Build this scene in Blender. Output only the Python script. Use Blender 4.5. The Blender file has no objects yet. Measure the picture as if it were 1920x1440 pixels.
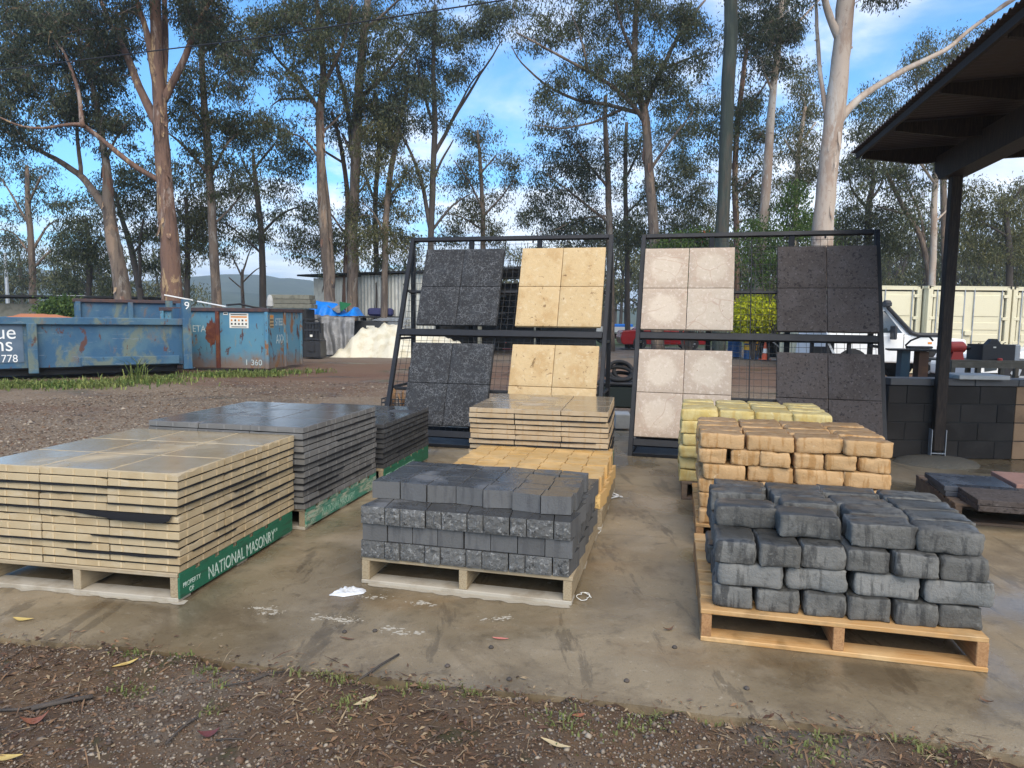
import bpy, math, random
import numpy as np
from mathutils import Vector, Matrix, noise as mn
random.seed(7)
rng = np.random.default_rng(7)
S = bpy.context.scene
COL = S.collection.objects
PI = math.pi

# ---------------------------------------------------------------- camera
F_PX, PITCH, ROLL, EYE = 1290.0, 0.093, 0.012, 1.45
_cp, _sp, _cr, _sr = math.cos(PITCH), math.sin(PITCH), math.cos(ROLL), math.sin(ROLL)
FW = np.array([0, _cp, -_sp]); _up = np.array([0, _sp, _cp]); _rt = np.array([1.0, 0, 0])
RT = _cr * _rt + _sr * _up
UP = -_sr * _rt + _cr * _up
cd = bpy.data.cameras.new('camera'); cam = bpy.data.objects.new('camera', cd); COL.link(cam)
cd.sensor_fit = 'HORIZONTAL'; cd.sensor_width = 36.0; cd.lens = 36.0 * F_PX / 1920.0
cd.clip_start = 0.05; cd.clip_end = 6000
_M = Matrix.Identity(4)
for i in range(3):
    _M[i][0], _M[i][1], _M[i][2] = RT[i], UP[i], -FW[i]
_M[0][3], _M[1][3], _M[2][3] = 0, 0, EYE
cam.matrix_world = _M
S.camera = cam

def G(px, py, z=0.0):
    """where the sight line through a measured point of the photo meets the level z"""
    d = FW * F_PX + RT * (px - 960) - UP * (py - 720)
    t = (z - EYE) / d[2]
    return np.array([d[0] * t, d[1] * t, z])

def D(px, py, Y):
    """the same at the distance Y"""
    d = FW * F_PX + RT * (px - 960) - UP * (py - 720)
    return np.array([0, 0, EYE]) + d * (Y / d[1])

# ---------------------------------------------------------------- sky, sun, exposure
SUN_EL, SUN_AZ = math.radians(46), math.radians(172)      # azimuth clockwise from +Y: high, behind the camera
W = bpy.data.worlds.new('World'); S.world = W; W.use_nodes = True
wn, wl = W.node_tree.nodes, W.node_tree.links
wn.clear()
def N(nt, t, **kw):
    n = nt.nodes.new(t)
    for k, v in kw.items():
        setattr(n, k, v)
    return n
wt = W.node_tree
wo = N(wt, 'ShaderNodeOutputWorld'); wb = N(wt, 'ShaderNodeBackground')
sky = N(wt, 'ShaderNodeTexSky', sky_type='NISHITA', sun_disc=False, sun_elevation=SUN_EL, sun_rotation=SUN_AZ,
        air_density=1.0, dust_density=0.6, ozone_density=2.0)
tc = N(wt, 'ShaderNodeTexCoord')
sx = N(wt, 'ShaderNodeSeparateXYZ'); wl.new(tc.outputs['Generated'], sx.inputs[0])
def M(nt, op, a, b=None, c=None, clamp=False):
    n = nt.nodes.new('ShaderNodeMath'); n.operation = op; n.use_clamp = clamp
    for i, x in enumerate((a, b, c)):
        if x is None: continue
        if hasattr(x, 'is_output'): nt.links.new(x, n.inputs[i])
        else: n.inputs[i].default_value = x
    return n.outputs[0]
def MIX(nt, f, a, b, mode='MIX'):
    n = nt.nodes.new('ShaderNodeMix'); n.data_type = 'RGBA'; n.blend_type = mode
    for i, x in ((0, f), (6, a), (7, b)):
        if hasattr(x, 'is_output'): nt.links.new(x, n.inputs[i])
        elif i == 0: n.inputs[0].default_value = x
        else: n.inputs[i].default_value = (x[0], x[1], x[2], 1)
    return n.outputs[2]
def RANGE(nt, x, a, b, lo=0.0, hi=1.0, smooth=True):
    n = nt.nodes.new('ShaderNodeMapRange'); n.interpolation_type = 'SMOOTHSTEP' if smooth else 'LINEAR'
    nt.links.new(x, n.inputs[0])
    for i, v in enumerate((a, b, lo, hi)): n.inputs[i + 1].default_value = v
    return n.outputs[0]
def NOISE(nt, vec, scale, detail=4.0, rough=0.55, dist=0.0):
    n = nt.nodes.new('ShaderNodeTexNoise')
    nt.links.new(vec, n.inputs['Vector'])
    n.inputs['Scale'].default_value = scale; n.inputs['Detail'].default_value = detail
    n.inputs['Roughness'].default_value = rough; n.inputs['Distortion'].default_value = dist
    return n.outputs[0]
# broken cloud: projected on a flat layer, thicker to the right (south) and toward the horizon
zz = M(wt, 'MAXIMUM', sx.outputs[2], 0.0)
zd = M(wt, 'ADD', zz, 0.18)
cx = M(wt, 'DIVIDE', sx.outputs[0], zd); cy = M(wt, 'DIVIDE', sx.outputs[1], zd)
cv = N(wt, 'ShaderNodeCombineXYZ'); wl.new(cx, cv.inputs[0]); wl.new(cy, cv.inputs[1])
n1 = NOISE(wt, cv.outputs[0], 0.9, 6, 0.55, 0.6)
n2 = NOISE(wt, cv.outputs[0], 2.3, 5, 0.6, 0.3)
cm = M(wt, 'ADD', M(wt, 'MULTIPLY', n1, 0.7), M(wt, 'MULTIPLY', n2, 0.3))
cm = M(wt, 'ADD', cm, M(wt, 'MULTIPLY', sx.outputs[0], 0.20))
cm = M(wt, 'ADD', cm, M(wt, 'MULTIPLY', RANGE(wt, sx.outputs[2], 0.30, 0.02), 0.20))
CLOUD = RANGE(wt, cm, 0.47, 0.63)
cshade = RANGE(wt, n2, 0.3, 0.7)
ccol = MIX(wt, cshade, (3.9, 4.4, 5.6), (7.3, 7.4, 7.5))
skyb = MIX(wt, 1.0, sky.outputs[0], (0.58, 1.05, 1.36), 'MULTIPLY')
wl.new(MIX(wt, M(wt, 'MULTIPLY', CLOUD, 0.85), skyb, ccol), wb.inputs[0])
wb.inputs[1].default_value = 0.10
wl.new(wb.outputs[0], wo.inputs[0])

sl = bpy.data.lights.new('sun', 'SUN'); sun = bpy.data.objects.new('sun', sl); COL.link(sun)
sl.energy = 2.1; sl.angle = math.radians(60); sl.color = (1.0, 0.87, 0.70)
_sd = Vector((math.sin(SUN_AZ) * math.cos(SUN_EL), math.cos(SUN_AZ) * math.cos(SUN_EL), math.sin(SUN_EL)))
sun.rotation_euler = _sd.to_track_quat('Z', 'Y').to_euler()
sun.location = _sd * 60
vs = S.view_settings
vs.view_transform = 'Standard'; vs.look = 'None'; vs.gamma = 1.0; vs.use_curve_mapping = False
vs.exposure = 1.08
S.display_settings.display_device = 'sRGB'
S.render.engine = 'CYCLES'
S.cycles.max_bounces = 6; S.cycles.diffuse_bounces = 3; S.cycles.glossy_bounces = 3
S.cycles.transmission_bounces = 4; S.cycles.transparent_max_bounces = 6; S.cycles.volume_bounces = 0
S.cycles.use_denoising = True
S.cycles.use_adaptive_sampling = True

# ---------------------------------------------------------------- helpers: objects
def tag(o, label=None, cat=None, group=None, kind=None):
    if label: o['label'] = label
    if cat: o['category'] = cat
    if group: o['group'] = group
    if cat and not kind: kind = 'thing'
    if kind: o['kind'] = kind
    return o
def thing(name, label, cat, loc=(0, 0, 0), rz=0.0, group=None):
    o = bpy.data.objects.new(name, None); COL.link(o)
    o.location = loc; o.rotation_euler = (0, 0, rz); o.empty_display_size = 0.2
    return tag(o, label, cat, group)
def put(name, me, parent=None, loc=(0, 0, 0), rot=(0, 0, 0), scale=(1, 1, 1)):
    o = bpy.data.objects.new(name, me); COL.link(o)
    o.parent = parent; o.location = loc; o.rotation_euler = rot; o.scale = scale
    return o
def copy_tree(o, parent=None):
    c = o.copy(); COL.link(c); c.parent = parent
    for ch in list(o.children):
        copy_tree(ch, c)
    return c

class MB:
    """collects shapes into one mesh"""
    def __init__(s): s.v = []; s.f = []; s.m = []; s.n = 0
    def add(s, vs, fs, mi=0):
        vs = np.asarray(vs, float).reshape(-1, 3)
        s.v.append(vs)
        for f in fs: s.f.append(tuple(int(i) + s.n for i in f)); s.m.append(mi)
        s.n += len(vs); return s
    def box(s, c, d, R=None, mi=0, b=0.0):
        h = np.array(d, float) / 2; c = np.array(c, float)
        if b <= 0:
            v = np.array([(x, y, z) for x in (-1, 1) for y in (-1, 1) for z in (-1, 1)], float) * h
            f = [(0, 1, 3, 2), (4, 6, 7, 5), (0, 4, 5, 1), (2, 3, 7, 6), (0, 2, 6, 4), (1, 5, 7, 3)]
        else:
            b = min(b, h.min() * 0.9)
            idx = {}; v = []
            for a in range(3):
                for sg in [(x, y, z) for x in (-1, 1) for y in (-1, 1) for z in (-1, 1)]:
                    p = [sg[i] * (h[i] - (0 if i == a else b)) for i in range(3)]
                    idx[(a,) + sg] = len(v); v.append(p)
            f = []
            for a in range(3):
                o1, o2 = (a + 1) % 3, (a + 2) % 3
                for sa in (-1, 1):
                    q = []
                    for t1, t2 in ((-1, -1), (1, -1), (1, 1), (-1, 1)):
                        g = [0, 0, 0]; g[a] = sa; g[o1] = t1; g[o2] = t2
                        q.append(idx[(a,) + tuple(g)])
                    f.append(tuple(q))
                # edges between faces a and o1, along o2
                for sa in (-1, 1):
                    for s1 in (-1, 1):
                        g1 = [0, 0, 0]; g1[a] = sa; g1[o1] = s1; g1[o2] = -1
                        g2 = list(g1); g2[o2] = 1
                        f.append((idx[(a,) + tuple(g1)], idx[(a,) + tuple(g2)], idx[(o1,) + tuple(g2)], idx[(o1,) + tuple(g1)]))
            for sg in [(x, y, z) for x in (-1, 1) for y in (-1, 1) for z in (-1, 1)]:
                f.append((idx[(0,) + sg], idx[(1,) + sg], idx[(2,) + sg]))
            v = np.array(v)
            g = []
            for q in f:
                nrm = np.cross(v[q[1]] - v[q[0]], v[q[2]] - v[q[0]])
                g.append(q if nrm @ v[list(q)].mean(0) > 0 else q[::-1])
            f = g
        if R is not None: v = v @ np.asarray(R).T
        return s.add(v + c, f, mi)
    def bar(s, p, q, w, h, up=(0, 0, 1), mi=0, b=0.0):
        p = np.array(p, float); q = np.array(q, float); d = q - p; L = np.linalg.norm(d); d /= L
        u = np.array(up, float); r = np.cross(d, u)
        if np.linalg.norm(r) < 1e-6: r = np.cross(d, (0, 1, 0))
        r /= np.linalg.norm(r); u = np.cross(r, d)
        return s.box((p + q) / 2, (w, L, h), np.stack([r, d, u], 1), mi, b)
    def tube(s, pts, rad, n=8, caps=True, mi=0, jit=0.0):
        pts = np.asarray(pts, float); k = len(pts)
        rad = np.full(k, rad) if np.isscalar(rad) else np.asarray(rad, float)
        t = np.gradient(pts, axis=0); t /= np.linalg.norm(t, axis=1)[:, None] + 1e-12
        u = np.cross(t[0], (0, 0, 1.0)); 
        if np.linalg.norm(u) < 0.05: u = np.cross(t[0], (1.0, 0, 0))
        vs = []; a = np.arange(n) * 2 * PI / n
        for i in range(k):
            u = u - t[i] * (u @ t[i]); u /= np.linalg.norm(u) + 1e-12
            w = np.cross(t[i], u)
            r = rad[i] * (1 + (jit * rng.uniform(-1, 1, n) if jit else 0))
            vs.append(pts[i] + (np.cos(a) * r)[:, None] * u + (np.sin(a) * r)[:, None] * w)
        f = [(i * n + j, i * n + (j + 1) % n, (i + 1) * n + (j + 1) % n, (i + 1) * n + j) for i in range(k - 1) for j in range(n)]
        if caps: f += [tuple(range(n))[::-1], tuple(range((k - 1) * n, k * n))]
        return s.add(np.concatenate(vs), f, mi)
    def cyl(s, p, q, r, n=16, r2=None, mi=0):
        return s.tube([p, q], [r, r if r2 is None else r2], n, True, mi)
    def lathe(s, c, prof, n=20, mi=0, axis='z'):
        """prof: [(r, h)]"""
        a = np.arange(n) * 2 * PI / n; vs = []
        for r, h in prof:
            if axis == 'z': vs.append(np.stack([r * np.cos(a), r * np.sin(a), np.full(n, h)], 1))
            elif axis == 'y': vs.append(np.stack([r * np.cos(a), np.full(n, h), r * np.sin(a)], 1))
            else: vs.append(np.stack([np.full(n, h), r * np.cos(a), r * np.sin(a)], 1))
        k = len(prof)
        f = [(i * n + j, i * n + (j + 1) % n, (i + 1) * n + (j + 1) % n, (i + 1) * n + j) for i in range(k - 1) for j in range(n)]
        f += [tuple(range(n))[::-1], tuple(range((k - 1) * n, k * n))]
        return s.add(np.concatenate(vs) + np.array(c, float), f, mi)
    def prism(s, poly, y0, y1, mi=0, top=None):
        """poly [(x, z)] from y0 to y1; top: the polygon at y1 when different"""
        a = np.array([(x, y0, z) for x, z in poly]); b = np.array([(x, y1, z) for x, z in (top or poly)])
        n = len(poly)
        f = [(i, (i + 1) % n, n + (i + 1) % n, n + i) for i in range(n)] + [tuple(range(n))[::-1], tuple(range(n, 2 * n))]
        return s.add(np.concatenate([a, b]), f, mi)
    def xprism(s, poly, z0, z1, mi=0):
        """poly [(x, y)] from z0 to z1"""
        a = np.array([(x, y, z0) for x, y in poly]); b = np.array([(x, y, z1) for x, y in poly])
        n = len(poly)
        f = [(i, (i + 1) % n, n + (i + 1) % n, n + i) for i in range(n)] + [tuple(range(n))[::-1], tuple(range(n, 2 * n))]
        return s.add(np.concatenate([a, b]), f, mi)
    def grid(s, P, mi=0, wrap=False):
        """P: array (r, c, 3)"""
        r, c, _ = P.shape
        f = [(i * c + j, i * c + j + 1, (i + 1) * c + j + 1, (i + 1) * c + j) for i in range(r - 1) for j in range(c - 1)]
        if wrap: f += [(i * c + c - 1, i * c, (i + 1) * c, (i + 1) * c + c - 1) for i in range(r - 1)]
        return s.add(P.reshape(-1, 3), f, mi)
    def mesh(s, name, mats, smooth=False, recalc=False):
        me = bpy.data.meshes.new(name)
        v = np.concatenate(s.v) if s.v else np.zeros((0, 3))
        me.from_pydata(v.tolist(), [], s.f)
        for m in (mats if isinstance(mats, (list, tuple)) else [mats]): me.materials.append(m)
        if any(s.m): me.polygons.foreach_set('material_index', s.m)
        if recalc:
            import bmesh
            bm = bmesh.new(); bm.from_mesh(me); bmesh.ops.recalc_face_normals(bm, faces=bm.faces); bm.to_mesh(me); bm.free()
        if smooth: me.polygons.foreach_set('use_smooth', [True] * len(me.polygons))
        me.update(); return me
    def build(s, name, mats, parent=None, loc=(0, 0, 0), rot=(0, 0, 0), smooth=False, recalc=False):
        return put(name, s.mesh(name, mats, smooth, recalc), parent, loc, rot)

def rotz(a): 
    c, s_ = math.cos(a), math.sin(a); return np.array([[c, -s_, 0], [s_, c, 0], [0, 0, 1.0]])
def rotx(a):
    c, s_ = math.cos(a), math.sin(a); return np.array([[1, 0, 0], [0, c, -s_], [0, s_, c]])
def roty(a):
    c, s_ = math.cos(a), math.sin(a); return np.array([[c, 0, s_], [0, 1, 0], [-s_, 0, c]])
def text(name, body, size, mat_, parent, M4, sx_=1.0):
    cu = bpy.data.curves.new(name, 'FONT'); cu.body = body; cu.size = size; cu.extrude = 0.0006
    cu.materials.append(mat_)
    tmp = bpy.data.objects.new(name, cu); COL.link(tmp)
    me = bpy.data.meshes.new_from_object(tmp.evaluated_get(bpy.context.evaluated_depsgraph_get()))
    bpy.data.objects.remove(tmp); bpy.data.curves.remove(cu)
    o = bpy.data.objects.new(name, me); COL.link(o); o.parent = parent
    o.matrix_local = M4 @ Matrix.Diagonal((sx_, 1, 1, 1))
    return o
def frame4(o, x, y):
    x = Vector(x).normalized(); y = Vector(y).normalized(); z = x.cross(y)
    m = Matrix.Identity(4)
    for i in range(3): m[i][0], m[i][1], m[i][2], m[i][3] = x[i], y[i], z[i], o[i]
    return m

# ---------------------------------------------------------------- helpers: materials
def mat(name, col, rough=0.75, rnd=0.0, layers=(), bump=0.0, bs=60.0, bst=(1, 1, 1), bdet=6.0, metal=0.0, spec=0.5, wet=None, world=False, rvar=0.0):
    """base colour, then layers of noise over it: (kind, colour, scale, lo, hi, factor, stretch);
    wet: (scale, lo, hi, darken, roughness, only tops)"""
    m = bpy.data.materials.new(name); m.use_nodes = True
    nt = m.node_tree; b = nt.nodes['Principled BSDF']; L = nt.links
    tc = N(nt, 'ShaderNodeTexCoord'); oi = N(nt, 'ShaderNodeObjectInfo'); ge = N(nt, 'ShaderNodeNewGeometry')
    if world: vec = ge.outputs['Position']
    else:
        cmb = N(nt, 'ShaderNodeVectorMath', operation='ADD'); L.new(tc.outputs['Object'], cmb.inputs[0])
        vm = N(nt, 'ShaderNodeVectorMath', operation='SCALE'); vm.inputs[0].default_value = (31.7, 47.3, 23.1)
        L.new(oi.outputs['Random'], vm.inputs['Scale']); L.new(vm.outputs[0], cmb.inputs[1]); vec = cmb.outputs[0]
    def stretched(st):
        if tuple(st) == (1, 1, 1): return vec
        mp = N(nt, 'ShaderNodeMapping'); mp.inputs['Scale'].default_value = st; L.new(vec, mp.inputs[0]); return mp.outputs[0]
    c = MIX(nt, 0.0, col, col)
    if rnd:
        hs = N(nt, 'ShaderNodeHueSaturation'); L.new(c, hs.inputs['Color'])
        L.new(M(nt, 'MULTIPLY_ADD', oi.outputs['Random'], rnd, 1 - rnd / 2), hs.inputs['Value'])
        c = hs.outputs[0]
    sn = None
    for ly in layers:
        kind, lc, sc, lo, hi = ly[:5]; fac = ly[5] if len(ly) > 5 else 1.0; st = ly[6] if len(ly) > 6 else (1, 1, 1)
        if kind == 'n': mask = RANGE(nt, NOISE(nt, stretched(st), sc, 5, 0.6), lo, hi)
        elif kind == 'f': mask = RANGE(nt, NOISE(nt, stretched(st), sc, 9, 0.7, 0.4), lo, hi)
        elif kind == 'v':
            vo = N(nt, 'ShaderNodeTexVoronoi', feature='DISTANCE_TO_EDGE'); vo.inputs['Scale'].default_value = sc
            wv = N(nt, 'ShaderNodeVectorMath', operation='ADD'); L.new(stretched(st), wv.inputs[0])
            nn = N(nt, 'ShaderNodeTexNoise'); nn.inputs['Scale'].default_value = sc * 0.7; L.new(vec, nn.inputs['Vector'])
            ws = N(nt, 'ShaderNodeVectorMath', operation='SCALE'); ws.inputs['Scale'].default_value = 0.9 / sc; L.new(nn.outputs[1], ws.inputs[0])
            L.new(ws.outputs[0], wv.inputs[1]); L.new(wv.outputs[0], vo.inputs['Vector'])
            mask = M(nt, 'MULTIPLY', RANGE(nt, vo.outputs['Distance'], hi, lo), RANGE(nt, NOISE(nt, vec, sc * 0.35, 3), 0.42, 0.6))
        elif kind == 'c':       # voronoi cells
            vo = N(nt, 'ShaderNodeTexVoronoi', feature='F1'); vo.inputs['Scale'].default_value = sc; L.new(stretched(st), vo.inputs['Vector'])
            mask = RANGE(nt, vo.outputs['Color'], lo, hi, smooth=False)
        elif kind == 'ring':    # round bloom about the piece's own middle, in its x-z face
            q = N(nt, 'ShaderNodeSeparateXYZ'); L.new(tc.outputs['Object'], q.inputs[0])
            rr = M(nt, 'SQRT', M(nt, 'ADD', M(nt, 'POWER', q.outputs[0], 2.0), M(nt, 'POWER', q.outputs[1], 2.0)))
            rr = M(nt, 'ADD', rr, M(nt, 'MULTIPLY', NOISE(nt, vec, 9, 3), 0.07))
            mask = RANGE(nt, rr, lo, hi)
        elif kind in 'xyz':     # band along a world axis, ragged
            q = N(nt, 'ShaderNodeSeparateXYZ'); L.new(ge.outputs['Position'] if world else tc.outputs['Object'], q.inputs[0])
            a = M(nt, 'ADD', q.outputs['xyz'.index(kind)], M(nt, 'MULTIPLY_ADD', NOISE(nt, vec, sc, 4), 2.0 * ly[7], -ly[7]))
            mask = RANGE(nt, a, lo, hi)
        if fac != 1.0: mask = M(nt, 'MULTIPLY', mask, fac)
        c = MIX(nt, mask, c, lc)
    r = rough
    if rvar:
        r = M(nt, 'MULTIPLY_ADD', NOISE(nt, vec, 6, 4), rvar * 2, rough - rvar, clamp=True)
    if wet:
        wm = RANGE(nt, NOISE(nt, ge.outputs['Position'], wet[0], 4, 0.6, 0.3), wet[1], wet[2])
        if len(wet) > 5 and wet[5]:
            q = N(nt, 'ShaderNodeSeparateXYZ'); L.new(ge.outputs['Normal'], q.inputs[0])
            wm = M(nt, 'MULTIPLY', wm, RANGE(nt, q.outputs[2], 0.6, 0.95))
        c = MIX(nt, wm, c, MIX(nt, 1.0, c, (wet[3],) * 3, 'MULTIPLY'))
        rm = N(nt, 'ShaderNodeMix'); L.new(wm, rm.inputs[0])
        if hasattr(r, 'is_output'): L.new(r, rm.inputs[2])
        else: rm.inputs[2].default_value = r
        rm.inputs[3].default_value = wet[4]; r = rm.outputs[0]
    L.new(c, b.inputs['Base Color'])
    if hasattr(r, 'is_output'): L.new(r, b.inputs['Roughness'])
    else: b.inputs['Roughness'].default_value = r
    b.inputs['Metallic'].default_value = metal
    b.inputs['Specular IOR Level'].default_value = spec
    if bump:
        bp = N(nt, 'ShaderNodeBump'); bp.inputs['Strength'].default_value = 1.0; bp.inputs['Distance'].default_value = bump
        L.new(NOISE(nt, stretched(bst), bs, bdet, 0.65), bp.inputs['Height'])
        if wet:
            L.new(M(nt, 'MULTIPLY_ADD', wm, -0.75, 1.0), bp.inputs['Strength'])
        L.new(bp.outputs[0], b.inputs['Normal'])
    return m
def leaf_mat(name, col, col2, trans=0.35):
    m = bpy.data.materials.new(name); m.use_nodes = True; nt = m.node_tree; nt.nodes.clear(); L = nt.links
    out = N(nt, 'ShaderNodeOutputMaterial'); d = N(nt, 'ShaderNodeBsdfPrincipled'); t = N(nt, 'ShaderNodeBsdfTranslucent'); ms = N(nt, 'ShaderNodeMixShader')
    ge = N(nt, 'ShaderNodeNewGeometry')
    c = MIX(nt, RANGE(nt, NOISE(nt, ge.outputs['Position'], 0.8, 3), 0.35, 0.65), col, col2)
    c = MIX(nt, RANGE(nt, ge.outputs['Random Per Island'], 0.45, 1.0), c, (col2[0] * 1.9, col2[1] * 1.75, col2[2] * 1.7))
    L.new(c, d.inputs['Base Color']); d.inputs['Roughness'].default_value = 0.6; d.inputs['Specular IOR Level'].default_value = 0.15
    L.new(c, t.inputs['Color']); ms.inputs[0].default_value = trans
    L.new(d.outputs[0], ms.inputs[1]); L.new(t.outputs[0], ms.inputs[2]); L.new(ms.outputs[0], out.inputs[0])
    return m
# ---------------------------------------------------------------- materials
m_slab = mat('wet_concrete', (.27, .212, .132), .62, world=True, bump=.003, bs=90, rvar=.12,
    layers=[('n', (.20, .15, .085), 1.3, .35, .7), ('n', (.33, .27, .185), 2.6, .45, .75, .8), ('f', (.10, .078, .048), 9, .52, .70, .6), ('f', (.09, .07, .045), 2.2, .57, .62, .55, (2.4, .5, 1)), ('v', (.09, .07, .045), .5, .0, .004, .6),
            ('n', (.20, .125, .055), 0.9, .52, .72, .6, (1.0, 2.2, 1)), ('f', (.40, .34, .25), 26, .58, .68, .5), ('f', (.08, .06, .04), 70, .58, .66, .6),
            ('f', (.06, .05, .04), 4.0, .62, .72, .6), ('f', (.13, .095, .055), 1.1, .5, .62, .6), ('f', (.38, .33, .25), 60, .66, .72, .6)],
    wet=(0.8, .40, .60, .66, .17))
m_ground = mat('yard_gravel', (.185, .132, .085), .9, spec=.15, world=True, bump=.012, bs=45,
    layers=[('n', (.205, .155, .105), .35, .35, .65), ('n', (.125, .068, .042), .16, .48, .62, .9, (.5, 1.6, 1)), ('c', (.26, .215, .165), 38, .72, .76, .9),
            ('c', (.07, .055, .045), 45, .80, .83, .9), ('y', (.135, .075, .05), .5, 14.0, 16.5, .7, (1, 1, 1), 2.2), ('y', (.17, .14, .11), .5, 21.0, 26.0, .9, (1, 1, 1), 2.2), ('n', (.075, .085, .035), .5, .60, .68, .7),
            ('y', (.07, .10, .035), .2, 36.0, 44.0, .9, (1, 1, 1), 5)],
    wet=(.5, .50, .66, .7, .35))
m_verge = mat('verge_soil', (.125, .08, .046), .95, spec=.15, world=True, bump=.012, bs=70,
    layers=[('n', (.08, .052, .034), 2.2, .4, .65), ('n', (.15, .12, .09), 1.4, .5, .66), ('f', (.16, .14, .12), 60, .58, .64, .8), ('n', (.055, .06, .022), 3.0, .58, .7, .8)],
    wet=(3, .45, .6, .75, .45))
m_pebble = mat('pebble', (.19, .17, .155), .7, layers=[], world=True, bump=0)
def pebble_mat(name, base, cols):
    m = bpy.data.materials.new(name); m.use_nodes = True; nt = m.node_tree; b = nt.nodes['Principled BSDF']
    ge = N(nt, 'ShaderNodeNewGeometry'); cr = N(nt, 'ShaderNodeValToRGB'); cr.color_ramp.interpolation = 'CONSTANT'
    e = cr.color_ramp.elements
    e[0].color = (*cols[0], 1); e[0].position = 0
    e[1].color = (*cols[1], 1); e[1].position = 1.0 / len(cols)
    for i, c in enumerate(cols[2:]):
        x = e.new((i + 2) / len(cols)); x.color = (*c, 1)
    nt.links.new(ge.outputs['Random Per Island'], cr.inputs[0]); nt.links.new(cr.outputs[0], b.inputs['Base Color'])
    b.inputs['Roughness'].default_value = base; b.inputs['Specular IOR Level'].default_value = .2
    return m
m_pebble = pebble_mat('pebbles', .6, [(.17, .132, .098), (.11, .076, .052), (.235, .19, .145), (.13, .078, .05), (.32, .265, .20), (.075, .055, .042), (.18, .115, .07), (.14, .118, .10)])
m_litter = pebble_mat('litter', .7, [(.17, .10, .055), (.10, .055, .035), (.30, .22, .13), (.07, .045, .03), (.22, .13, .07), (.14, .10, .07)])
m_grass = leaf_mat('grass_blade', (.075, .13, .03), (.16, .19, .06), .3)
m_drygrass = leaf_mat('dry_grass_blade', (.20, .20, .08), (.12, .15, .05), .3)

_efflo = lambda c, k=.6: ('n', c, 5.5, .52, .72, k, (1, 1, 2.2))
m_cream = mat('cream_paver', (.46, .36, .215), .8, rnd=.12, bump=.0012, bs=220, layers=[('n', (.38, .275, .145), 4, .42, .7, .8), _efflo((.54, .46, .33)), ('f', (.20, .13, .06), 60, .66, .72, .7)],
    wet=(1.1, .22, .50, .70, .06, True))
m_cream_rib = mat('cream_paver_rib', (.54, .42, .25), .85, bump=.001, bs=200)
m_grey = mat('grey_paver', (.155, .15, .14), .85, rnd=.14, bump=.0012, bs=220, layers=[('n', (.11, .105, .10), 4, .42, .7, .8), _efflo((.22, .21, .20), .7), ('f', (.06, .06, .06), 70, .64, .7, .6)],
    wet=(1.2, .22, .46, .6, .06, True))
m_grey_rib = mat('grey_paver_rib', (.20, .195, .185), .85, bump=.001, bs=200)
m_char = mat('charcoal_paver', (.052, .052, .053), .8, rnd=.2, bump=.0015, bs=220, layers=[('n', (.085, .085, .085), 7, .5, .68, .8), ('f', (.025, .025, .027), 50, .6, .7, .6)], wet=(2.5, .35, .5, .6, .08, True))
m_char_rib = mat('charcoal_paver_rib', (.075, .075, .075), .85)
m_tan = mat('tan_paver', (.43, .33, .21), .8, rnd=.12, bump=.0012, bs=220, layers=[('n', (.36, .245, .125), 4, .42, .7, .8), _efflo((.55, .44, .29)), ('f', (.16, .10, .05), 50, .64, .7, .7)],
    wet=(1.6, .30, .46, .55, .06, True))
m_tan_rib = mat('tan_paver_rib', (.40, .28, .155), .85)
m_liner_shade = mat('black_strip_and_gap_shade', (.008, .008, .009), .8, spec=.25, bump=.002, bs=40)  # plastic strips and flap, and the black that paints shade between paver layers

_drip = lambda c, k=.75: ('n', c, 22, .50, .62, k, (1, 1, .16))
m_blk = mat('charcoal_block', (.098, .095, .085), .88, rnd=.4, bump=.007, bs=62, bdet=10, layers=[('n', (.165, .162, .148), 3.2, .45, .65, .9), ('f', (.05, .049, .046), 14, .54, .66, .7), _drip((.042, .042, .04), .85), ('f', (.36, .36, .34), 22, .67, .71, .9), ('f', (.15, .148, .135), 34, .56, .66, .7)],
    wet=(4, .30, .5, .45, .30, True))
m_blkp = mat('pale_charcoal_block', (.20, .195, .178), .85, rnd=.2, bump=.006, bs=66, bdet=10, layers=[('n', (.13, .135, .13), 3.5, .42, .65, .9), _drip((.06, .06, .055), .8), ('f', (.36, .36, .34), 22, .65, .71, .8), ('f', (.09, .09, .082), 18, .56, .66, .7)], wet=(4, .30, .5, .6, .35, True))
m_tblk = mat('tan_block', (.50, .315, .15), .85, rnd=.16, bump=.005, bs=66, bdet=9, layers=[('n', (.42, .255, .11), 3.4, .45, .65, .8), _drip((.35, .18, .055), .8), ('f', (.60, .46, .29), 20, .60, .70, .6)], wet=(3, .2, .45, .62, .4, True))
m_yblk = mat('yellow_block', (.55, .44, .19), .85, rnd=.18, bump=.005, bs=66, bdet=9, layers=[('n', (.52, .37, .10), 4, .48, .66, .8), _drip((.45, .29, .07), .6), ('f', (.66, .59, .38), 20, .58, .70, .7)], wet=(3, .3, .5, .78, .5, True))
m_ret = mat('charcoal_wall_block', (.10, .10, .098), .85, rnd=.32, bump=.003, bs=90, layers=[('n', (.13, .132, .135), 5, .45, .7, .6), _drip((.06, .06, .063), .5)], wet=(3.5, .28, .48, .42, .22, True))
m_retf = mat('split_charcoal_face', (.12, .12, .115), .9, rnd=.25, bump=.016, bs=60, bdet=10, layers=[('f', (.30, .30, .29), 38, .54, .62, .8), ('f', (.022, .022, .022), 30, .57, .64, .85)])
m_rety = mat('yellow_wall_block', (.60, .385, .155), .8, rnd=.10, bump=.0012, bs=200, layers=[('n', (.55, .30, .07), 5, .45, .7, .7), ('f', (.72, .52, .24), 30, .6, .7, .5)], wet=(3, .3, .55, .8, .4, True))
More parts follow.
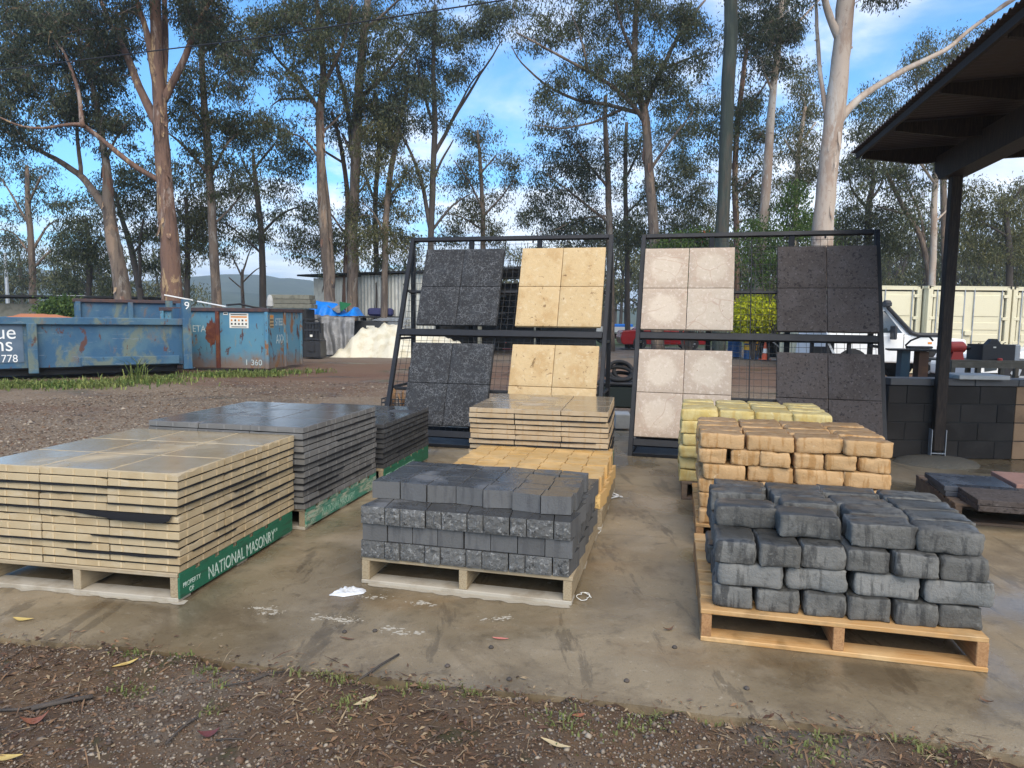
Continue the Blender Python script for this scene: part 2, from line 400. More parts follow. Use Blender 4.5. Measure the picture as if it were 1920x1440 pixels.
m_retyf = mat('split_yellow_face', (.66, .44, .17), .9, bump=.006, bs=75, bdet=9, layers=[('f', (.45, .26, .08), 45, .58, .70, .8)])

_gr = (1, 18, 18)
m_wood = mat('weathered_pallet_timber', (.36, .285, .18), .85, rnd=.2, bump=.0015, bs=26, bst=(1, 14, 14), layers=[('n', (.24, .175, .10), 7, .42, .68, .8, _gr), ('n', (.44, .38, .28), 3, .5, .7, .6)])
m_wood_y = mat('weathered_pallet_bearer', (.34, .27, .17), .85, rnd=.2, bump=.0015, bs=26, bst=(14, 1, 14), layers=[('n', (.22, .16, .09), 7, .42, .68, .8, (18, 1, 18)), ('n', (.42, .36, .26), 3, .5, .7, .6)])
m_dusty = mat('dusty_pallet_board', (.40, .36, .29), .9, bump=.0015, bs=40, layers=[('n', (.28, .235, .17), 6, .45, .65, .8)])
m_pine = mat('new_pine_board', (.50, .30, .125), .75, rnd=.35, bump=.001, bs=22, bst=(1, 16, 16), layers=[('n', (.46, .235, .07), 6, .42, .66, .85, _gr), ('n', (.66, .47, .24), 2.5, .45, .7, .6)], wet=(5, .5, .66, .7, .4))
m_pine_y = mat('pine_bearer', (.40, .22, .095), .75, rnd=.2, bump=.001, bs=22, bst=(16, 1, 16), layers=[('n', (.27, .13, .05), 6, .42, .66, .85, (18, 1, 18))], wet=(5, .5, .66, .7, .4))
m_dark_wood = mat('old_brown_pallet_timber', (.15, .10, .065), .85, rnd=.25, bump=.002, bs=26, bst=(1, 14, 14), layers=[('n', (.08, .055, .04), 7, .42, .68, .8, _gr), ('n', (.24, .175, .11), 4, .5, .7, .5)])
m_green = mat('green_pallet_paint', (.012, .125, .065), .6, bump=.001, bs=30, bst=(12, 1, 12), layers=[('n', (.02, .07, .04), 9, .5, .66, .8, (8, 1, 8)), ('f', (.30, .28, .20), 30, .66, .72, .6)])
m_green_worn = mat('worn_green_pallet_paint', (.06, .22, .15), .7, bump=.001, bs=30, bst=(12, 1, 12), layers=[('n', (.40, .40, .30), 5, .44, .60, .95, (2.5, 1, 2.5)), ('n', (.025, .13, .08), 12, .5, .62, .8, (8, 1, 8))])
m_letter = mat('white_stencil_paint', (.52, .62, .54), .8, layers=[('f', (.10, .28, .18), 40, .52, .62, .8)])
m_letter_pale = mat('faded_stencil_paint', (.34, .48, .38), .8, layers=[('f', (.10, .28, .18), 30, .48, .58, .9)])

m_steel = mat('black_painted_steel', (.008, .009, .012), .5, spec=.3, bump=.0004, bs=90, layers=[('n', (.018, .019, .022), 5, .5, .7, .6), ('f', (.06, .035, .022), 30, .70, .74, .6)], rvar=.1)
m_wire = mat('dark_wire', (.012, .012, .012), .6)
m_sl_char = mat('charcoal_slab', (.024, .024, .025), .75, rnd=.35, spec=.25, bump=.007, bs=24, bdet=9, layers=[('n', (.036, .038, .041), 6, .42, .66, .8), ('f', (.09, .092, .095), 30, .53, .60, .55), ('v', (.17, .172, .175), 22, .0, .06, .7), ('f', (.20, .20, .20), 55, .57, .63, .6)])
m_sl_sand = mat('sandstone_slab', (.52, .37, .19), .85, rnd=.14, bump=.008, bs=26, bdet=9, layers=[('n', (.44, .28, .12), 3.5, .46, .66, .8), ('f', (.60, .48, .30), 16, .52, .68, .7), ('f', (.15, .08, .03), 17, .615, .645, .85, (1, .6, 1)), ('f', (.20, .11, .04), 42, .63, .67, .8), ('f', (.16, .09, .03), 7, .655, .675, .8, (.5, 1.6, 1))])
m_sl_cream = mat('cream_slab', (.53, .435, .33), .85, rnd=.10, bump=.003, bs=30, bdet=8, layers=[('ring', (.40, .305, .225), 1, .17, .24, .75), ('n', (.42, .30, .215), 4, .54, .72, .6), ('f', (.62, .52, .42), 26, .50, .66, .7), ('f', (.30, .185, .13), 34, .60, .67, .75), ('v', (.38, .25, .18), 3, .0, .02, .6)])
m_sl_cream2 = mat('even_cream_slab', (.53, .435, .33), .85, rnd=.10, bump=.003, bs=30, bdet=8, layers=[('ring', (.40, .305, .225), 1, .17, .25, .15), ('n', (.42, .30, .215), 4, .54, .72, .6), ('f', (.62, .52, .42), 26, .50, .66, .7), ('f', (.30, .185, .13), 34, .60, .67, .75), ('v', (.38, .25, .18), 3, .0, .02, .6)])
m_sl_brown = mat('dark_brown_slab', (.066, .052, .045), .75, rnd=.3, spec=.25, bump=.010, bs=24, bdet=9, layers=[('n', (.082, .068, .062), 5, .42, .66, .8), ('f', (.015, .012, .011), 34, .55, .61, .9), ('f', (.15, .13, .118), 44, .57, .64, .7), ('f', (.015, .012, .011), 18, .62, .66, .8)])
m_sl_pink = mat('pinkish_slab', (.36, .19, .14), .75, bump=.003, bs=40, layers=[('n', (.27, .15, .11), 5, .42, .66, .8), ('f', (.10, .07, .06), 30, .6, .68, .7)])
m_sl_blue = mat('wet_blue_charcoal_slab', (.045, .05, .062), .55, bump=.002, bs=60, layers=[('n', (.075, .08, .09), 5, .5, .7, .7)], wet=(3, .3, .5, .8, .2, True))

m_timber = mat('dark_stained_timber', (.020, .014, .011), .7, spec=.3, bump=.002, bs=20, bst=(12, 12, 1), layers=[('n', (.05, .034, .024), 8, .42, .66, .8, (14, 14, 1))])
m_roof = mat('dark_roof_sheet', (.055, .042, .040), .55, metal=.0, bump=.001, bs=20, layers=[('n', (.055, .042, .038), 2.5, .5, .7, .7)])
m_wallb = mat('charcoal_wall_brick', (.026, .023, .021), .85, spec=.25, rnd=.35, bump=.003, bs=90, layers=[('n', (.038, .034, .031), 4, .42, .66, .7), ('f', (.10, .095, .09), 25, .68, .72, .5)])
m_wallc = mat('wall_capping', (.06, .06, .062), .5, bump=.002, bs=70, layers=[('n', (.06, .06, .065), 4, .42, .66, .8)])
m_walls = mat('sandstone_wall_brick', (.26, .165, .095), .85, rnd=.25, bump=.003, bs=90, layers=[('n', (.17, .105, .06), 4, .42, .66, .8)])
m_mortar = mat('dark_mortar', (.02, .02, .02), .9)
m_pad = mat('rough_concrete_pad', (.15, .13, .095), .95, bump=.025, bs=45, layers=[('n', (.13, .12, .095), 5, .42, .66, .8)])
m_palec = mat('pale_concrete', (.42, .42, .40), .8, bump=.001, bs=60, layers=[('n', (.33, .33, .32), 5, .42, .66, .8)])

m_cont = mat('cream_container_paint', (.66, .605, .42), .55, layers=[('n', (.60, .54, .36), 2.5, .45, .7, .6), ('f', (.28, .17, .08), 12, .70, .74, .6)])
m_cont_dk = mat('container_seal', (.03, .03, .028), .7)
m_white = mat('white_car_paint', (.74, .74, .72), .22, layers=[('n', (.66, .65, .61), 3, .45, .7, .6)])
m_red = mat('red_car_paint', (.30, .012, .014), .22, layers=[('n', (.22, .012, .012), 3, .45, .7, .5)])
m_redp = mat('red_machine_paint', (.38, .03, .022), .4, layers=[('n', (.24, .02, .016), 6, .5, .7, .6)])
m_yel = mat('yellow_machine_paint', (.72, .42, .02), .45, layers=[('n', (.55, .30, .02), 5, .5, .7, .7)])
m_glass = mat('dark_glass', (.03, .04, .045), .06, spec=.8)
m_rub = mat('black_rubber', (.014, .014, .015), .8, bump=.001, bs=60)
m_plast = mat('black_plastic', (.018, .019, .022), .5, layers=[('n', (.032, .033, .036), 5, .5, .7, .6)])
m_rim = mat('silver_alloy', (.55, .56, .58), .3, metal=.8)
m_gmetal = mat('galvanised_metal', (.40, .42, .44), .45, metal=.5, layers=[('n', (.27, .28, .29), 6, .45, .7, .7)])
m_under = mat('near_black_underbody', (.012, .012, .012), .8)  # one near-black tone for chassis, shed walls and roofs, stands
m_brown = mat('rusty_brown_steel', (.11, .055, .032), .8, bump=.002, bs=50, layers=[('n', (.18, .085, .04), 6, .5, .7, .8)])
_rust = [('n', (.06, .135, .19), 1.3, .42, .66, .9), ('f', (.15, .17, .11), 1.5, .50, .60, .7, (1, 1, .6)), ('f', (.16, .10, .05), 2.0, .56, .66, .55, (1, 1, .5)), ('f', (.16, .21, .25), 7, .60, .64, .6, (.25, 1, 2)), ('f', (.09, .026, .012), 5, .61, .65, .9, (1, 1, .4)), ('f', (.022, .02, .02), 11, .60, .68, .6, (1, 1, .3)), ('f', (.03, .02, .018), 16, .68, .72, .8)]
m_bin = mat('blue_skip_paint', (.022, .085, .165), .6, bump=.004, bs=8, layers=_rust)
m_bin2 = mat('pale_blue_skip_paint', (.085, .22, .30), .65, bump=.004, bs=8, layers=[('n', (.06, .19, .30), 1.6, .42, .66, .9), ('f', (.20, .23, .17), 2.0, .52, .62, .7, (1, 1, .5)), ('f', (.22, .085, .025), 2.0, .56, .61, .9, (1, 1, .5)), ('f', (.07, .02, .012), 4, .59, .63, .95, (1, 1, .45)), ('f', (.03, .025, .025), 12, .60, .68, .7, (1, 1, .3)), ('z', (.20, .10, .04), 3.5, .55, .10, .75, (1, 1, 1), .35), ('f', (.04, .03, .03), 18, .66, .71, .8)])
m_rust = mat('dark_rust', (.10, .025, .014), .85, bump=.003, bs=40, layers=[('n', (.18, .06, .02), 5, .45, .66, .8)])
m_binrim = mat('rusty_rim', (.05, .032, .035), .7, layers=[('n', (.10, .045, .03), 6, .45, .66, .8)])
m_bdrum = mat('blue_drum_paint', (.012, .07, .19), .4); m_ydrum = mat('yellow_band_paint', (.72, .38, .015), .5)
m_ltarp = mat('white_canvas', (.62, .58, .46), .85, bump=.02, bs=7, layers=[('n', (.50, .44, .30), 3, .45, .66, .8), ('f', (.30, .24, .16), 9, .66, .72, .6)])
m_gtarp = mat('grey_plastic_sheet', (.15, .15, .15), .35, bump=.03, bs=6, bst=(2, 2, .5), layers=[('n', (.26, .26, .265), 4, .45, .66, .8)])
m_btarp = mat('blue_tarpaulin', (.005, .17, .62), .4, bump=.02, bs=6, layers=[('n', (.01, .24, .75), 3, .45, .66, .8)])
m_grntarp = mat('green_tarpaulin', (.012, .12, .045), .5, bump=.01, bs=6)
m_stick = mat('white_sticker', (.72, .70, .62), .6); m_stick_o = mat('orange_print', (.62, .22, .03), .6); m_ink = mat('black_print', (.02, .02, .02), .6)
m_wpaint = mat('white_lettering', (.75, .77, .76), .6); m_chalk = mat('chalk_scrawl', (.48, .55, .54), .8, layers=[('f', (.10, .22, .28), 20, .5, .6, .8)])
m_old_timber = mat('grey_old_timber', (.17, .165, .13), .9, rnd=.3, bump=.003, bs=20, layers=[('n', (.10, .10, .075), 5, .45, .66, .8)])
m_shed = mat('corrugated_zinc', (.50, .49, .43), .5, metal=.2, layers=[('n', (.36, .35, .31), 2, .45, .66, .8), ('z', (.30, .26, .2), 4, .7, .1, .7, (1, 1, 1), .3)])
m_dirt = mat('reddish_rubble', (.42, .16, .075), .95, bump=.02, bs=20)
m_bark_r = mat('reddish_bark', (.165, .095, .066), .9, bump=.05, bs=9, bdet=9, bst=(1, 1, .22), layers=[('f', (.10, .058, .042), 5, .48, .58, .9, (1, 1, .16)), ('f', (.38, .26, .14), 1.7, .56, .60, .9, (1, 1, .28)), ('f', (.30, .235, .195), 2.2, .54, .60, .8, (1, 1, .3)), ('f', (.045, .03, .025), 9, .61, .65, .9, (1, 1, .15))])
m_bark_g = mat('grey_brown_bark', (.155, .118, .09), .9, bump=.04, bs=9, bdet=9, bst=(1, 1, .22), layers=[('f', (.075, .056, .045), 6, .49, .59, .9, (1, 1, .15)), ('f', (.27, .19, .13), 1.8, .54, .60, .85, (1, 1, .3)), ('f', (.26, .235, .205), 2.6, .56, .62, .7, (1, 1, .3))])
m_bark_d = mat('dark_bark', (.06, .05, .042), .92, bump=.02, bs=14, bst=(1, 1, .25), layers=[('n', (.10, .08, .066), 4, .48, .66, .8, (1, 1, .3))])
m_bark_p = mat('pale_smooth_bark', (.40, .325, .26), .8, bump=.010, bs=8, bdet=8, layers=[('f', (.29, .205, .15), 1.3, .48, .58, .9, (1, 1, .35)), ('f', (.46, .42, .37), 1.9, .52, .60, .8, (1, 1, .3)), ('f', (.17, .12, .095), 4.5, .61, .65, .8), ('f', (.24, .19, .15), 9, .56, .66, .5, (1, 1, .3))])
m_bark_m = mat('mossy_green_bark', (.032, .042, .034), .92, bump=.03, bs=12, bst=(1, 1, .15), layers=[('n', (.06, .072, .055), 6, .46, .62, .9, (1, 1, .12)), ('n', (.065, .055, .042), 2, .54, .66, .8, (1, 1, .3)), ('n', (.03, .04, .035), 9, .5, .64, .8, (1, 1, .12))])
m_leaf = leaf_mat('eucalypt_leaf', (.045, .058, .030), (.085, .098, .050))
m_leaf_b = leaf_mat('bluish_eucalypt_leaf', (.036, .050, .032), (.068, .082, .050))
m_leaf_o = leaf_mat('olive_eucalypt_leaf', (.062, .070, .032), (.105, .11, .052))
m_leaf_y = leaf_mat('golden_shrub_leaf', (.26, .34, .02), (.50, .52, .035), .45)
m_leaf_g = leaf_mat('bright_green_leaf', (.045, .085, .022), (.075, .12, .03), .35)
m_leaf_red = leaf_mat('red_bract', (.38, .03, .02), (.48, .06, .03), .3)
m_hill = mat('wooded_hillside', (.035, .055, .03), .95, world=True, layers=[('n', (.055, .075, .04), .05, .4, .65), ('f', (.02, .032, .02), .15, .5, .65, .8)])
m_bag = mat('white_plastic_bag', (.60, .61, .62), .3, bump=.012, bs=16, layers=[('n', (.42, .42, .40), 14, .48, .66, .7)]); m_string = mat('white_string', (.70, .70, .66), .7)
m_scum = mat('pale_cement_scum', (.36, .32, .25), .8, bump=.004, bs=60)
m_cable = mat('black_cable', (.015, .015, .017), .6)

# ---------------------------------------------------------------- ground
U2 = lambda a: np.array([math.cos(a), math.sin(a)])
gm = MB()
xs = np.concatenate([[-2600, -600, -150, -60], np.arange(-30, 31, 1.0), [60, 150, 600, 2600]]); ys = np.concatenate([[-60, -10], np.arange(-2, 60, 1.0), [90, 150, 400, 1200, 2600]])
P = np.zeros((len(ys), len(xs), 3))
for i, y in enumerate(ys):
    for j, x in enumerate(xs):
        h = -0.035
        if y > 11 and abs(x) < 40: h += 0.05 * mn.noise(Vector((x * .3, y * .3, 1.7)))
        P[i, j] = (x, y, h)
gm.grid(P); tag(gm.build('ground', m_ground, smooth=True), kind='structure', label='gravel and red dirt yard reaching back to the trees')
# concrete pad: measured front edge, slightly ragged
edge_px = [(-260, 1172), (0, 1195), (130, 1207), (250, 1214), (420, 1240), (560, 1258), (640, 1262), (760, 1276), (870, 1290), (1040, 1305), (1200, 1322), (1340, 1342), (1480, 1352), (1620, 1372), (1760, 1394), (1920, 1418), (2300, 1470)]
edge = [G(*p)[:2] for p in edge_px]
EX = np.array([e[0] for e in edge]); EY = np.array([e[1] for e in edge])
def edge_y(x): return float(np.interp(x, EX, EY))
b = MB()
dl = U2(math.radians(77))
back_l = np.array([-3.15, 3.3]) + dl * 6.4
poly = [tuple(e) for e in edge if e[0] > -3.2] + [(edge[-1][0] + 6, edge[-1][1] - 1.8), (14, 4.0), (14, 7.6), (5.4, 7.7), (4.2, 8.6), tuple(back_l), (-3.2, 3.3)]
b.xprism(poly, -.12, 0)
tag(b.build('concrete_slab', m_slab), kind='structure', label='wet brown concrete slab under the pallets')
# control joint strip and cement scum
def blot(name, pts, r, z=.002, seed=1, mat_=m_scum):
    q = MB(); rr = random.Random(seed)
    for (px, py) in pts:
        c = G(px, py)
        for k in range(34):
            x, y = c[0] + rr.gauss(0, 1) * r * 1.3, c[1] + rr.gauss(0, 1) * r * .55
            rad = r * rr.choice((.05, .08, .1, .16, .3)); n = 9
            ring = [(x + math.cos(t * 2 * PI / n) * rad * 1.5 * rr.uniform(.6, 1.3), y + math.sin(t * 2 * PI / n) * rad * rr.uniform(.5, 1.2)) for t in range(n)]
            q.add([(x, y, z + .0012 * rr.random())] + [(u, v, z - .0012) for u, v in ring], [(0, 1 + t, 1 + (t + 1) % n) for t in range(n)])
    return tag(q.build(name, mat_), kind='stuff', label='flakes of pale cement scum on the wet slab')
blot('cement_flakes', [(490, 1140), (505, 1148), (740, 1180), (765, 1186), (645, 1160), (650, 1164), (790, 1133), (935, 1160), (700, 1120), (610, 1158)], .028)

# verge in front of the slab: a low lip of soil, pebbles, litter
def verge_h(x, y):
    e = edge_y(x) + .075 * mn.noise(Vector((x * 3.1, 0, 5.1))) + .04 * mn.noise(Vector((x * 13, 0, 2.1)))
    t = e - y
    h = -.05 + .068 * min(1, max(0, (t + .06) / .16))
    h += .034 * mn.noise(Vector((x * 16, y * 16, 7.7))) * max(0, 1 - abs(t - .04) / .13)
    h += (.014 * mn.noise(Vector((x * 6, y * 6, .3))) + .008 * mn.noise(Vector((x * 17, y * 17, 4.3)))) * min(1, max(0, (t + .05) / .1))
    return h
vx = np.arange(-3.4, 3.6, .03); vy = np.arange(1.3, 3.55, .03)
P = np.array([[(x, y, verge_h(x, y)) for x in vx] for y in vy])
b = MB(); b.grid(P); tag(b.build('soil_verge', m_verge, smooth=True), kind='structure', label='dark soil verge with gravel and leaf litter')

def scatter_pebbles(name, n, region, size, zf, label, seed):
    r = np.random.default_rng(seed)
    base = np.array([(0, 0, 1), (1, 0, 0), (.31, .95, 0), (-.81, .59, 0), (-.81, -.59, 0), (.31, -.95, 0), (0, 0, -.4)], float)
    tri = np.array([(0, 1, 2), (0, 2, 3), (0, 3, 4), (0, 4, 5), (0, 5, 1), (6, 2, 1), (6, 3, 2), (6, 4, 3), (6, 5, 4), (6, 1, 5)])
    pts = region(r, n); n = len(pts)
    s = r.lognormal(math.log(size), .45, n)
    v = base[None] * (1 + r.uniform(-.3, .3, (n, 7, 1)))
    a = r.uniform(0, 6.3, n); ca, sa = np.cos(a)[:, None], np.sin(a)[:, None]
    sc = np.stack([s * r.uniform(.8, 1.4, n), s * r.uniform(.7, 1.1, n), s * r.uniform(.4, .8, n)], 1)
    v = v * sc[:, None, :]
    x = v[..., 0] * ca - v[..., 1] * sa; y = v[..., 0] * sa + v[..., 1] * ca
    z0 = np.array([zf(p[0], p[1]) for p in pts])
    V = np.stack([x + pts[:, :1], y + pts[:, 1:2], v[..., 2] + z0[:, None]], 2).reshape(-1, 3)
    Fc = (tri[None] + (np.arange(n) * 7)[:, None, None]).reshape(-1, 3)
    me = quick_mesh(name, V, Fc, m_pebble)
    return tag(put(name, me), label=label, kind='stuff')
def quick_mesh(name, V, Fc, m, smooth=False):
    me = bpy.data.meshes.new(name); k = Fc.shape[1]
    me.vertices.add(len(V)); me.vertices.foreach_set('co', np.ascontiguousarray(V, dtype=np.float32).ravel())
    me.loops.add(Fc.size); me.loops.foreach_set('vertex_index', np.ascontiguousarray(Fc, dtype=np.int32).ravel())
    me.polygons.add(len(Fc)); me.polygons.foreach_set('loop_start', np.arange(0, Fc.size, k, dtype=np.int32))
    me.polygons.foreach_set('loop_total', np.full(len(Fc), k, dtype=np.int32))
    if smooth: me.polygons.foreach_set('use_smooth', np.ones(len(Fc), dtype=bool))
    me.materials.append(m); me.update(calc_edges=True); me.validate(); return me
def reg_verge(r, n):
    x = r.uniform(-3.2, 3.3, n * 2); y = r.uniform(1.4, 3.2, n * 2)
    d = np.array([mn.noise(Vector((a * 1.3, c * 1.3, 9.2))) for a, c in zip(x, y)])
    e = np.interp(x, EX, EY)
    t = e - y
    keep = (t > .02) & ((d + r.uniform(-.45, .45, len(x)) + (t - .35) * .5) > -.05)
    return np.stack([x, y], 1)[keep][:n]
scatter_pebbles('gravel', 42000, reg_verge, .0042, lambda x, y: verge_h(x, y) + .001, 'grey crushed gravel lying on the soil verge', 3)
def reg_yard(r, n):
    y = 3 + 13 * r.random(n * 3) ** 1.5; x = r.uniform(-1.05, .1, n * 3) * (y * .8 + 1)
    lim = -3.3 + (y - 3.3) * .231
    keep = (x < lim - .05) & (x > -y * .85)
    return np.stack([x, y], 1)[keep][:n]
scatter_pebbles('yard_gravel', 30000, reg_yard, .010, lambda x, y: -.033, 'loose grey gravel spread over the yard on the left', 4)
# leaf litter: little strips and chips lying on the verge
def litter(name, n, label, seed, L=(.015, .06), wfac=.16, m=m_litter, reg=reg_verge, lift=.004):
    r = np.random.default_rng(seed); p = reg(r, n); n = len(p)
    l = r.uniform(L[0], L[1], n) * r.choice([.5, 1, 1, 1.3], n); w = l * wfac * r.uniform(.5, 1.4, n); a = r.uniform(0, 6.3, n)
    dx, dy = np.cos(a), np.sin(a); z = np.maximum(np.array([verge_h(*q) for q in p]), np.where(p[:, 1] > np.interp(p[:, 0], EX, EY) - .02, 0, -1)) + r.uniform(.002, lift * 2.2, n)
    c = np.stack([p[:, 0], p[:, 1], z], 1); d = np.stack([dx, dy, r.uniform(-.25, .25, n)], 1) * l[:, None] / 2; s = np.stack([-dy, dx, r.uniform(-.4, .4, n)], 1) * w[:, None] / 2
    up_ = np.zeros((n, 3)); up_[:, 2] = l * r.uniform(-.05, .18, n)
    V = np.stack([c - d, c + s + up_, c + d, c - s + up_], 1).reshape(-1, 3)
    Fc = (np.arange(n) * 4)[:, None] + np.arange(4)
    return tag(put(name, quick_mesh(name, V, Fc, m)), label=label, kind='stuff')
def reg_lit(r, n):
    x = r.uniform(-3.2, 3.3, n * 3); y = r.uniform(1.4, 3.2, n * 3)
    d = np.array([mn.noise(Vector((a * 1.3, c * 1.3, 9.2))) for a, c in zip(x, y)])
    t = np.interp(x, EX, EY) - y
    return np.stack([x, y], 1)[(t > -.015 - .13 * r.random(len(x)) ** 3) & (d + r.uniform(-.6, .3, len(x)) < .1)][:n]
litter('leaf_litter', 14000, 'brown scraps of bark and leaf on the soil verge', 11, (.008, .035), .3, reg=reg_lit)
litter('straw_litter', 3000, 'thin straw and twig scraps on the soil verge', 12, (.03, .10), .05, reg=reg_lit, m=m_litter)
def grass_patch(name, spots, n, h, label, m=m_grass, zf=verge_h, seed=5, wd=.0035, spread=.05):
    r = np.random.default_rng(seed); V = []; 
    for (x, y, k) in spots:
        for _ in range(int(n * k)):
            a = r.uniform(0, 6.3); px, py = x + r.normal() * spread * k, y + r.normal() * spread * .7 * k; z = zf(px, py)
            hh = h * r.uniform(.35, 1.2); ln = r.uniform(.2, 1.1) * hh; d = np.array([math.cos(a), math.sin(a), 0]); s = np.array([-d[1], d[0], 0]) * wd * r.uniform(.6, 1.4)
            p0 = np.array([px, py, z]); p1 = p0 + d * ln * .35 + np.array([0, 0, hh * .65]); p2 = p0 + d * ln + np.array([0, 0, hh * r.uniform(.6, 1.0)])
            V += [p0 - s, p0 + s, p1 + s * .8, p1 - s * .8, p1 - s * .8, p1 + s * .8, p2 + s * .1, p2 - s * .1]
    V = np.array(V); Fc = np.arange(len(V)).reshape(-1, 4)
    return tag(put(name, quick_mesh(name, V, Fc, m)), label=label, kind='stuff')
gs = [(*G(*p)[:2], k) for p, k in [((255, 1225), .8), ((345, 1238), .7), ((255, 1300), .7), ((410, 1300), .5), ((385, 1265), .5), ((590, 1270), 1.5), ((620, 1262), 1.3), ((640, 1290), 1), ((750, 1282), 1.2), ((800, 1290), .8), ((640, 1330), .8), ((1240, 1320), .8), ((1070, 1370), .9), ((1020, 1355), .8), ((1190, 1365), .8), ((1230, 1345), .7), ((1530, 1395), 1), ((1700, 1395), .9), ((1730, 1410), .8), ((1445, 1410), .7), ((1510, 1425), .8), ((400, 1345), .5), ((880, 1300), .6), ((1330, 1352), .6)]]
grass_patch('verge_grass', gs, 26, .030, 'small tufts of green and straw grass in the soil verge', m=m_drygrass)
grass_patch('verge_moss', [(x + .02, y - .02, k * 1.3) for x, y, k in gs[::2]], 50, .016, 'low green weeds in the soil verge', m=m_drygrass, seed=6, wd=.004)
yz = lambda x, y: -.035
gy = [(*G(x, y)[:2], k) for x, y, k in [(30, 722, 2), (60, 722, 2), (95, 722, 2), (130, 722, 2.2), (165, 722, 2.2), (195, 722, 2), (225, 718, 2.4), (255, 716, 2.6), (280, 714, 2.2), (305, 712, 1.6), (375, 703, 1.8), (395, 702, 1.8), (420, 702, 2), (445, 702, 2), (470, 702, 2), (495, 702, 1.6), (520, 702, 1.6), (545, 698, 1.4), (0, 724, 2), (600, 695, .8), (-40, 726, 2)]]
grass_patch('yard_grass', [(x_ + rng.normal() * .15, y_ + rng.normal() * .12, k_ * rng.choice([.25, .5, .8, 1.0])) for (x_, y_), k_ in [((g[0], g[1]), g[2]) for g in gy for _ in range(2)]], 70, .16, 'rough green grass growing along the blue skip bins', zf=yz, seed=8, wd=.012, spread=.22)
grass_patch('tall_grass_tuft', [(*G(258, 716)[:2], 1.0)], 45, .62, 'tall grass tuft in front of the long blue skip bin', zf=yz, seed=9, wd=.010, spread=.10)
# hills
def ridge(name, Y, prof, label):
    b = MB(); px = np.linspace(-700, 2600, 140); top = np.interp(px, [p[0] for p in prof], [p[1] for p in prof])
    rows = []
    for k in range(9):
        t = k / 8; row = []
        for j, x in enumerate(px):
            q = D(x, top[j], Y); z = q[2] * math.sin(t * PI / 2) ; zz_ = z + (2.2 * mn.noise(Vector((x * .05, t * 6, Y))) + 1.2 * mn.noise(Vector((x * .3, t * 9, Y)))) * (Y / 600) * (t > 0)
            row.append((q[0], Y - (1 - t) * Y * .3, zz_ if k else -.2))
        rows.append(row)
    back = [(x, Y * 1.3, -.2) for x, y, z in rows[-1]]
    b.grid(np.array(rows + [back]))
    return tag(b.build(name, m_hill, smooth=True), kind='structure', label=label)
ridge('hills', 620, [(-700, 545), (0, 512), (60, 500), (140, 518), (250, 530), (330, 527), (400, 520), (450, 515), (520, 520), (580, 525), (700, 560), (900, 580), (1300, 585), (2600, 590)], 'hazy blue wooded hills beyond the trees')
ridge('hillside', 380, [(-700, 565), (0, 552), (120, 560), (330, 556), (420, 545), (480, 552), (560, 560), (700, 575), (2600, 596)], 'lower greyish green hillside in front of the hills')
# ---------------------------------------------------------------- pallets
def pallet(label, loc, yaw, w, d, mats, painted=None, boards=7, hgt=.15, worn=False, board_th=.022):
    """local x to the right, y away from the camera, origin at the near left corner"""
    mb, my, mbot = mats
    t = thing('pallet', label, 'pallet', loc, yaw, 'timber pallets')
    th = board_th; bh = hgt - 2 * th
    for k, x in enumerate((.024, w / 2, w - .024)):
        q = MB(); q.box((0, d / 2, th + bh / 2), (.046, d - .004, bh), b=.003)
        q.build('bearer', my, t, (x, 0, 0))
    if painted is not None:
        q = MB(); q.box((0, d / 2, .012 + (hgt - .024) / 2 - .008), (.012, d, hgt - .040), b=.002)
        side = q.build('side_board', painted, t, (w + .004, 0, .006))
    bw = d / boards * .80; me = None
    for k in range(boards):
        y = bw / 2 + (d - bw) * k / (boards - 1)
        if me is None:
            q = MB(); q.box((0, 0, 0), (w, bw, th), b=.003); me = q.mesh('deck_board', mb)
        put('deck_board', me, t, (w / 2 + random.uniform(-.004, .004), y, hgt - th / 2), (0, 0, random.uniform(-.004, .004)))
        if painted is not None:
            q = MB(); q.box((0, 0, 0), (.006, bw - .004, th + .008), b=.001); q.build('board_end', painted, t, (w + .0075, y, hgt - th / 2 - .003))
    me = None
    for y in ((.05, d / 2, d - .05) if d > .9 else (.05, d - .05)):
        if me is None:
            q = MB(); q.box((0, 0, 0), (w, .105, th), b=.003); me = q.mesh('bottom_board', mbot)
        put('bottom_board', me, t, (w / 2, y, th / 2))
    return t
def local_corner(corner, yaw, dx=0, dy=0):
    c, s = math.cos(yaw), math.sin(yaw); return (corner[0] + c * dx - s * dy, corner[1] + s * dx + c * dy, corner[2] if len(corner) > 2 else 0)

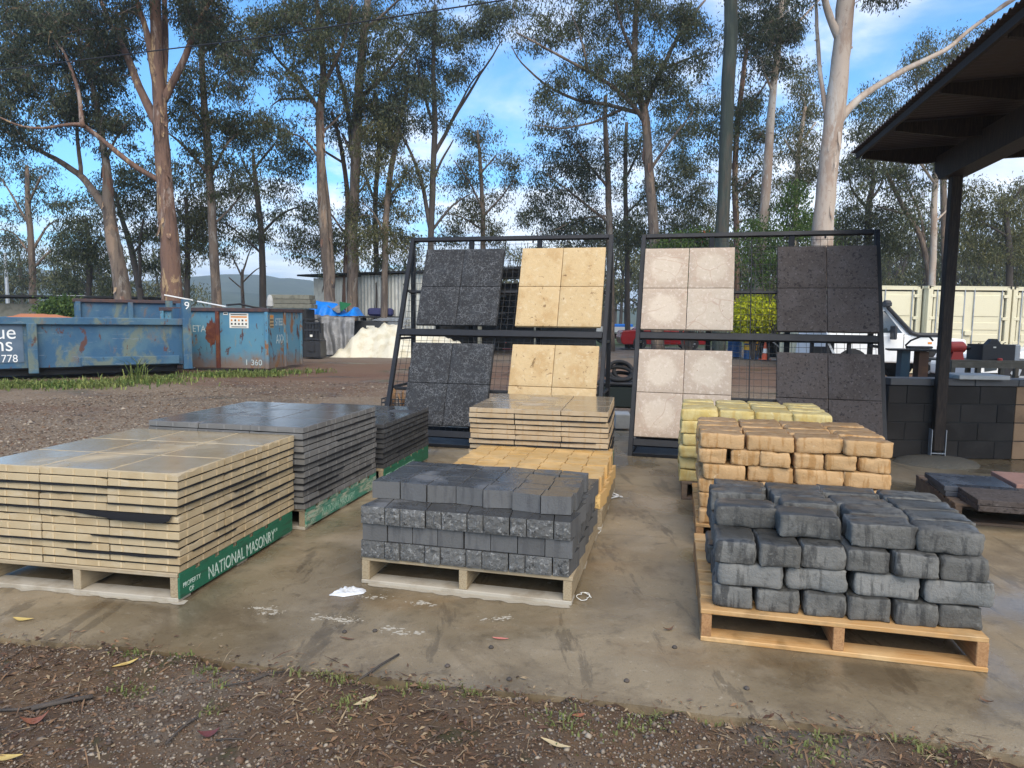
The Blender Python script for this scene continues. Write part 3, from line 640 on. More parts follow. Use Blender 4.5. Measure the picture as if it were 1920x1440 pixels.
# ---------------------------------------------------------------- paver stacks
def paver_mesh(name, s, th, mats, rib=True):
    b = MB(); n = 7; h = s / 2; c = .004; r = random.Random(len(bpy.data.meshes))
    e = [(-h + s * i / n, -h) for i in range(n)] + [(h, -h + s * i / n) for i in range(n)] + [(h - s * i / n, h) for i in range(n)] + [(-h, h - s * i / n) for i in range(n)]
    k = len(e); g = lambda a: r.gauss(0, a)
    out = [(x * (1 + g(.0016)), y * (1 + g(.0016))) for x, y in e]
    ch = [r.uniform(.002, .006) + (r.random() < .10) * r.uniform(.004, .012) for _ in e]
    top_ = [(x * (1 - q / h), y * (1 - q / h), th / 2) for (x, y), q in zip(out, ch)]
    up_ = [(x, y, th / 2 - q * .8) for (x, y), q in zip(out, ch)]
    lo_ = [(x, y, -th / 2 + .0015 + abs(g(.001))) for x, y in out]; bo_ = [(x * .985, y * .985, -th / 2) for x, y in out]
    b.add(top_ + up_ + lo_ + bo_, [tuple(range(k)), tuple(range(4 * k - 1, 3 * k - 1, -1))] + [(a * k + i, (a + 1) * k + i, (a + 1) * k + (i + 1) % k, a * k + (i + 1) % k) for a in range(3) for i in range(k)])
    if rib:
        for x in (-s / 3, 0, s / 3):
            for sg in (-1, 1):
                b.box((x, sg * (s / 2 + .0005), -.002), (.011, .0035, th - .010), mi=1)
                b.box((sg * (s / 2 + .0005), x, -.002), (.0035, .011, th - .010), mi=1)
    return b.mesh(name, mats)
def paver_stack(label, near_right, yaw, ztop, layers, mats, strips, seed, base=.15):
    r = random.Random(seed); s = .4
    W_ = 3 * s
    o = local_corner((*near_right, base), yaw, -W_, 0)
    t = thing('paver_stack', label, 'paver stack', o, yaw, 'stacks of square pavers')
    p = (ztop - base) / layers; th = p - .0045
    M_ = [paver_mesh('paver', s - .005, th, mats) for _ in range(5)]; LN = MB(); LN.box((0, 0, 0), (W_ - .014, W_ - .014, .0046)); LN = LN.mesh('gap_shade_sheet', m_liner_shade)
    for k in range(layers):
        ox, oy = r.uniform(-.006, .006), r.uniform(-.006, .006)
        if k: put('gap_shade_sheet', LN, t, (W_ / 2 + ox, W_ / 2 + oy, p * k - .0018))  # black sheet added to draw the shadow gap between two layers
        for i in range(3):
            for j in range(3):
                if i == 1 and j == 1 and k < layers - 1: continue
                put('paver', r.choice(M_), t, (s * (i + .5) + ox + r.uniform(-.003, .003), s * (j + .5) + oy + r.uniform(-.003, .003), p * (k + .5) + .0005), (0, 0, r.uniform(-.005, .005) + r.choice((0, PI / 2, PI, 3 * PI / 2))))
    # black plastic strips showing between the layers
    for (k, side, x0, x1, drop) in strips:
        b = MB(); n = 26; rows = [[], [], []]
        z = p * k
        for q in range(n):
            f = q / (n - 1); u = x0 + (x1 - x0) * f
            dr = drop * (1 if side == 'f' else .5) * (0.35 + .9 * abs(mn.noise(Vector((u * 3.1, k * 3.3, seed))))) * min(1, 8 * f, 8 * (1 - f) + .15)
            lift = .004 * mn.noise(Vector((u * 9, k, seed + 3.))) 
            if side == 'f': P_ = lambda o_, zz: (u, -o_, zz)
            else: P_ = lambda o_, zz: (W_ + o_, u, zz)
            rows[0].append(P_(-.01, z)); rows[1].append(P_(.007 + .004 * mn.noise(Vector((u * 5, k, 2.))), z + .0015 + lift)); rows[2].append(P_(.009 + .003 * mn.noise(Vector((u * 6, k, 7.))), z - dr))
        b.grid(np.array(rows)); b.build('plastic_interleaf', m_liner_shade, t, smooth=True)
    return t, p
def strips(seed, layers, ks_f, ks_r):
    r = random.Random(seed); out = []
    for k, a, c, dr in ks_f: out.append((k, 'f', a, c, dr))
    for k, a, c, dr in ks_r: out.append((k, 'r', a, c, dr))
    return out
weath = (m_wood, m_wood_y, m_dusty)
# cream stack, front left
yw = -.172; cn = (-1.665, 3.37)
pal = pallet('weathered pallet with green side lettered NATIONAL MASONRY under the cream pavers', local_corner(cn, yw, -1.19, .0), yw, 1.175, 1.175, weath, m_green)
def stencil(pal_, w, parts_, m, z=.012):
    for body, size, y, zz, sxx in parts_:
        text('lettering', body, size, m, pal_, frame4((w + .0108, y, zz), (0, 1, 0), (0, 0, 1)), sxx)
stencil(pal, 1.175, [('PROPERTY', .036, .025, .068, .85), ('OF', .036, .075, .030, .85), ('NATIONAL MASONRY', .100, .235, .032, .70), ('C', .05, .862, .045, .8)], m_letter)
stencil(pal, 1.175, [('FOR', .030, .925, .078, .9)], m_letter_pale)
st, pc = paver_stack('stack of pale cream square pavers with wet glossy top, black plastic flap hanging in front', cn, yw, .665, 12, [m_cream, m_cream_rib],
    strips(1, 12, [(10, 0, 1.2, .010), (9, 0, .8, .003), (4, .7, 1.2, .006), (3, .1, .7, .003), (2, .55, 1.19, .014), (8, .8, 1.2, .004)],
           [(10, 0, 1.2, .009), (8, 0, .85, .016), (6, .2, .7, .005), (5, .45, 1.2, .018), (3, .3, 1.2, .02), (2, .1, .5, .006), (7, .5, 1.2, .008)]), 21)
b = MB(); rows = [[], [], []]
for q in range(40):
    f = q / 39; x = .02 + f * 1.15
    dr = .004 + .034 * max(0, min(1, (f - .45) / .32)) + .002 * mn.noise(Vector((x * 12, 1, 1)))
    if f > .97: dr *= 1 - (f - .97) * 12
    z = pc * 7
    rows[0].append((x, .01, z)); rows[1].append((x, -.012 - .004 * mn.noise(Vector((x * 7, 0, 3))), z + .001)); rows[2].append((x - dr * .4 * f, -.010 - dr * .25, z - dr))
b.grid(np.array(rows)); b.build('plastic_flap', m_liner_shade, st, smooth=True)
# grey stack behind it
yw = -.215; cn = (-1.395, 4.56)
pal = pallet('weathered pallet with scuffed faded green side under the grey pavers', local_corner(cn, yw, -1.19, .03), yw, 1.175, 1.175, weath, m_green_worn)
stencil(pal, 1.175, [('PROPERTY', .034, .03, .075, .8), ('OF', .034, .07, .038, .8), ('NATIONAL MASONRY', .085, .225, .035, .62)], m_letter_pale)
paver_stack('stack of mid grey square pavers with rain puddled top', cn, yw, .715, 13, [m_grey, m_grey_rib],
    strips(2, 13, [(11, .1, 1.2, .006), (9, 1.0, 1.2, .01), (7, .9, 1.2, .012), (6, .9, 1.2, .01), (4, .9, 1.2, .01), (3, .9, 1.2, .012), (1, .9, 1.2, .012)],
           [(11, 0, 1.2, .015), (9, .5, 1.2, .016), (7, 0, 1.15, .014), (6, .2, .9, .01), (5, 0, 1.2, .008), (4, 0, .6, .008), (2, .2, 1.1, .008), (3, 0, .5, .008), (1, 0, .4, .006)]), 22)
# charcoal stack behind that
yw = -.205; cn = (-1.10, 5.86)
pal = pallet('weathered pallet with bright green side under the charcoal pavers', local_corner(cn, yw, -1.18, .0), yw, 1.175, 1.175, weath, m_green)
stencil(pal, 1.175, [('PROPERTY', .034, .03, .075, .8), ('OF', .034, .07, .038, .8), ('NATIONAL MASONRY', .085, .225, .035, .62)], m_letter_pale)
paver_stack('low dark stack of charcoal square pavers nearest the left display rack', cn, yw, .545, 9, [m_char, m_char_rib],
    strips(3, 9, [(k, .8, 1.2, .01) for k in (8, 6, 4, 2)], [(8, 0, 1.2, .01), (6, 0, 1.2, .012), (5, .2, 1.2, .008), (3, 0, 1.1, .01), (2, .3, 1.2, .01)]), 23)
# tan stack in the middle
yw = -.187; cn = (.812, 5.70)
pal = pallet('pallet with green side under the tan pavers', local_corner(cn, yw, -1.18, .0), yw, 1.175, 1.175, weath, m_green)
paver_stack('stack of tan square pavers with mirror wet top under the sandstone slabs', cn, yw, .692, 12, [m_tan, m_tan_rib],
    strips(4, 12, [(10, 0, 1.18, .013), (9, 0, 1.2, .003), (6, .03, 1.1, .009), (5, 0, 1.2, .010), (4, 0, 1.2, .004), (3, 0, 1.2, .004)],
           [(10, 0, 1.2, .01), (8, 0, 1.2, .01), (5, 0, 1.2, .01), (3, 0, 1.2, .008), (2, 0, 1.2, .01)]), 24)

# ---------------------------------------------------------------- tumbled blocks
def tumbled(name, m, half, seed, r=.015):
    h = np.array(half); t = np.array([-1, -.86, -.55, -.2, .2, .55, .86, 1.0]); n = len(t)
    idx = {}; V = []; Fs = []
    def vid(p):
        k = tuple(np.round(p, 4))
        if k not in idx: idx[k] = len(V); V.append(p)
        return idx[k]
    for a in range(3):
        o1, o2 = (a + 1) % 3, (a + 2) % 3
        for sg in (-1, 1):
            for i in range(n - 1):
                for j in range(n - 1):
                    q = []
                    for u, v in ((i, j), (i + 1, j), (i + 1, j + 1), (i, j + 1)):
                        p = np.zeros(3); p[a] = sg; p[o1] = t[u]; p[o2] = t[v]; q.append(vid(p))
                    Fs.append(q if sg > 0 else q[::-1])
    W_ = []
    o = Vector((seed * 3.7, seed * 1.9, seed * 5.3))
    for p in V:
        x = p * h
        rr = r * (1 + .8 * mn.noise(Vector(p * 1.6) + o))
        q = np.clip(x, -(h - rr), h - rr); d = x - q; L = np.linalg.norm(d)
        x = q + d / L * rr if L > 1e-9 else x
        v = Vector(x)
        x = x + p * .005 * mn.noise(v * 9 + o) + .0035 * np.array(mn.noise_vector(v * 26 + o)) + p * .004 * mn.noise(v * 60 + o) - p * .016 * max(0, mn.noise(v * 15 + o * 2) - .22) * (np.sort(np.abs(p))[1] > .8)
        x[0] *= 1 + .05 * mn.noise(Vector((p[1] * .8, p[2], seed))); 
        W_.append(x)
    b = MB(); b.add(np.array(W_), Fs); return b.mesh(name, m, smooth=True)
def block_stack(label, loc, yaw, courses, ch, mset, seed, top_z0=.15, top_skip=(), top_shift=None, pale=None, bl=.284, wid=.188, nd=3):
    """courses: string of h (headers to the front) and s (stretchers)"""
    r = random.Random(seed)
    t = thing('block_stack', label, 'block stack', (loc[0], loc[1], top_z0), yaw, 'pallet loads of tumbled blocks')
    H_ = [tumbled('block', mset, (bl / 2 - .003, wid / 2 - .003, ch / 2), seed * 10 + k) for k in range(5)]
    HP = [tumbled('block', pale, (bl / 2 - .003, wid / 2 - .003, ch / 2), seed * 10 + k) for k in range(2)] if pale else None
    for k, c in enumerate(courses):
        nx, ny = (6, nd) if c == 'h' else (4, 4)
        dx, dy = (wid, bl) if c == 'h' else (bl, .203)
        sh = r.uniform(-.012, .012)
        last = k == len(courses) - 1
        for i in range(nx):
            for j in range(ny):
                if not last and k < len(courses) - 2 and 0 < i < nx - 1 and 0 < j < ny - 1: continue
                if last and (i, j) in top_skip: continue
                ox = oy = 0
                if last and top_shift and (i, j) in top_shift: ox, oy = top_shift[(i, j)]
                me = r.choice(HP) if (HP and k == 1 and j == 0) else r.choice(H_)
                put('block', me, t, (dx * (i + .5) + sh + ox + r.uniform(-.010, .010), dy * (j + .5) + oy + r.uniform(-.022, .012), ch * (k + .5) + r.uniform(-.001, .0015)),
                    (r.uniform(-.012, .012), r.uniform(-.012, .012), (PI / 2 if c == 'h' else 0) + r.uniform(-.055, .055) + r.choice((0, PI))), (r.uniform(.93, 1.02), r.uniform(.93, 1.01), 1))
    return t
pine = (m_pine, m_pine_y, m_pine)
yw = -.228; c0 = np.array([.875, 3.025, 0])
pal = pallet('new orange pine pallet under the charcoal tumbled blocks', c0, yw, 1.165, 1.165, pine, None)
bl0 = local_corner(c0, yw, .065, .045)
block_stack('load of weathered charcoal tumbled blocks, its front top course partly taken', bl0, yw, 'hshs', .1055, m_blk, 1, .15, bl=.279, wid=.186,
    top_skip={(0, 0)}, top_shift={(1, 0): (-.03, .095), (0, 1): (-.02, -.02), (1, 1): (.015, .14), (0, 2): (-.03, .05), (1, 2): (0, .08), (2, 0): (-.01, .03), (3, 0): (-.025, .035), (2, 1): (.02, .02)}, pale=m_blkp)
yw2 = -.235; c1 = np.array([1.205, 4.36, 0])
pallet('pine pallet under the tan tumbled blocks', c1, yw2, 1.165, 1.165, pine, None)
block_stack('tall load of tan tumbled blocks behind the charcoal ones', local_corner(c1, yw2, .01, .01), yw2, 'hshshs', .0985, m_tblk, 2, .15)
yw3 = -.235; c2 = np.array([*(G(1283, 767, .747)[:2] + (.0, .0)), 0])
pallet('old pallet under the yellow tumbled blocks', c2, yw3, 1.165, 1.165, (m_dark_wood, m_dark_wood, m_dark_wood), None)
block_stack('load of pale yellow tumbled blocks farthest back, beside the cream slabs', local_corner(c2, yw3, -.02, .0), yw3, 'hshshs', .0995, m_yblk, 3, .15)

# ---------------------------------------------------------------- tapered retaining wall blocks
def wedge(name, wf, wb, d, h, mats, seed, rough_front=True):
    """plan trapezoid, face width wf at y=0, wb at y=d; the face is split stone"""
    b = MB(); n = 8
    if rough_front:
        xs_ = np.linspace(-wf / 2, wf / 2, n + 1); zs_ = np.linspace(-h / 2, h / 2, 7)
        P = np.array([[(x, -.008 * (.7 + 1.1 * mn.noise(Vector((x * 30, z * 30, seed))) + .7 * mn.noise(Vector((x * 75, z * 75, seed)))) * (0.15 if i in (0, 6) or j in (0, n) else 1), z) for j, x in enumerate(xs_)] for i, z in enumerate(zs_)])
        b.grid(P, 1)
    c = .004
    pl = [(-wf / 2, .0), (wf / 2, .0), (wb / 2, d - c), (wb / 2 - c, d), (-wb / 2 + c, d), (-wb / 2, d - c)]
    b.xprism(pl, -h / 2, h / 2, 0)
    return b.mesh(name, mats)
def ret_stack(label, loc, yaw, ms, seed, rows=4, rh=.0965, offs=(.0, .008, -.006, .155), top_ranks=99):
    r = random.Random(seed)
    t = thing('wall_block_stack', label, 'block stack', (loc[0], loc[1], .15), yaw, 'pallet loads of tapered wall blocks')
    ww, wn_, dp = .142, .088, .2
    A = [wedge('wall_block', ww - .006, wn_ - .005, dp - .004, rh - .002, ms, seed + k) for k in range(3)]
    B = [wedge('wall_block', wn_ - .006, ww - .005, dp - .004, rh - .002, ms, seed + 5 + k) for k in range(3)]
    S1 = [wedge('wall_block', .1395, .136, .112, rh - .002, ms, seed + 9, False)]
    for k in range(rows):
        z = rh * (k + .5); y0 = offs[k]; last = k == rows - 1
        if not last and k % 2 == 0:
            for rank in range(5):
                x = .005 + r.uniform(-.004, .004) + (0 if rank % 2 == 0 else 0)
                for i in range(10):
                    wide = i % 2 == 0
                    w = ww if wide else wn_
                    if not (0 < rank < 4 and 0 < i < 9):
                        tilt = (i / 9 - .5) * 0.0
                        me = r.choice(A if wide else B)
                        fl = rank % 2 == 1
                        if fl: me = r.choice(B if wide else A)
                        put('wall_block', me, t, (x + w / 2, y0 + rank * dp + (dp if fl else 0) + r.uniform(-.006, .005), z), (0, 0, (PI if fl else 0) + r.uniform(-.015, .015)))
                    x += w
        elif not last:
            for rank in range(9):
                for i in range(8):
                    if 0 < rank < 8 and 0 < i < 7: continue
                    put('wall_block', S1[0], t, (.01 + .1445 * (i + .5) + r.uniform(-.002, .002), y0 + rank * .115 + r.uniform(-.006, .005), z), (0, 0, r.uniform(-.025, .025)))
        else:
            L = .163; tp = .022
            def top(wl, wr):
                b = MB(); g = .0036
                b.xprism([(-L / 2 + g, -wl / 2 + g), (L / 2 - g, -wr / 2 + g), (L / 2 - g, wr / 2 - g), (-L / 2 + g, wl / 2 - g)], -rh / 2, rh / 2); 
                return b.mesh('wall_block', ms)
            TA, TB = top(.113 + tp, .113 - tp), top(.113 - tp, .113 + tp)
            nr = int((1.12 - y0) / .115)
            for rank in range(min(nr + 1, top_ranks)):
                for i in range(7):
                    a = (i + rank) % 2 == 0
                    sx_ = .0 if rank % 3 else -.012
                    dz = .004 * mn.noise(Vector((i * .7, rank * .8, seed))) + .002 * r.random()
                    st_ = -.05 * max(0, i - 3) / 3 if rank < 4 else 0      # the front ranks step forward on the right
                    put('wall_block', TA if a else TB, t, (.012 + L * (i + .5) + sx_ + r.uniform(-.002, .002), y0 + .0575 + rank * .1145 + st_ + r.uniform(-.003, .003), z + dz), (dz * 3, dz * 2, r.uniform(-.03, .03)))
    return t
yw = -.235; c3 = np.array([-.815, 3.665, 0])
pallet('cream weathered pallet under the charcoal wall blocks', c3, yw, 1.165, 1.165, weath, None)
ret_stack('load of charcoal tapered wall blocks with split stone faces in front of the yellow ones', local_corner(c3, yw, .0, -.01), yw, [m_ret, m_retf], 31, top_ranks=5)
yw = -.225; c4 = np.array([-.50, 4.93, 0])
pallet('weathered pallet under the orange yellow wall blocks', c4, yw, 1.165, 1.165, weath, None)
ret_stack('load of orange yellow tapered wall blocks between charcoal blocks and tan pavers', local_corner(c4, yw, .0, .0), yw, [m_rety, m_retyf], 41, rows=2, rh=.105, offs=(.0, .01))

# ---------------------------------------------------------------- pallet of sample slabs on the right
yw = -.275; o = G(1712, 928)
far = np.array(o); near = G(1789, 981)
o = near + np.array([0, 0, 0])
pallet('low old brown pallet carrying loose sample slabs near the post', o, yw, 1.15, 1.0, (m_dark_wood, m_dark_wood, m_dark_wood), None, boards=8)
def flat_slab(name, m, s=.5, th=.04):
    b = MB(); b.box((0, 0, 0), (s, s, th), b=.004); return b.mesh(name, m)
def lay(mesh, label, near_left, yaw, z, th=.04, s=.5):
    o_ = put('sample_slab', mesh, None, local_corner((near_left[0], near_left[1], z + th / 2), yaw, s / 2, s / 2), (0, 0, yaw))
    return tag(o_, label, 'slab', 'sample slabs on the low pallet')
q = G(1770, 921, .19); ms_ = flat_slab('sample_slab', m_sl_blue)
lay(ms_, 'blue charcoal slab lying beneath its twin at the far left of the low pallet', q + (.008, -.006, 0), yw - .03, .151)
lay(ms_, 'wet blue charcoal slab, topmost of the dark pair on the low pallet', q, yw, .192)
q = G(1833, 948, .19); ms_ = flat_slab('sample_slab', m_sl_brown)
lay(ms_, 'mottled brown slab, topmost of the front pair on the low pallet', q, yw, .192)
lay(ms_, 'mottled brown slab under its twin at the front of the low pallet', q + (.0, -.012, 0), yw + .02, .151)
q = G(1905, 918, .19); ms_ = flat_slab('sample_slab', m_sl_pink)
lay(ms_, 'pinkish terracotta slab, topmost of the pair cut by the right frame edge', q, yw, .192)
lay(ms_, 'pinkish slab under its twin at the right frame edge', q + (.01, -.006, 0), yw, .151)

# ---------------------------------------------------------------- display racks
RW, RL = 2.5, 2.655
def rack(label, o, yaw, lean, group):
    t = thing('display_rack', label, 'display rack', (o[0], o[1], 0), yaw, group)
    cl, sl_ = math.cos(lean), math.sin(lean)
    P = lambda u, v, n=0.0: np.array([u, v * sl_ + n * cl, v * cl - n * sl_])      # n: back from the sloping face
    nv = P(0, 0, 1) - P(0, 0, 0)
    def part(name, *bars):
        b = MB()
        for p_, q_, w_, h_, up in bars: b.bar(p_, q_, w_, h_, up, b=.003)
        return b.build(name, m_steel, t)
    top = P(0, RL); yb = top[1] + .02
    for u in (0.0, RW):
        part('side_rail', (P(u, -.02, .025), P(u, RL, .025), .05, .05, nv))
        part('rear_post', ((u, yb, 0), (u, yb, top[2] - .05), .05, .05, (0, 1, 0)))
        part('base_rail', ((u, .03, .025), (u, yb - .025, .025), .045, .05, (0, 0, 1)))
        for v in (.70, 1.95, 1.32):
            p_ = P(u, v, .05); part('strut', (p_, (u, yb - .026, p_[2]), .03, .03, (0, 0, 1)))
    part('top_rail', (P(.027, RL - .02, .025), P(RW - .027, RL - .02, .025), .05, .045, nv))
    for u in (RW * .31, RW * .655):
        part('rear_post', ((u, yb, 0), (u, yb, top[2] - .05), .06, .04, (0, 1, 0)))
    for v in (.19, 1.42):
        part('ledge', (P(.027, v - .035, .012), P(RW - .027, v - .035, .012), .075, .055, nv))
    for v in (.70, 1.95):
        part('cross_rail', (P(.027, v, .085), P(RW - .027, v, .085), .035, .035, nv))
    part('front_rail', ((.027, .02, .02), (RW - .027, .02, .02), .05, .036, (0, 0, 1)))
    part('rear_rail', ((.027, yb, .045), (RW - .027, yb, .045), .04, .05, (0, 0, 1)))
    b = MB(); b.box((RW / 2, .045 + (yb - .1) / 2, .012), (RW - .06, yb - .10, .008)); b.build('base_plate', m_steel, t)
    for u in np.arange(.3, RW - .1, .42):
        part('lug', (P(u, RL - .055, .02), P(u, RL - .085, .02), .02, .02, nv))
    w = MB()
    for u in np.arange(.06, RW - .03, .075):
        w.bar(P(u, .2, .06), P(u, RL - .05, .06), .0036, .0036, nv)
    for v in np.arange(.25, RL - .05, .075):
        w.bar(P(.04, v, .056), P(RW - .04, v, .056), .0036, .0036, nv)
    w.build('wire_mesh', m_wire, t)
    part('mesh_seam', (P(RW * .485, .2, .05), P(RW * .485, RL - .05, .05), .012, .012, nv))
    return P
def slab_mesh(name, m, seed, s=.492, th=.05, amp=.0022):
    b = MB(); n = 16; tx = np.linspace(-s / 2, s / 2, n + 1)
    def hz(x, y):
        e = min(s / 2 - abs(x), s / 2 - abs(y)); k = min(1, e / .016)
        return th / 2 - .006 * (1 - k) ** 2 + amp * k * (mn.noise(Vector((x * 14, y * 14, seed))) + .6 * mn.noise(Vector((x * 33, y * 33, seed + 4.))))
    P = np.array([[(x + .0016 * mn.noise(Vector((x * 20, y * 20, seed + 8.))), y + .0016 * mn.noise(Vector((y * 20, x * 20, seed + 9.))), hz(x, y)) for x in tx] for y in tx])
    b.grid(P)
    n1 = n + 1
    rim = [(0, j) for j in range(n1)] + [(i, n) for i in range(1, n1)] + [(n, j) for j in range(n - 1, -1, -1)] + [(i, 0) for i in range(n - 1, 0, -1)]
    top_ = [tuple(P[i, j]) for i, j in rim]; bot = [(x, y, -th / 2) for x, y, z in top_]; k = len(rim)
    b.add(top_ + bot, [(i, k + i, k + (i + 1) % k, (i + 1) % k) for i in range(k)] + [tuple(range(k, 2 * k))])
    return b.mesh(name, m, smooth=True)
ORD = {(0, 1): 'upper left', (1, 1): 'upper right', (0, 0): 'lower left', (1, 0): 'lower right'}
def hang(P, o, yaw, lean, u0, v0, meshes, look, where, group, seed, skip=()):
    r = random.Random(seed)
    R4 = Matrix.Rotation(yaw, 4, 'Z')
    for (i, j), pos in ORD.items():
        if (i, j) in skip: continue
        c = P(u0 + .5 * (i + .5), v0 + .5 * (j + .5), -.028)
        loc = R4 @ Vector(c) + Vector((o[0], o[1], 0))
        o_ = put('display_slab', r.choice(meshes), None)
        o_.matrix_world = Matrix.Translation(loc) @ R4 @ Matrix.Rotation(PI / 2 - lean, 4, 'X') @ Matrix.Rotation(r.choice((0, PI / 2, PI, 3 * PI / 2)) + r.uniform(-.004, .004), 4, 'Z')
        tag(o_, f'{look}, {pos} of four {where}', 'slab', group)
sm_char = [slab_mesh('display_slab', m_sl_char, k) for k in (1, 2, 3)]; sm_sand = [slab_mesh('display_slab', m_sl_sand, k) for k in (4, 5, 6)]
sm_cream = [slab_mesh('display_slab', m_, k) for k, m_ in ((7, m_sl_cream), (8, m_sl_cream2), (9, m_sl_cream), (17, m_sl_cream2))]; sm_brown = [slab_mesh('display_slab', m_sl_brown, k) for k in (10, 11, 12)]
o = (-1.51, 7.886); yw = -.239; ln = .377
P = rack('black steel rack holding charcoal and sandstone slabs, farther left', o, yw, ln, 'slab display racks')
hang(P, o, yw, ln, .23, 1.465, sm_char, 'charcoal slab with pale scratches', 'in the left rack, top row', 'display slabs', 51)
hang(P, o, yw, ln, .23, .243, sm_char, 'charcoal slab with pale scratches', 'in the left rack, bottom row', 'display slabs', 52)
hang(P, o, yw, ln, 1.455, 1.465, sm_sand, 'golden sandstone slab with pits', 'in the left rack, top row', 'display slabs', 53)
hang(P, o, yw, ln, 1.455, .243, sm_sand, 'golden sandstone slab with pits', 'in the left rack, bottom row', 'display slabs', 54)
o = (1.284, 7.338); yw = -.269; ln = .37
P = rack('black steel rack holding cream and dark brown slabs, nearer the post', o, yw, ln, 'slab display racks')
hang(P, o, yw, ln, .03, 1.445, sm_cream, 'pinkish cream slab', 'in the right rack, top row', 'display slabs', 55)
hang(P, o, yw, ln, .03, .21, sm_cream, 'pinkish cream slab', 'in the right rack, bottom row', 'display slabs', 56)
hang(P, o, yw, ln, 1.478, 1.445, sm_brown, 'pitted dark brown slab', 'in the right rack, top row', 'display slabs', 57)
hang(P, o, yw, ln, 1.478, .21, sm_brown, 'pitted dark brown slab', 'in the right rack, bottom row', 'display slabs', 58)

# ---------------------------------------------------------------- dark block wall, post, roof
def block_wall(name, label, x0, x1, y, m, seed, course=.2, n=4, L=.395, cap=True, end_joint=0.0):
    t = thing(name, label, 'wall', (x0, y, 0), 0)
    r = random.Random(seed); w = x1 - x0
    q = MB(); q.box((w / 2, .095, course * n / 2 - .004), (w - .008, .17, course * n - .012)); q.build('mortar', m_mortar, t)
    cache = {}
    for k in range(n):
        cuts = [0.0]; x = L / 2 if k % 2 else L
        while x < w - .03: cuts.append(x); x += L
        cuts.append(w)
        for a, c in zip(cuts[:-1], cuts[1:]):
            key = round(c - a, 3)
            if key not in cache:
                b = MB(); b.box((0, 0, 0), (c - a - .009, .19, course - .009), b=.004); cache[key] = b.mesh('brick', m)
            put('brick', cache[key], t, ((a + c) / 2, .095 + r.uniform(-.002, .002), course * (k + .5)))
    if cap:
        cuts = [0, w * .32, w * .66, w]
        for a, c in zip(cuts[:-1], cuts[1:]):
            b = MB(); b.box((0, 0, 0), (c - a - .006, .24, .075), b=.005); b.build('capping', m_wallc, t, ((a + c) / 2, .095, course * n + .038))
    return t
block_wall('block_wall', 'low wall of charcoal blocks with pale capping behind the post', 4.06, 5.44, 7.38, m_wallb, 5)
block_wall('block_wall', 'low wall of brown sandstone blocks, continuing right of the charcoal wall', 5.445, 9.2, 7.39, m_walls, 6)
q = MB(); q.box((0, 0, 0), (.52, .42, .045), b=.006)
tag(q.build('loose_slab', m_palec, None, (5.02, 7.475, .8755 + .0235), (0, 0, -.06)), 'pale concrete slab lying loose on the charcoal wall', 'slab')
pad = G(1750, 866)
b = MB(); rows = []
for k, (rr, z) in enumerate([(.42, -.01), (.38, .02), (.30, .045), (.18, .06), (.0, .062)]):
    rows.append([(math.cos(a) * rr * 1.05 * (1 + .13 * mn.noise(Vector((math.cos(a) * 2, math.sin(a) * 2, k * .2)))), math.sin(a) * rr * .8, z + .008 * mn.noise(Vector((math.cos(a) * 5 * rr, math.sin(a) * 5 * rr, 3)))) for a in np.linspace(0, 2 * PI, 28, endpoint=False)])
b.grid(np.array(rows), wrap=True)
tag(b.build('concrete_footing', m_pad, None, (pad[0], pad[1] - .05, 0), smooth=True), 'rough mound of concrete at the foot of the roof post', 'footing')
px0 = G(1750, 862)[0]; py0 = 7.28
t = thing('roof_shelter', 'dark open shelter with corrugated roof on a stained timber post', 'shelter', (px0, py0, 0), -.215)
b = MB(); b.box((0, 0, 1.62), (.105, .105, 3.02), b=.008); b.build('post', m_timber, t)
b = MB()
for s_ in (-1, 1): b.box((s_ * .068, 0, .16), (.008, .09, .36), b=.002)
b.box((0, 0, .085), (.13, .09, .008)); b.build('stirrup', m_gmetal, t)
b = MB(); pf = [(-.20, 3.02), (-.30, 3.10), (-.30, 3.24), (3.7, 3.24), (3.7, 2.98), (-.16, 2.98)]
b.add([(-.105, -u, z) for u, z in pf] + [(.105, -u, z) for u, z in pf], [tuple(range(6)), tuple(range(11, 5, -1))] + [(i, 6 + i, 6 + (i + 1) % 6, (i + 1) % 6) for i in range(6)])
b.build('beam', m_timber, t)
XL = -.86; XR = 5.2; YB = .42; YF = -3.75      # roof outline about the post
slope = .035
zr = lambda x: 3.36 + (x - XL) * slope
for k, y in enumerate((.30, -.80, -1.9, -3.0)):
    b = MB()
    pf2 = [(XL + .03, zr(XL) - .03), (XR, zr(XR) - .03), (XR, zr(XR) - .20), (XL + .55, zr(XL + .55) - .20), (XL + .03, zr(XL) - .10)]
    b.prism(pf2, y - .022, y + .022); b.build('rafter', m_timber, t)
b = MB(); b.bar((XL, YB - .02, zr(XL) - .055), (XL, YF, zr(XL) - .055), .028, .065, b=.003); b.build('fascia', m_timber, t)
b = MB(); yy = np.arange(YF - .05, YB + .05, .0095); ncol = 8
for sheet in range(1):
    P = np.array([[(x, y, zr(x) + .012 * math.sin(2 * PI * y / .076) + .0) for y in yy] for x in np.linspace(XL - .05, XR + .1, ncol)])
    Pb = P.copy(); Pb[..., 2] += .003
    b.grid(P); b.grid(Pb)
b.build('roof_sheet', m_roof, t, smooth=True)
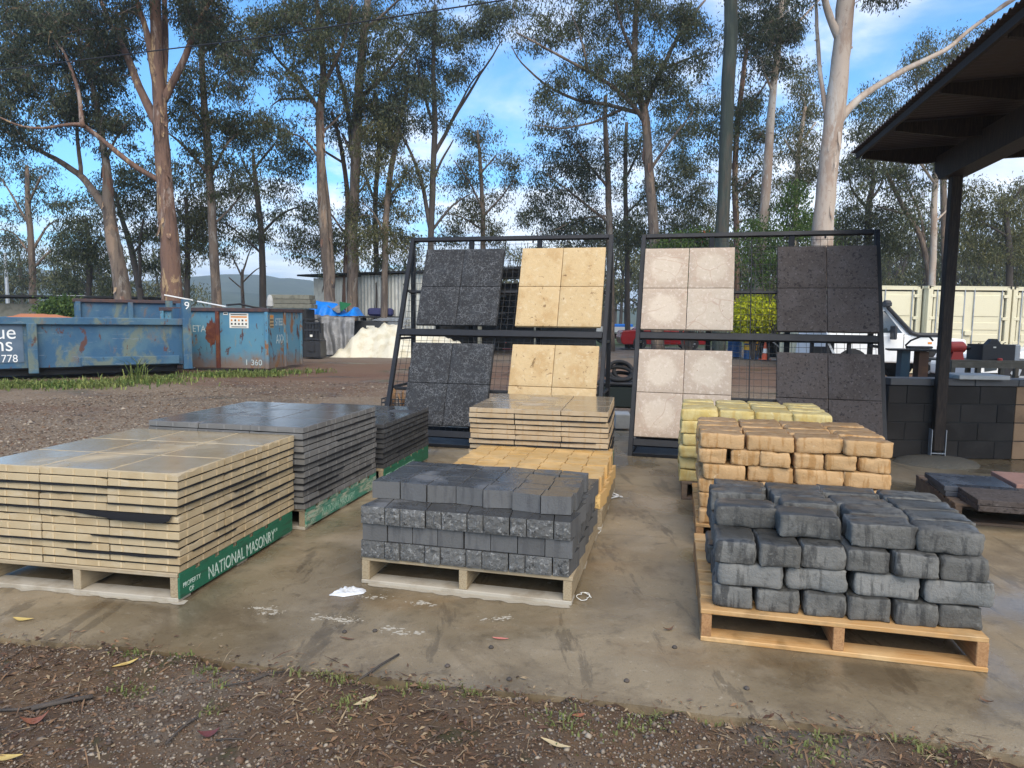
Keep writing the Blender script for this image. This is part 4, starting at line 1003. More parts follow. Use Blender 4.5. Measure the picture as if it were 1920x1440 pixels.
# ---------------------------------------------------------------- skip bins
def seg(a, c):
    a = np.array(a[:2]); c = np.array(c[:2]); d = c - a; L = np.linalg.norm(d); return L, math.atan2(d[1], d[0])
a = G(0, 712); c = G(357, 700); L, yw = seg(a, c)
ex = U2(yw); L0 = L + 2.2; o = np.array([*(c[:2] - ex * L0), 0])
t = thing('skip_bin', 'long low blue skip bin with lettered dark panel at the left frame edge', 'skip bin', o, yw, 'blue skip bins')
b = MB(); b.box((L0 / 2, .06, .78), (L0 - .1, .04, 1.08)); b.build('side_wall', m_bin, t)
b = MB(); b.box((L0 / 2, 2.1, .78), (L0 - .1, .04, 1.08)); b.build('side_wall', m_bin, t)
b = MB(); b.box((L0 - .03, 1.08, .92), (.05, 2.1, 1.45)); b.build('end_wall', m_bin, t)
b = MB(); b.box((L0 / 2, 1.08, .24), (L0 - .1, 2.0, .06)); b.build('floor', m_under, t)
for y in (-.0, 2.15):
    b = MB(); b.box((L0 / 2, y, 1.30), (L0 - .04, .12, .16), b=.01); b.build('top_rim', m_bin, t)
for x, zt in ((L0 - .06, 1.86), (L0 - L + .62, 1.24), (1.0, 1.24)):
    b = MB(); b.box((x, -.03, zt / 2 + .06), (.20 if zt > 1.5 else .19, .16, zt - .12), b=.01); b.build('post', m_bin, t)
b = MB(); b.box((L0 - .06, 2.15, .96), (.16, .16, 1.8), b=.01); b.build('post', m_bin, t)
b = MB(); b.box((L0 - 1.3, -.01, .36), (2.1, .1, .20), b=.01); b.build('lower_rail', m_bin, t)
b = MB(); b.box((L0 / 2, .3, .14), (L0 - .5, .12, .16)); b.box((L0 / 2, 1.8, .14), (L0 - .5, .12, .16)); b.build('skid', m_under, t)
px0_ = L0 - L + .50
m_panel = mat('slate_blue_panel', (.075, .12, .175), .5, layers=[('n', (.11, .16, .22), 3, .45, .66, .7)])
b = MB(); b.box((px0_ - 1.02, .032, .80), (1.95, .012, .86)); pn = b.build('sign_panel', m_panel, t)
for body, size, x, z in (('ue', .44, px0_ - .55, .90), ('ns', .44, px0_ - .58, .63)):
    text('lettering', body, size, m_wpaint, pn, frame4((x, .022, z), (1, 0, 0), (0, 0, 1)), .9)
text('lettering', '7 778', .24, m_wpaint, pn, frame4((px0_ - .62, .022, .38), (1, 0, 0), (0, 0, 1)), .85)
text('lettering', '9', .26, m_wpaint, t, frame4((L0 - .12, -.114, 1.62), (1, 0, 0), (0, 0, 1)), 1.0)
b = MB(); n = 14
P = np.array([[(1.2 + u * 3.0, .3 + v * 1.5, .95 + .50 * math.sin(PI * u) ** .7 * math.sin(PI * v) ** .5 + .06 * mn.noise(Vector((u * 8, v * 8, 1)))) for u in np.linspace(0, 1, n)] for v in np.linspace(0, 1, n)])
P[..., 0] += L0 - L - 1.9
b.grid(P); tag(b.build('rubble', m_dirt, None, o, (0, 0, yw), smooth=True), 'heap of orange red rubble inside the long blue skip bin', 'rubble')
# second bin behind it
a2 = D(140, 600, 20.2); c2_ = D(345, 600, 21.6); L2, yw2 = seg(a2, c2_)
t = thing('skip_bin', 'blue skip bin with rust streaked wall standing behind the long one', 'skip bin', (a2[0], a2[1], 0), yw2, 'blue skip bins')
b = MB(); b.box((L2 / 2, .05, .98), (L2, .04, 1.75)); b.build('side_wall', m_bin, t)
b = MB(); b.box((L2 / 2, 1.9, .98), (L2, .04, 1.75)); b.build('side_wall', m_bin, t)
for x in (.02, L2 - .02):
    b = MB(); b.box((x, .97, .98), (.05, 1.85, 1.74)); b.build('end_wall', m_bin, t)
b = MB(); b.box((L2 / 2, 0, 1.87), (L2 + .06, .13, .10), b=.01); b.build('top_rim', m_binrim, t)
for x in (.10, L2 - .15, L2 * .5):
    b = MB(); b.box((x, -.02, .95), (.14, .10, 1.78), b=.01); b.build('post', m_bin, t)
# tall scrap bin
cA = G(504, 695); cB = G(566, 686); cL = G(365, 692)
L, yw = seg(cL, cA); Lr, yr = seg(cA, cB); L += .9
ex = U2(yw); ey = U2(yw + PI / 2); o = np.array([*(cA[:2] - ex * L), 0])
t = thing('scrap_bin', 'tall pale blue scrap bin, rust stained, with warning stickers', 'scrap bin', o, yw, 'blue skip bins')
hb = 1.63; dp = Lr * 1.05
b = MB(); b.box((L / 2, .03, hb / 2 + .03), (L, .05, hb - .06)); b.build('front_panel', m_bin2, t)
b = MB(); b.box((L - .02, dp / 2 + .03, hb / 2 + .03), (.05, dp - .08, hb - .06)); b.build('end_panel', m_bin2, t)
b = MB(); b.box((.02, dp / 2 + .03, hb / 2 + .03), (.05, dp - .08, hb - .06)); b.build('end_panel', m_bin2, t)
b = MB(); b.box((L / 2, dp, hb / 2 + .03), (L, .05, hb - .06)); b.build('back_panel', m_bin2, t)
for args in (((L / 2, 0, hb), (L + .12, .12, .10)), ((L, dp / 2, hb + .001), (.12, dp + .08, .096)), ((L / 2, dp, hb), (L + .12, .12, .10)), ((0, dp / 2, hb + .001), (.12, dp + .08, .096))):
    b = MB(); b.box(*args, b=.01); b.build('top_rim', m_binrim, t)
for x, m_ in ((L - .02, m_bin2), (L - 1.42, m_rust), (.03, m_bin2)):
    b = MB(); b.box((x, -.03, hb / 2), (.10, .08, hb - .1), b=.01); b.build('post', m_, t)
for y in (dp * .45, dp * .96):
    b = MB(); b.box((L + .03, y, hb / 2), (.06, .09, hb - .1), b=.01); b.build('post', m_bin2, t)
b = MB(); n = 44      # rust scab
ring = [(L - 1.62 + .17 * math.cos(q) * (1 + .5 * mn.noise(Vector((math.cos(q) * 3, math.sin(q) * 3, 2))) + .35 * mn.noise(Vector((math.cos(q) * 9, math.sin(q) * 9, 2)))), 1.0 + .34 * math.sin(q) * (1 + .3 * mn.noise(Vector((math.cos(q) * 4, math.sin(q) * 4, 5))) + .3 * mn.noise(Vector((math.cos(q) * 11, math.sin(q) * 11, 5))))) for q in np.linspace(0, 2 * PI, n, endpoint=False)]
b.add([(x, -.001, z) for x, z in ring], [tuple(range(n))]); b.build('rust_patch', m_rust, t)
def sticker(x, z, w, h, base, stripes, parent, face='f', X=0):
    b = MB()
    def bx(cx, cz, ww, hh, off, mi):
        if face == 'f': b.box((cx, -off, cz), (ww, .004, hh), mi=mi)
        else: b.box((X + off, cx, cz), (.004, ww, hh), mi=mi)
    bx(x, z, w, h, .0 if face == 'f' else 0, 0)
    for (fx, fz, fw, fh, mi) in stripes: bx(x + fx * w, z + fz * h, fw * w, fh * h, .003, mi)
    return b.build('warning_sticker', [base, m_stick_o, m_ink], parent)
st_ = [(0, .40, .85, .06, 2), (0, .25, .85, .10, 1)] + [(-.38 + .19 * k, .02, .09, .12, 2 if k % 2 else 1) for k in range(5)] + [(-.38 + .19 * k, -.22, .09, .12, 2) for k in range(5)] + [(0, -.42, .8, .05, 2)]
sticker(L - 1.42 + .60, 1.34, .54, .40, m_stick, st_, t)
sticker(L - 1.42 + .22, 1.53, .13, .08, m_stick, [(0, 0, .7, .4, 2)], t)
m_stick2 = mat('faded_yellow_sticker', (.42, .30, .15), .7)
sticker(.22, 1.33, .22, .36, m_stick2, [(0, .36, .9, .14, 1)] + [(-.3 + .3 * (k % 3), .1 - .25 * (k // 3), .2, .13, 2) for k in range(9)], t, 'r', L + .006)
text('lettering', 'ETA', .26, m_chalk, t, frame4((L - 2.17, -.004, 1.02), (1, 0, 0), (0, 0, 1)), .85)
text('lettering', '1 360', .22, m_chalk, t, frame4((L - .68, -.004, .14), (1, 0, 0), (0, 0, 1)), 1.0)
text('lettering', 'STEEL', .28, m_chalk, t, frame4((L + .008, .42, 1.22), (0, 1, 0), (0, 0, 1)), .78)
text('lettering', 'AXXN', .36, m_chalk, t, frame4((L + .008, .45, .72), (0, 1, 0), (0, 0, 1)), .7)
def loose(name, label, cat, mats, fn, loc=(0, 0, 0), rz=0, group=None, smooth=False):
    b = MB(); fn(b); return tag(b.build(name, mats, None, loc, (0, 0, rz), smooth), label, cat, group)
p1, p2 = D(308, 553, 19.0), D(372, 566, 19.2); p3, p4 = D(362, 563, 19.3), D(425, 575, 19.6)
def pl(b): b.bar(p1, p3, .16, .035, b=.004)
loose('plank', 'white plank lying on the skip bin beside the number post', 'plank', m_white, pl, group='white planks on the bins')
loose('plank', 'white plank ending on the rusty rim of the tall scrap bin', 'plank', m_white, lambda b: b.bar(p3 + (0, .3, -.02), p4, .14, .03, b=.004), group='white planks on the bins')
loose('pipe', 'dark bent pipe poking out of the tall scrap bin', 'pipe', m_cable, lambda b: b.tube([D(425, 572, 19.6), D(450, 570, 20), D(475, 576, 20.2), D(500, 579, 20.4)], .03, 6))
loose('bottle', 'white plastic bottle standing between the two blue bins', 'bottle', m_white, lambda b: b.lathe((0, 0, 0), [(.08, 0), (.085, .16), (.08, .2), (.05, .26), (.06, .28), (.06, .34), (0, .35)], 12), G(360, 690))
# old dark shed far left
o = D(60, 600, 30)
t = thing('low_shed', 'low weathered grey shed with dark flat roof behind the skip bins', 'shed', (o[0] - 3.2, 30, 0), .05)
b = MB(); b.box((3.0, 1.5, .95), (6.2, 3, 1.9)); b.build('wall', m_old_timber, t)
b = MB(); b.box((3.6, 1.4, 2.22), (9.4, 3.8, .08)); b.build('roof', m_under, t)
for x in (5.2, 6.4, 8.0):
    b = MB(); b.box((x, .1, 1.1), (.35 if x < 6 else .1, .12, 2.2)); b.build('post', m_old_timber, t)
b = MB(); b.box((5.0, -.3, 2.25), (1.2, .12, .05)); b.build('trim_board', m_white, t)
loose('street_pole', 'slim pale pole standing far behind the low shed', 'pole', m_gmetal, lambda b: b.tube([(0, 0, 0), (0, 0, 5.1)], [.12, .09], 8), (*D(13, 540, 42)[:2], 0))

# ---------------------------------------------------------------- heap under tarps
def stack_boards(name, label, loc, rz, n, w, d, h, m):
    t = thing(name, label, 'timber stack', loc, rz)
    for k in range(n):
        for j in range(2):
            b = MB(); b.box((random.uniform(-.05, .05), (j - .5) * d * .5, h * (k + .5)), (w, d * .46, h * .93), b=.008); b.build('sleeper', m, t)
    return t
q = D(540, 578, 24.5)
b0 = (q[0], q[1], 0)
t = thing('stillage', 'dark steel stillage of crates under the blue tarp', 'stillage', (*D(582, 600, 24.6)[:2], 0), .0)
b = MB(); b.box((0, .5, .32), (.62, .8, .62), b=.02); b.box((0, .08, .38), (.22, .02, .3), mi=0); b.build('tub', m_plast, t)
b = MB()
for x in np.linspace(-.26, .28, 6): b.box((x, .1, .95), (.03, .03, .64))
for z in (.68, 1.0, 1.26): b.box((0, .1, z), (.62, .04, .05))
b.box((0, .5, .95), (.5, .6, .58)); b.build('lattice_crate', m_plast, t)
b = MB(); b.tube([(-.3, .02, .64), (-.3, .02, 1.28), (-.22, .02, 1.38), (.26, .02, 1.38), (.33, .02, 1.3), (.35, .02, .9)], .025, 6); b.build('hoop', m_steel, t)
b = MB(); b.box((0.02, -.0, .80), (.09, .01, .08)); b.build('label_tag', m_stick, t)
q = D(540, 578, 25.5); 
t = thing('steel_frame', 'dark stand behind the scrap bin carrying the old sleepers', 'stand', (q[0], q[1], 0), 0)
b = MB(); b.box((0, .6, (q[2] - .02) / 2), (1.3, 1.1, q[2] - .02)); b.build('stand', m_under, t)
stack_boards('sleeper_stack', 'stack of grey old timber sleepers above the scrap bin', (q[0] + .05, q[1] + .55, q[2]), .0, 3, 1.45, .8, .17, m_old_timber)
loose('bucket', 'pale torn bag at the end of the sleeper stack', 'bag', m_palec, lambda b: b.lathe((0, 0, 0), [(.05, 0), (.14, .08), (.13, .3), (.09, .45), (.02, .5)], 9), (q[0] - .72, q[1] + .2, q[2]))
def tarp(name, label, m, loc, rz, hf, nu=44, nv=24, thick=True):
    """hf(u, v) -> x, y, z"""
    b = MB(); P = np.array([[hf(u, v) for u in np.linspace(0, 1, nu)] for v in np.linspace(0, 1, nv)])
    b.grid(P); return tag(b.build(name, m, None, loc, (0, 0, rz), smooth=True), label, 'tarp', 'tarps over the stored goods')
# blue tarp over a long heap
qa, qb = D(574, 585, 27.2), D(668, 585, 27.2); wB = qb[0] - qa[0]
def f_blue(u, v):
    x = u * wB; prof = np.interp(u, [0, .03, .1, .55, .62, .75, .9, 1], [.10, .52, .60, .50, .22, .12, .40, .02])
    hang_ = 1 - min(1, v / .38)
    z = 1.52 + prof * (1 - hang_ ** 1.5) if v < .5 else 1.52 + prof * (1 - ((v - .5) / .5) ** 3 * .5)
    return (x, 0 + v * 1.6 - .08 * math.sin(u * 30) * hang_, z + .02 * mn.noise(Vector((u * 9, v * 6, 2))))
tarp('tarp', 'bright blue tarpaulin draped over the heap beside the shed', m_btarp, (qa[0], qa[1], 0), 0, f_blue)
def over(name, label, m, pts, seed, off=.10):
    """a flap laid along the front of the blue heap"""
    b = MB(); n = 12; rows = []
    (x0, z0), (x1, z1), (x2, z2), (x3, z3) = pts
    for v in np.linspace(0, 1, 8):
        rows.append([((x0 + (x1 - x0) * u) * (1 - v) + (x3 + (x2 - x3) * u) * v, -off + (.9 * (1 - v)) * 1.0 + .03 * mn.noise(Vector((u * 6, v * 6, seed))), (z0 + (z1 - z0) * u) * (1 - v) + (z3 + (z2 - z3) * u) * v + .02 * mn.noise(Vector((u * 8, v * 8, seed + 1)))) for u in np.linspace(0, 1, n)])
    b.grid(np.array(rows)); return tag(b.build(name, m, None, (qa[0], qa[1], 0), (0, 0, 0), smooth=True), label, 'tarp', 'tarps over the stored goods')
over('tarp', 'grey canvas flap lying across the blue tarpaulin', m_gtarp, [(.30, 2.14), (1.10, 2.08), (1.38, 1.66), (1.25, 1.64)], 3)
over('tarp', 'green tarp corner on top of the blue tarpaulin', m_grntarp, [(1.12, 2.10), (1.62, 2.02), (1.42, 1.70), (1.38, 1.72)], 4, .12)
# grey plastic sheet hanging below it
qa2, qb2 = D(588, 660, 26.9), D(662, 600, 26.9)
def f_grey(u, v):
    x = u * 1.62 + .45 * max(0, (1 - v) - .2) * (1 - u); z = 1.56 - .10 * u
    fold = .09 * math.sin(u * 22 + 1.5 * mn.noise(Vector((u * 4, v * 3, 1)))) + .06 * mn.noise(Vector((u * 9, v * 4, 5)))
    if v < .75:
        k = v / .75
        return (x, -.35 + k * .35 + fold * (1 - k * .5), z * k * (1 if u < .6 else .96) + .02)
    k = (v - .75) / .25
    return (x, k * 1.5, z + .04 * mn.noise(Vector((u * 8, v * 8, 2))))
tarp('tarp', 'creased grey plastic sheet hanging under the blue tarpaulin', m_gtarp, (qa2[0], qa2[1], 0), 0, f_grey, 60, 26)
# white canvas mound
qa3 = G(620, 668); qb3 = G(742, 672); wC = qb3[0] - qa3[0] + 3.3
def f_white(u, v):
    x = u * wC
    hgt_ = np.interp(x, [0, .25, .55, 1.05, 1.9, 2.5, 3.2, 4.0, wC], [.02, .42, .62, 1.18, 1.30, 1.22, 1.12, .95, .03])
    k = math.sin(min(1, max(0, v)) * PI)
    sh = 1 - abs(2 * v - 1) ** 2.6
    fold = .12 * mn.noise(Vector((x * 2.4, v * 2.2, 3))) - .22 * abs(mn.noise(Vector((x * 2.2 + v * 2, v * 1.5, 9)))) - .12 * abs(mn.noise(Vector((x * 5 - v * 3, v * 3, 4)))) + .05 * math.sin(x * 7 + 3 * v) * (1 - sh)
    return (x, v * 2.6 - .12 * math.sin(x * 3.3) - .2, max(.0, hgt_ * sh + fold * min(1, hgt_ * 2) * (sh > .02)) - .03)
tarp('tarp', 'off white canvas thrown over a mound by the left rack', m_ltarp, (qa3[0], qa3[1], 0), .03, f_white, 80, 40)
q = D(690, 605, 28.4)
t = thing('trailer', 'dark low trailer tub with a white plate behind the canvas mound', 'trailer', (q[0], q[1], 0), 0)
b = MB(); pf = [(-.75, .55), (-.78, 1.15), (-.55, 1.34), (.55, 1.30), (.78, 1.05), (.75, .55)]; b.prism(pf, 0, 1.6); b.build('tub', m_plast, t)
b = MB(); b.box((.1, -.015, 1.10), (.34, .02, .08)); b.build('number_plate', m_stick, t)
for x in (-.5, .5):
    b = MB(); b.lathe((x, .9, .30), [(.12, -.1), (.30, -.08), (.30, .08), (.12, .1)], 16, axis='y'); b.build('wheel', m_rub, t)
q = D(712, 585, 30); 
loose('wrapped_bundle', 'navy blue wrapped bundle in front of the corrugated shed', 'bundle', mat('navy_cover', (.02, .022, .09), .6, bump=.01, bs=10), lambda b: b.box((0, .4, 0), (1.1, .7, .34), b=.08), (q[0], q[1], q[2]))
loose('bench_stand', 'low dark bench under the navy bundle by the shed', 'bench', m_under, lambda b: (b.box((0, .4, q[2] - .22), (1.8, .9, .08)), b.box((-.8, .4, (q[2] - .26) / 2), (.1, .8, q[2] - .26)), b.box((.8, .4, (q[2] - .26) / 2), (.1, .8, q[2] - .26))), (q[0], q[1], 0))
q = D(728, 600, 29)
t = thing('wire_cage', 'stack of grey wire mesh panels beside the rack leg', 'mesh stack', (q[0], q[1], 0), -.1)
for k in range(3):
    b = MB(); z = 1.0 + k * .18
    for x in np.linspace(-.7, .7, 9): b.bar((x, 0, z), (x + .15, .9, z + .12), .02, .02)
    for y in np.linspace(0, .9, 5): b.bar((-.7 + y * .16, y, z + y * .13), (.7 + y * .16, y, z + y * .13), .02, .02)
    b.build('mesh_panel', m_gmetal, t)
b = MB(); b.box((0, .45, .5), (1.3, .8, .96)); b.build('crate', m_brown, t)
# corrugated shed
sa, sb = D(589, 600, 33), D(1010, 600, 26.5); L, yw = seg(sa, sb)
t = thing('corrugated_shed', 'long open shed clad in pale corrugated iron behind the left rack', 'shed', (sa[0], sa[1], 0), yw)
def corr(b, x0, x1, z0, z1, y=0, pitch=.15, amp=.022, mi=0):
    xs_ = np.arange(x0, x1, pitch / 4); P = np.array([[(x, y + amp * math.sin(2 * PI * x / pitch), z) for x in xs_] for z in (z0, z1)]); b.grid(P, mi)
xw = L * .60
b = MB(); corr(b, 0, xw * .42, 0, 3.30, 0, .2, .035); b.build('wall_sheet', m_shed, t)
b = MB(); corr(b, xw * .42 + .01, xw, 0, 3.36, -.02, .2, .035); b.build('wall_sheet', m_shed, t)
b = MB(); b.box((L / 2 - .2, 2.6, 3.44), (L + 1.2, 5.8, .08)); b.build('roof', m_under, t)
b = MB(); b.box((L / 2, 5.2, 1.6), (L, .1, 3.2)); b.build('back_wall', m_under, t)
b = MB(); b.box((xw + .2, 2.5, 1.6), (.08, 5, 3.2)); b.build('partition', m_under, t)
for x in (xw + 2.2, L - .1):
    b = MB(); b.box((x, 0, 1.65), (.12, .12, 3.3)); b.build('post', m_old_timber, t)
for z in (1.0, 1.7, 2.4):
    b = MB(); b.box((xw + 1.6, .6, z), (2.6, .5, .06)); b.build('shelf', m_plast, t)
for k in range(5):
    b = MB(); b.box((xw + .7 + k * .45, .5, 2.05), (.06, .06, .7)); b.build('upright', m_plast, t)

# ---------------------------------------------------------------- things seen through the racks
q = G(948, 655)
t = thing('hand_trolley', 'red steel hand trolley standing beyond the left rack', 'trolley', (q[0], q[1] - .6, 0), .35)
for x in (-.24, .24):
    b = MB(); b.tube([(x, 0, .15), (x, .10, .9), (x, .26, 1.16)], .02, 6); b.build('side_tube', m_redp, t)
for z in (.35, .6, .9, 1.12):
    b = MB(); b.box((0, .04 + z * .1, z), (.48, .03, .04)); b.build('crossbar', m_redp, t)
b = MB(); b.box((0, -.18, .06), (.5, .3, .02)); b.build('toe_plate', m_redp, t)
for x in (-.3, .3):
    b = MB(); b.lathe((x, .1, .15), [(.05, -.04), (.15, -.035), (.15, .035), (.05, .04)], 14, axis='x'); b.build('wheel', m_rub, t)
q = G(915, 652)
t = thing('yellow_loader', 'small yellow loader with black tyres standing in the yard beyond the racks', 'loader', (q[0] + .2, q[1] + .6, 0), .25)
b = MB(); b.prism([(-.5, .5), (-.6, 1.0), (-.2, 1.42), (.9, 1.42), (1.25, 1.1), (1.25, .55)], -.55, .55); b.build('body', m_yel, t)
b = MB(); b.prism([(.1, 1.42), (.1, 1.95), (1.1, 1.95), (1.25, 1.42)], -.5, .5); b.build('hood', m_yel, t)
b = MB(); b.box((.55, -.515, 1.72), (.16, .03, .16)); b.build('vent', m_ink, t)
for x in (-.35, 1.0):
    for y in (-.7, .7):
        b = MB(); b.lathe((x, y, .48), [(.2, -.16), (.44, -.15), (.48, -.08), (.48, .08), (.44, .15), (.2, .16)], 20, axis='y'); w_ = b.build('wheel', m_rub, t)
        b = MB(); b.lathe((x, y + (-.17 if y < 0 else .17), .48), [(.22, -.01), (.2, .01)], 14, axis='y'); b.build('hub', m_yel, w_)
b = MB(); b.bar((-.3, -.5, 1.1), (-1.1, -.5, .5), .1, .1); b.bar((-.3, .5, 1.1), (-1.1, .5, .5), .1, .1); b.build('lift_arm', m_yel, t)
b = MB(); b.prism([(-1.5, .15), (-1.1, .15), (-1.1, .7)], -.7, .7); b.build('bucket', m_brown, t)
q = G(870, 660)
loose('tarp', 'white sheet over a low heap seen through the left rack mesh', 'tarp', m_ltarp, lambda b: b.lathe((0, 0, 0), [(1.1, 0), (1.0, .35), (.7, .66), (.3, .72), (0, .7)], 14), (q[0] - .5, q[1] + 1.6, -.03), 0, 'tarps over the stored goods', True)
loose('engine_block', 'dark engine part lying on the white sheet behind the charcoal slabs', 'engine', m_under, lambda b: (b.box((0, 0, .15), (.7, .5, .3), b=.06), b.box((.1, 0, .36), (.4, .4, .16), b=.05)), (q[0] - .55, q[1] + 1.4, .66))
q = D(744, 745, 9.55)
t = thing('basket', 'black basket of kindling behind the foot of the left rack', 'basket', (q[0], q[1], 0), -.2)
b = MB()
for x in np.linspace(-.17, .17, 8):
    b.box((x, -.13, .17), (.01, .01, .34)); b.box((x, .13, .17), (.01, .01, .34))
for z in np.linspace(.01, .34, 7): b.box((0, -.13, z), (.36, .012, .012)); b.box((0, .13, z), (.36, .012, .012)); b.box((-.175, 0, z), (.012, .26, .012)); b.box((.175, 0, z), (.012, .26, .012))
b.box((0, 0, .01), (.34, .25, .012)); b.build('wire_body', m_plast, t)
for k in range(9):
    b = MB(); a_ = random.uniform(-.5, .5); b.bar((random.uniform(-.1, .1), random.uniform(-.08, .08), .03), (a_ * .35, random.uniform(-.1, .1), random.uniform(.38, .5)), .02, .02); b.build('stick', m_pine_y, t)
loose('rod', 'thin dark rod leaning upright out of the kindling basket', 'rod', m_steel, lambda b: b.bar((0, 0, .02), (.05, .02, .78), .014, .014), (q[0] + .12, q[1] + .02, 0))
# machinery between the racks
q = G(1160, 786); q = np.array([q[0], q[1], 0])
t = thing('tool_chest', 'dark green tool chest standing behind the gap between the racks', 'chest', (q[0] + .05, q[1] + .2, 0), -.2)
b = MB(); b.box((0, .3, .30), (.72, .5, .34), b=.03); b.build('body', mat('dark_green_paint', (.02, .028, .024), .5), t)
b = MB(); b.box((0, .3, .50), (.76, .54, .05), b=.015); b.build('lid', m_plast, t)
for x in (-.3, .3):
    b = MB(); b.box((x, .3, .065), (.08, .5, .13)); b.build('foot', m_steel, t)
t2 = thing('hose_coil', 'coil of thick black hose lying on the tool chest between the racks', 'hose', (q[0] + .08, q[1] + .48, .525), 0)
for k in range(4):
    b = MB(); th_ = np.linspace(0, 2 * PI, 26); R_ = .19 - .02 * k; tl = (.5, .9, .3, 1.1)[k]
    b.tube([(R_ * 1.1 * math.cos(a_) + .03 * (k - 1), -.05 + .05 * k + R_ * math.sin(a_) * math.cos(tl), .03 + R_ * math.sin(tl) + R_ * math.sin(a_) * math.sin(tl)) for a_ in th_], .03, 7); b.build('hose_loop', m_rub, t2, smooth=True)
loose('concrete_block', 'pale grey concrete block on the ground beside the right rack leg', 'block', m_palec, lambda b: b.box((0, 0, .1), (.2, .35, .2), b=.01), (*G(1166, 801)[:2], 0), -.1)
b = MB()
# red car
def car(name, label, loc, rz, body, cab, Wd, wheels, paint, group=None, rim=m_rim, glass=(), wr=.32, extras=None):
    t = thing(name, label, 'car' if 'ute' not in name else 'ute', loc, rz, group)
    b = MB(); h = Wd / 2
    inner = [(x, z) for x, z in body]
    b.prism(body, -h, h); o_ = b.build('body', paint, t, recalc=True)
    bv = o_.modifiers.new('bevel', 'BEVEL'); bv.width = .045; bv.segments = 2; bv.limit_method = 'ANGLE'
    if cab:
        b = MB(); n = len(cab); k = .82
        zb = min(z for x, z in cab)
        def yy(z): return h - .03 - (z - zb) * .22
        V = [(x, -yy(z), z) for x, z in cab] + [(x, yy(z), z) for x, z in cab]
        b.add(V, [(i, (i + 1) % n, n + (i + 1) % n, n + i) for i in range(n)] + [tuple(range(n))[::-1], tuple(range(n, 2 * n))])
        o_ = b.build('cabin', paint, t, recalc=True); bv = o_.modifiers.new('bevel', 'BEVEL'); bv.width = .04; bv.segments = 2
        for g in glass:
            for s_ in (-1, 1):
                q_ = MB(); q_.add([(x, s_ * (yy(z) + .004), z) for x, z in g], [tuple(range(len(g)))]); q_.build('side_window', m_glass, t)
        # front and rear glass
        for (i0, i1) in ((1, 2), (n - 1, n - 2)) if n >= 4 else ():
            (xa, za), (xb, zb_) = cab[i0 - 1 if i0 == 1 else 0], cab[i1 - 1 if i0 == 1 else n - 1]
    for x, y in [(wx, s_ * (h - .10)) for wx in wheels for s_ in (-1, 1)]:
        b = MB(); s_ = -1 if y < 0 else 1
        b.lathe((x, y - s_ * .0, wr), [(wr * .62, -.11), (wr * .93, -.11), (wr, -.08), (wr, .08), (wr * .93, .11), (wr * .62, .11)], 22, axis='y'); w_ = b.build('wheel', m_rub, t, smooth=False)
        b = MB(); b.lathe((x, y + s_ * .085, wr), [(wr * .62, -.02), (wr * .60, .012), (wr * .5, .0), (.05, .01), (0, .02)] if s_ > 0 else [(wr * .62, .02), (wr * .60, -.012), (wr * .5, .0), (.05, -.01), (0, -.02)], 16, axis='y')
        for a_ in np.linspace(0, 2 * PI, 5, endpoint=False):
            b.bar((x, y + s_ * .105, wr), (x + math.cos(a_) * wr * .56, y + s_ * .105, wr + math.sin(a_) * wr * .56), .06, .02, (0, 1, 0), mi=0)
        b.build('rim', rim, w_)
        b = MB(); b.lathe((x, s_ * (h + .002), wr + .02), [(wr * 1.10, -.006), (wr * 1.10, .006)], 22, axis='y'); b.build('wheel_arch', m_under, t)
    return t
q = G(1178, 655)
t = car('red_car', 'red car with alloy wheels parked far back between the racks', (q[0] - .35, q[1] + .9, 0), 0.0,
    [(0.0, .35), (-.06, .62), (.05, .95), (.9, 1.02), (3.3, .98), (4.4, .84), (4.62, .6), (4.58, .28), (.1, .25)],
    [(.75, 1.0), (1.25, 1.40), (2.5, 1.42), (3.4, .98)], 1.72, (.95, 3.65), m_red, glass=[[(1.0, 1.06), (1.32, 1.34), (1.9, 1.36), (1.9, 1.06)], [(1.98, 1.06), (1.98, 1.36), (2.45, 1.36), (3.1, 1.06)]])
b = MB(); b.box((.02, -.62, .80), (.05, .3, .14)); b.build('tail_light', mat('tail_lamp_red', (.35, .01, .01), .2), t)
q = D(1178, 622, 44)
t = thing('flatbed_ute', 'white flatbed ute parked behind the red car', 'ute', (q[0] - 2.5, 44, 0), 0)
b = MB(); b.box((1.6, 0, .92), (3.2, 1.8, .34), b=.02); b.build('tray', m_white, t)
b = MB(); b.prism([(3.25, .55), (3.25, 1.85), (4.2, 1.85), (4.75, 1.2), (5.6, 1.1), (5.7, .55)], -.85, .85); b.build('cabin', m_white, t)
b = MB(); b.prism([(3.4, 1.28), (3.4, 1.72), (4.15, 1.72), (4.55, 1.28)], -.86, .86); b.build('side_window', m_glass, t)
b = MB(); b.box((2.2, 0, .5), (4.4, .9, .3)); b.build('chassis', m_under, t)
for x in (.9, 4.9):
    for y in (-.8, .8):
        b = MB(); b.lathe((x, y, .36), [(.18, -.1), (.36, -.09), (.36, .09), (.18, .1)], 18, axis='y'); b.build('wheel', m_rub, t)
b = MB(); b.box((2.0, 0, 1.18), (1.4, 1.3, .18), b=.05); b.build('load_cover', m_btarp, t)
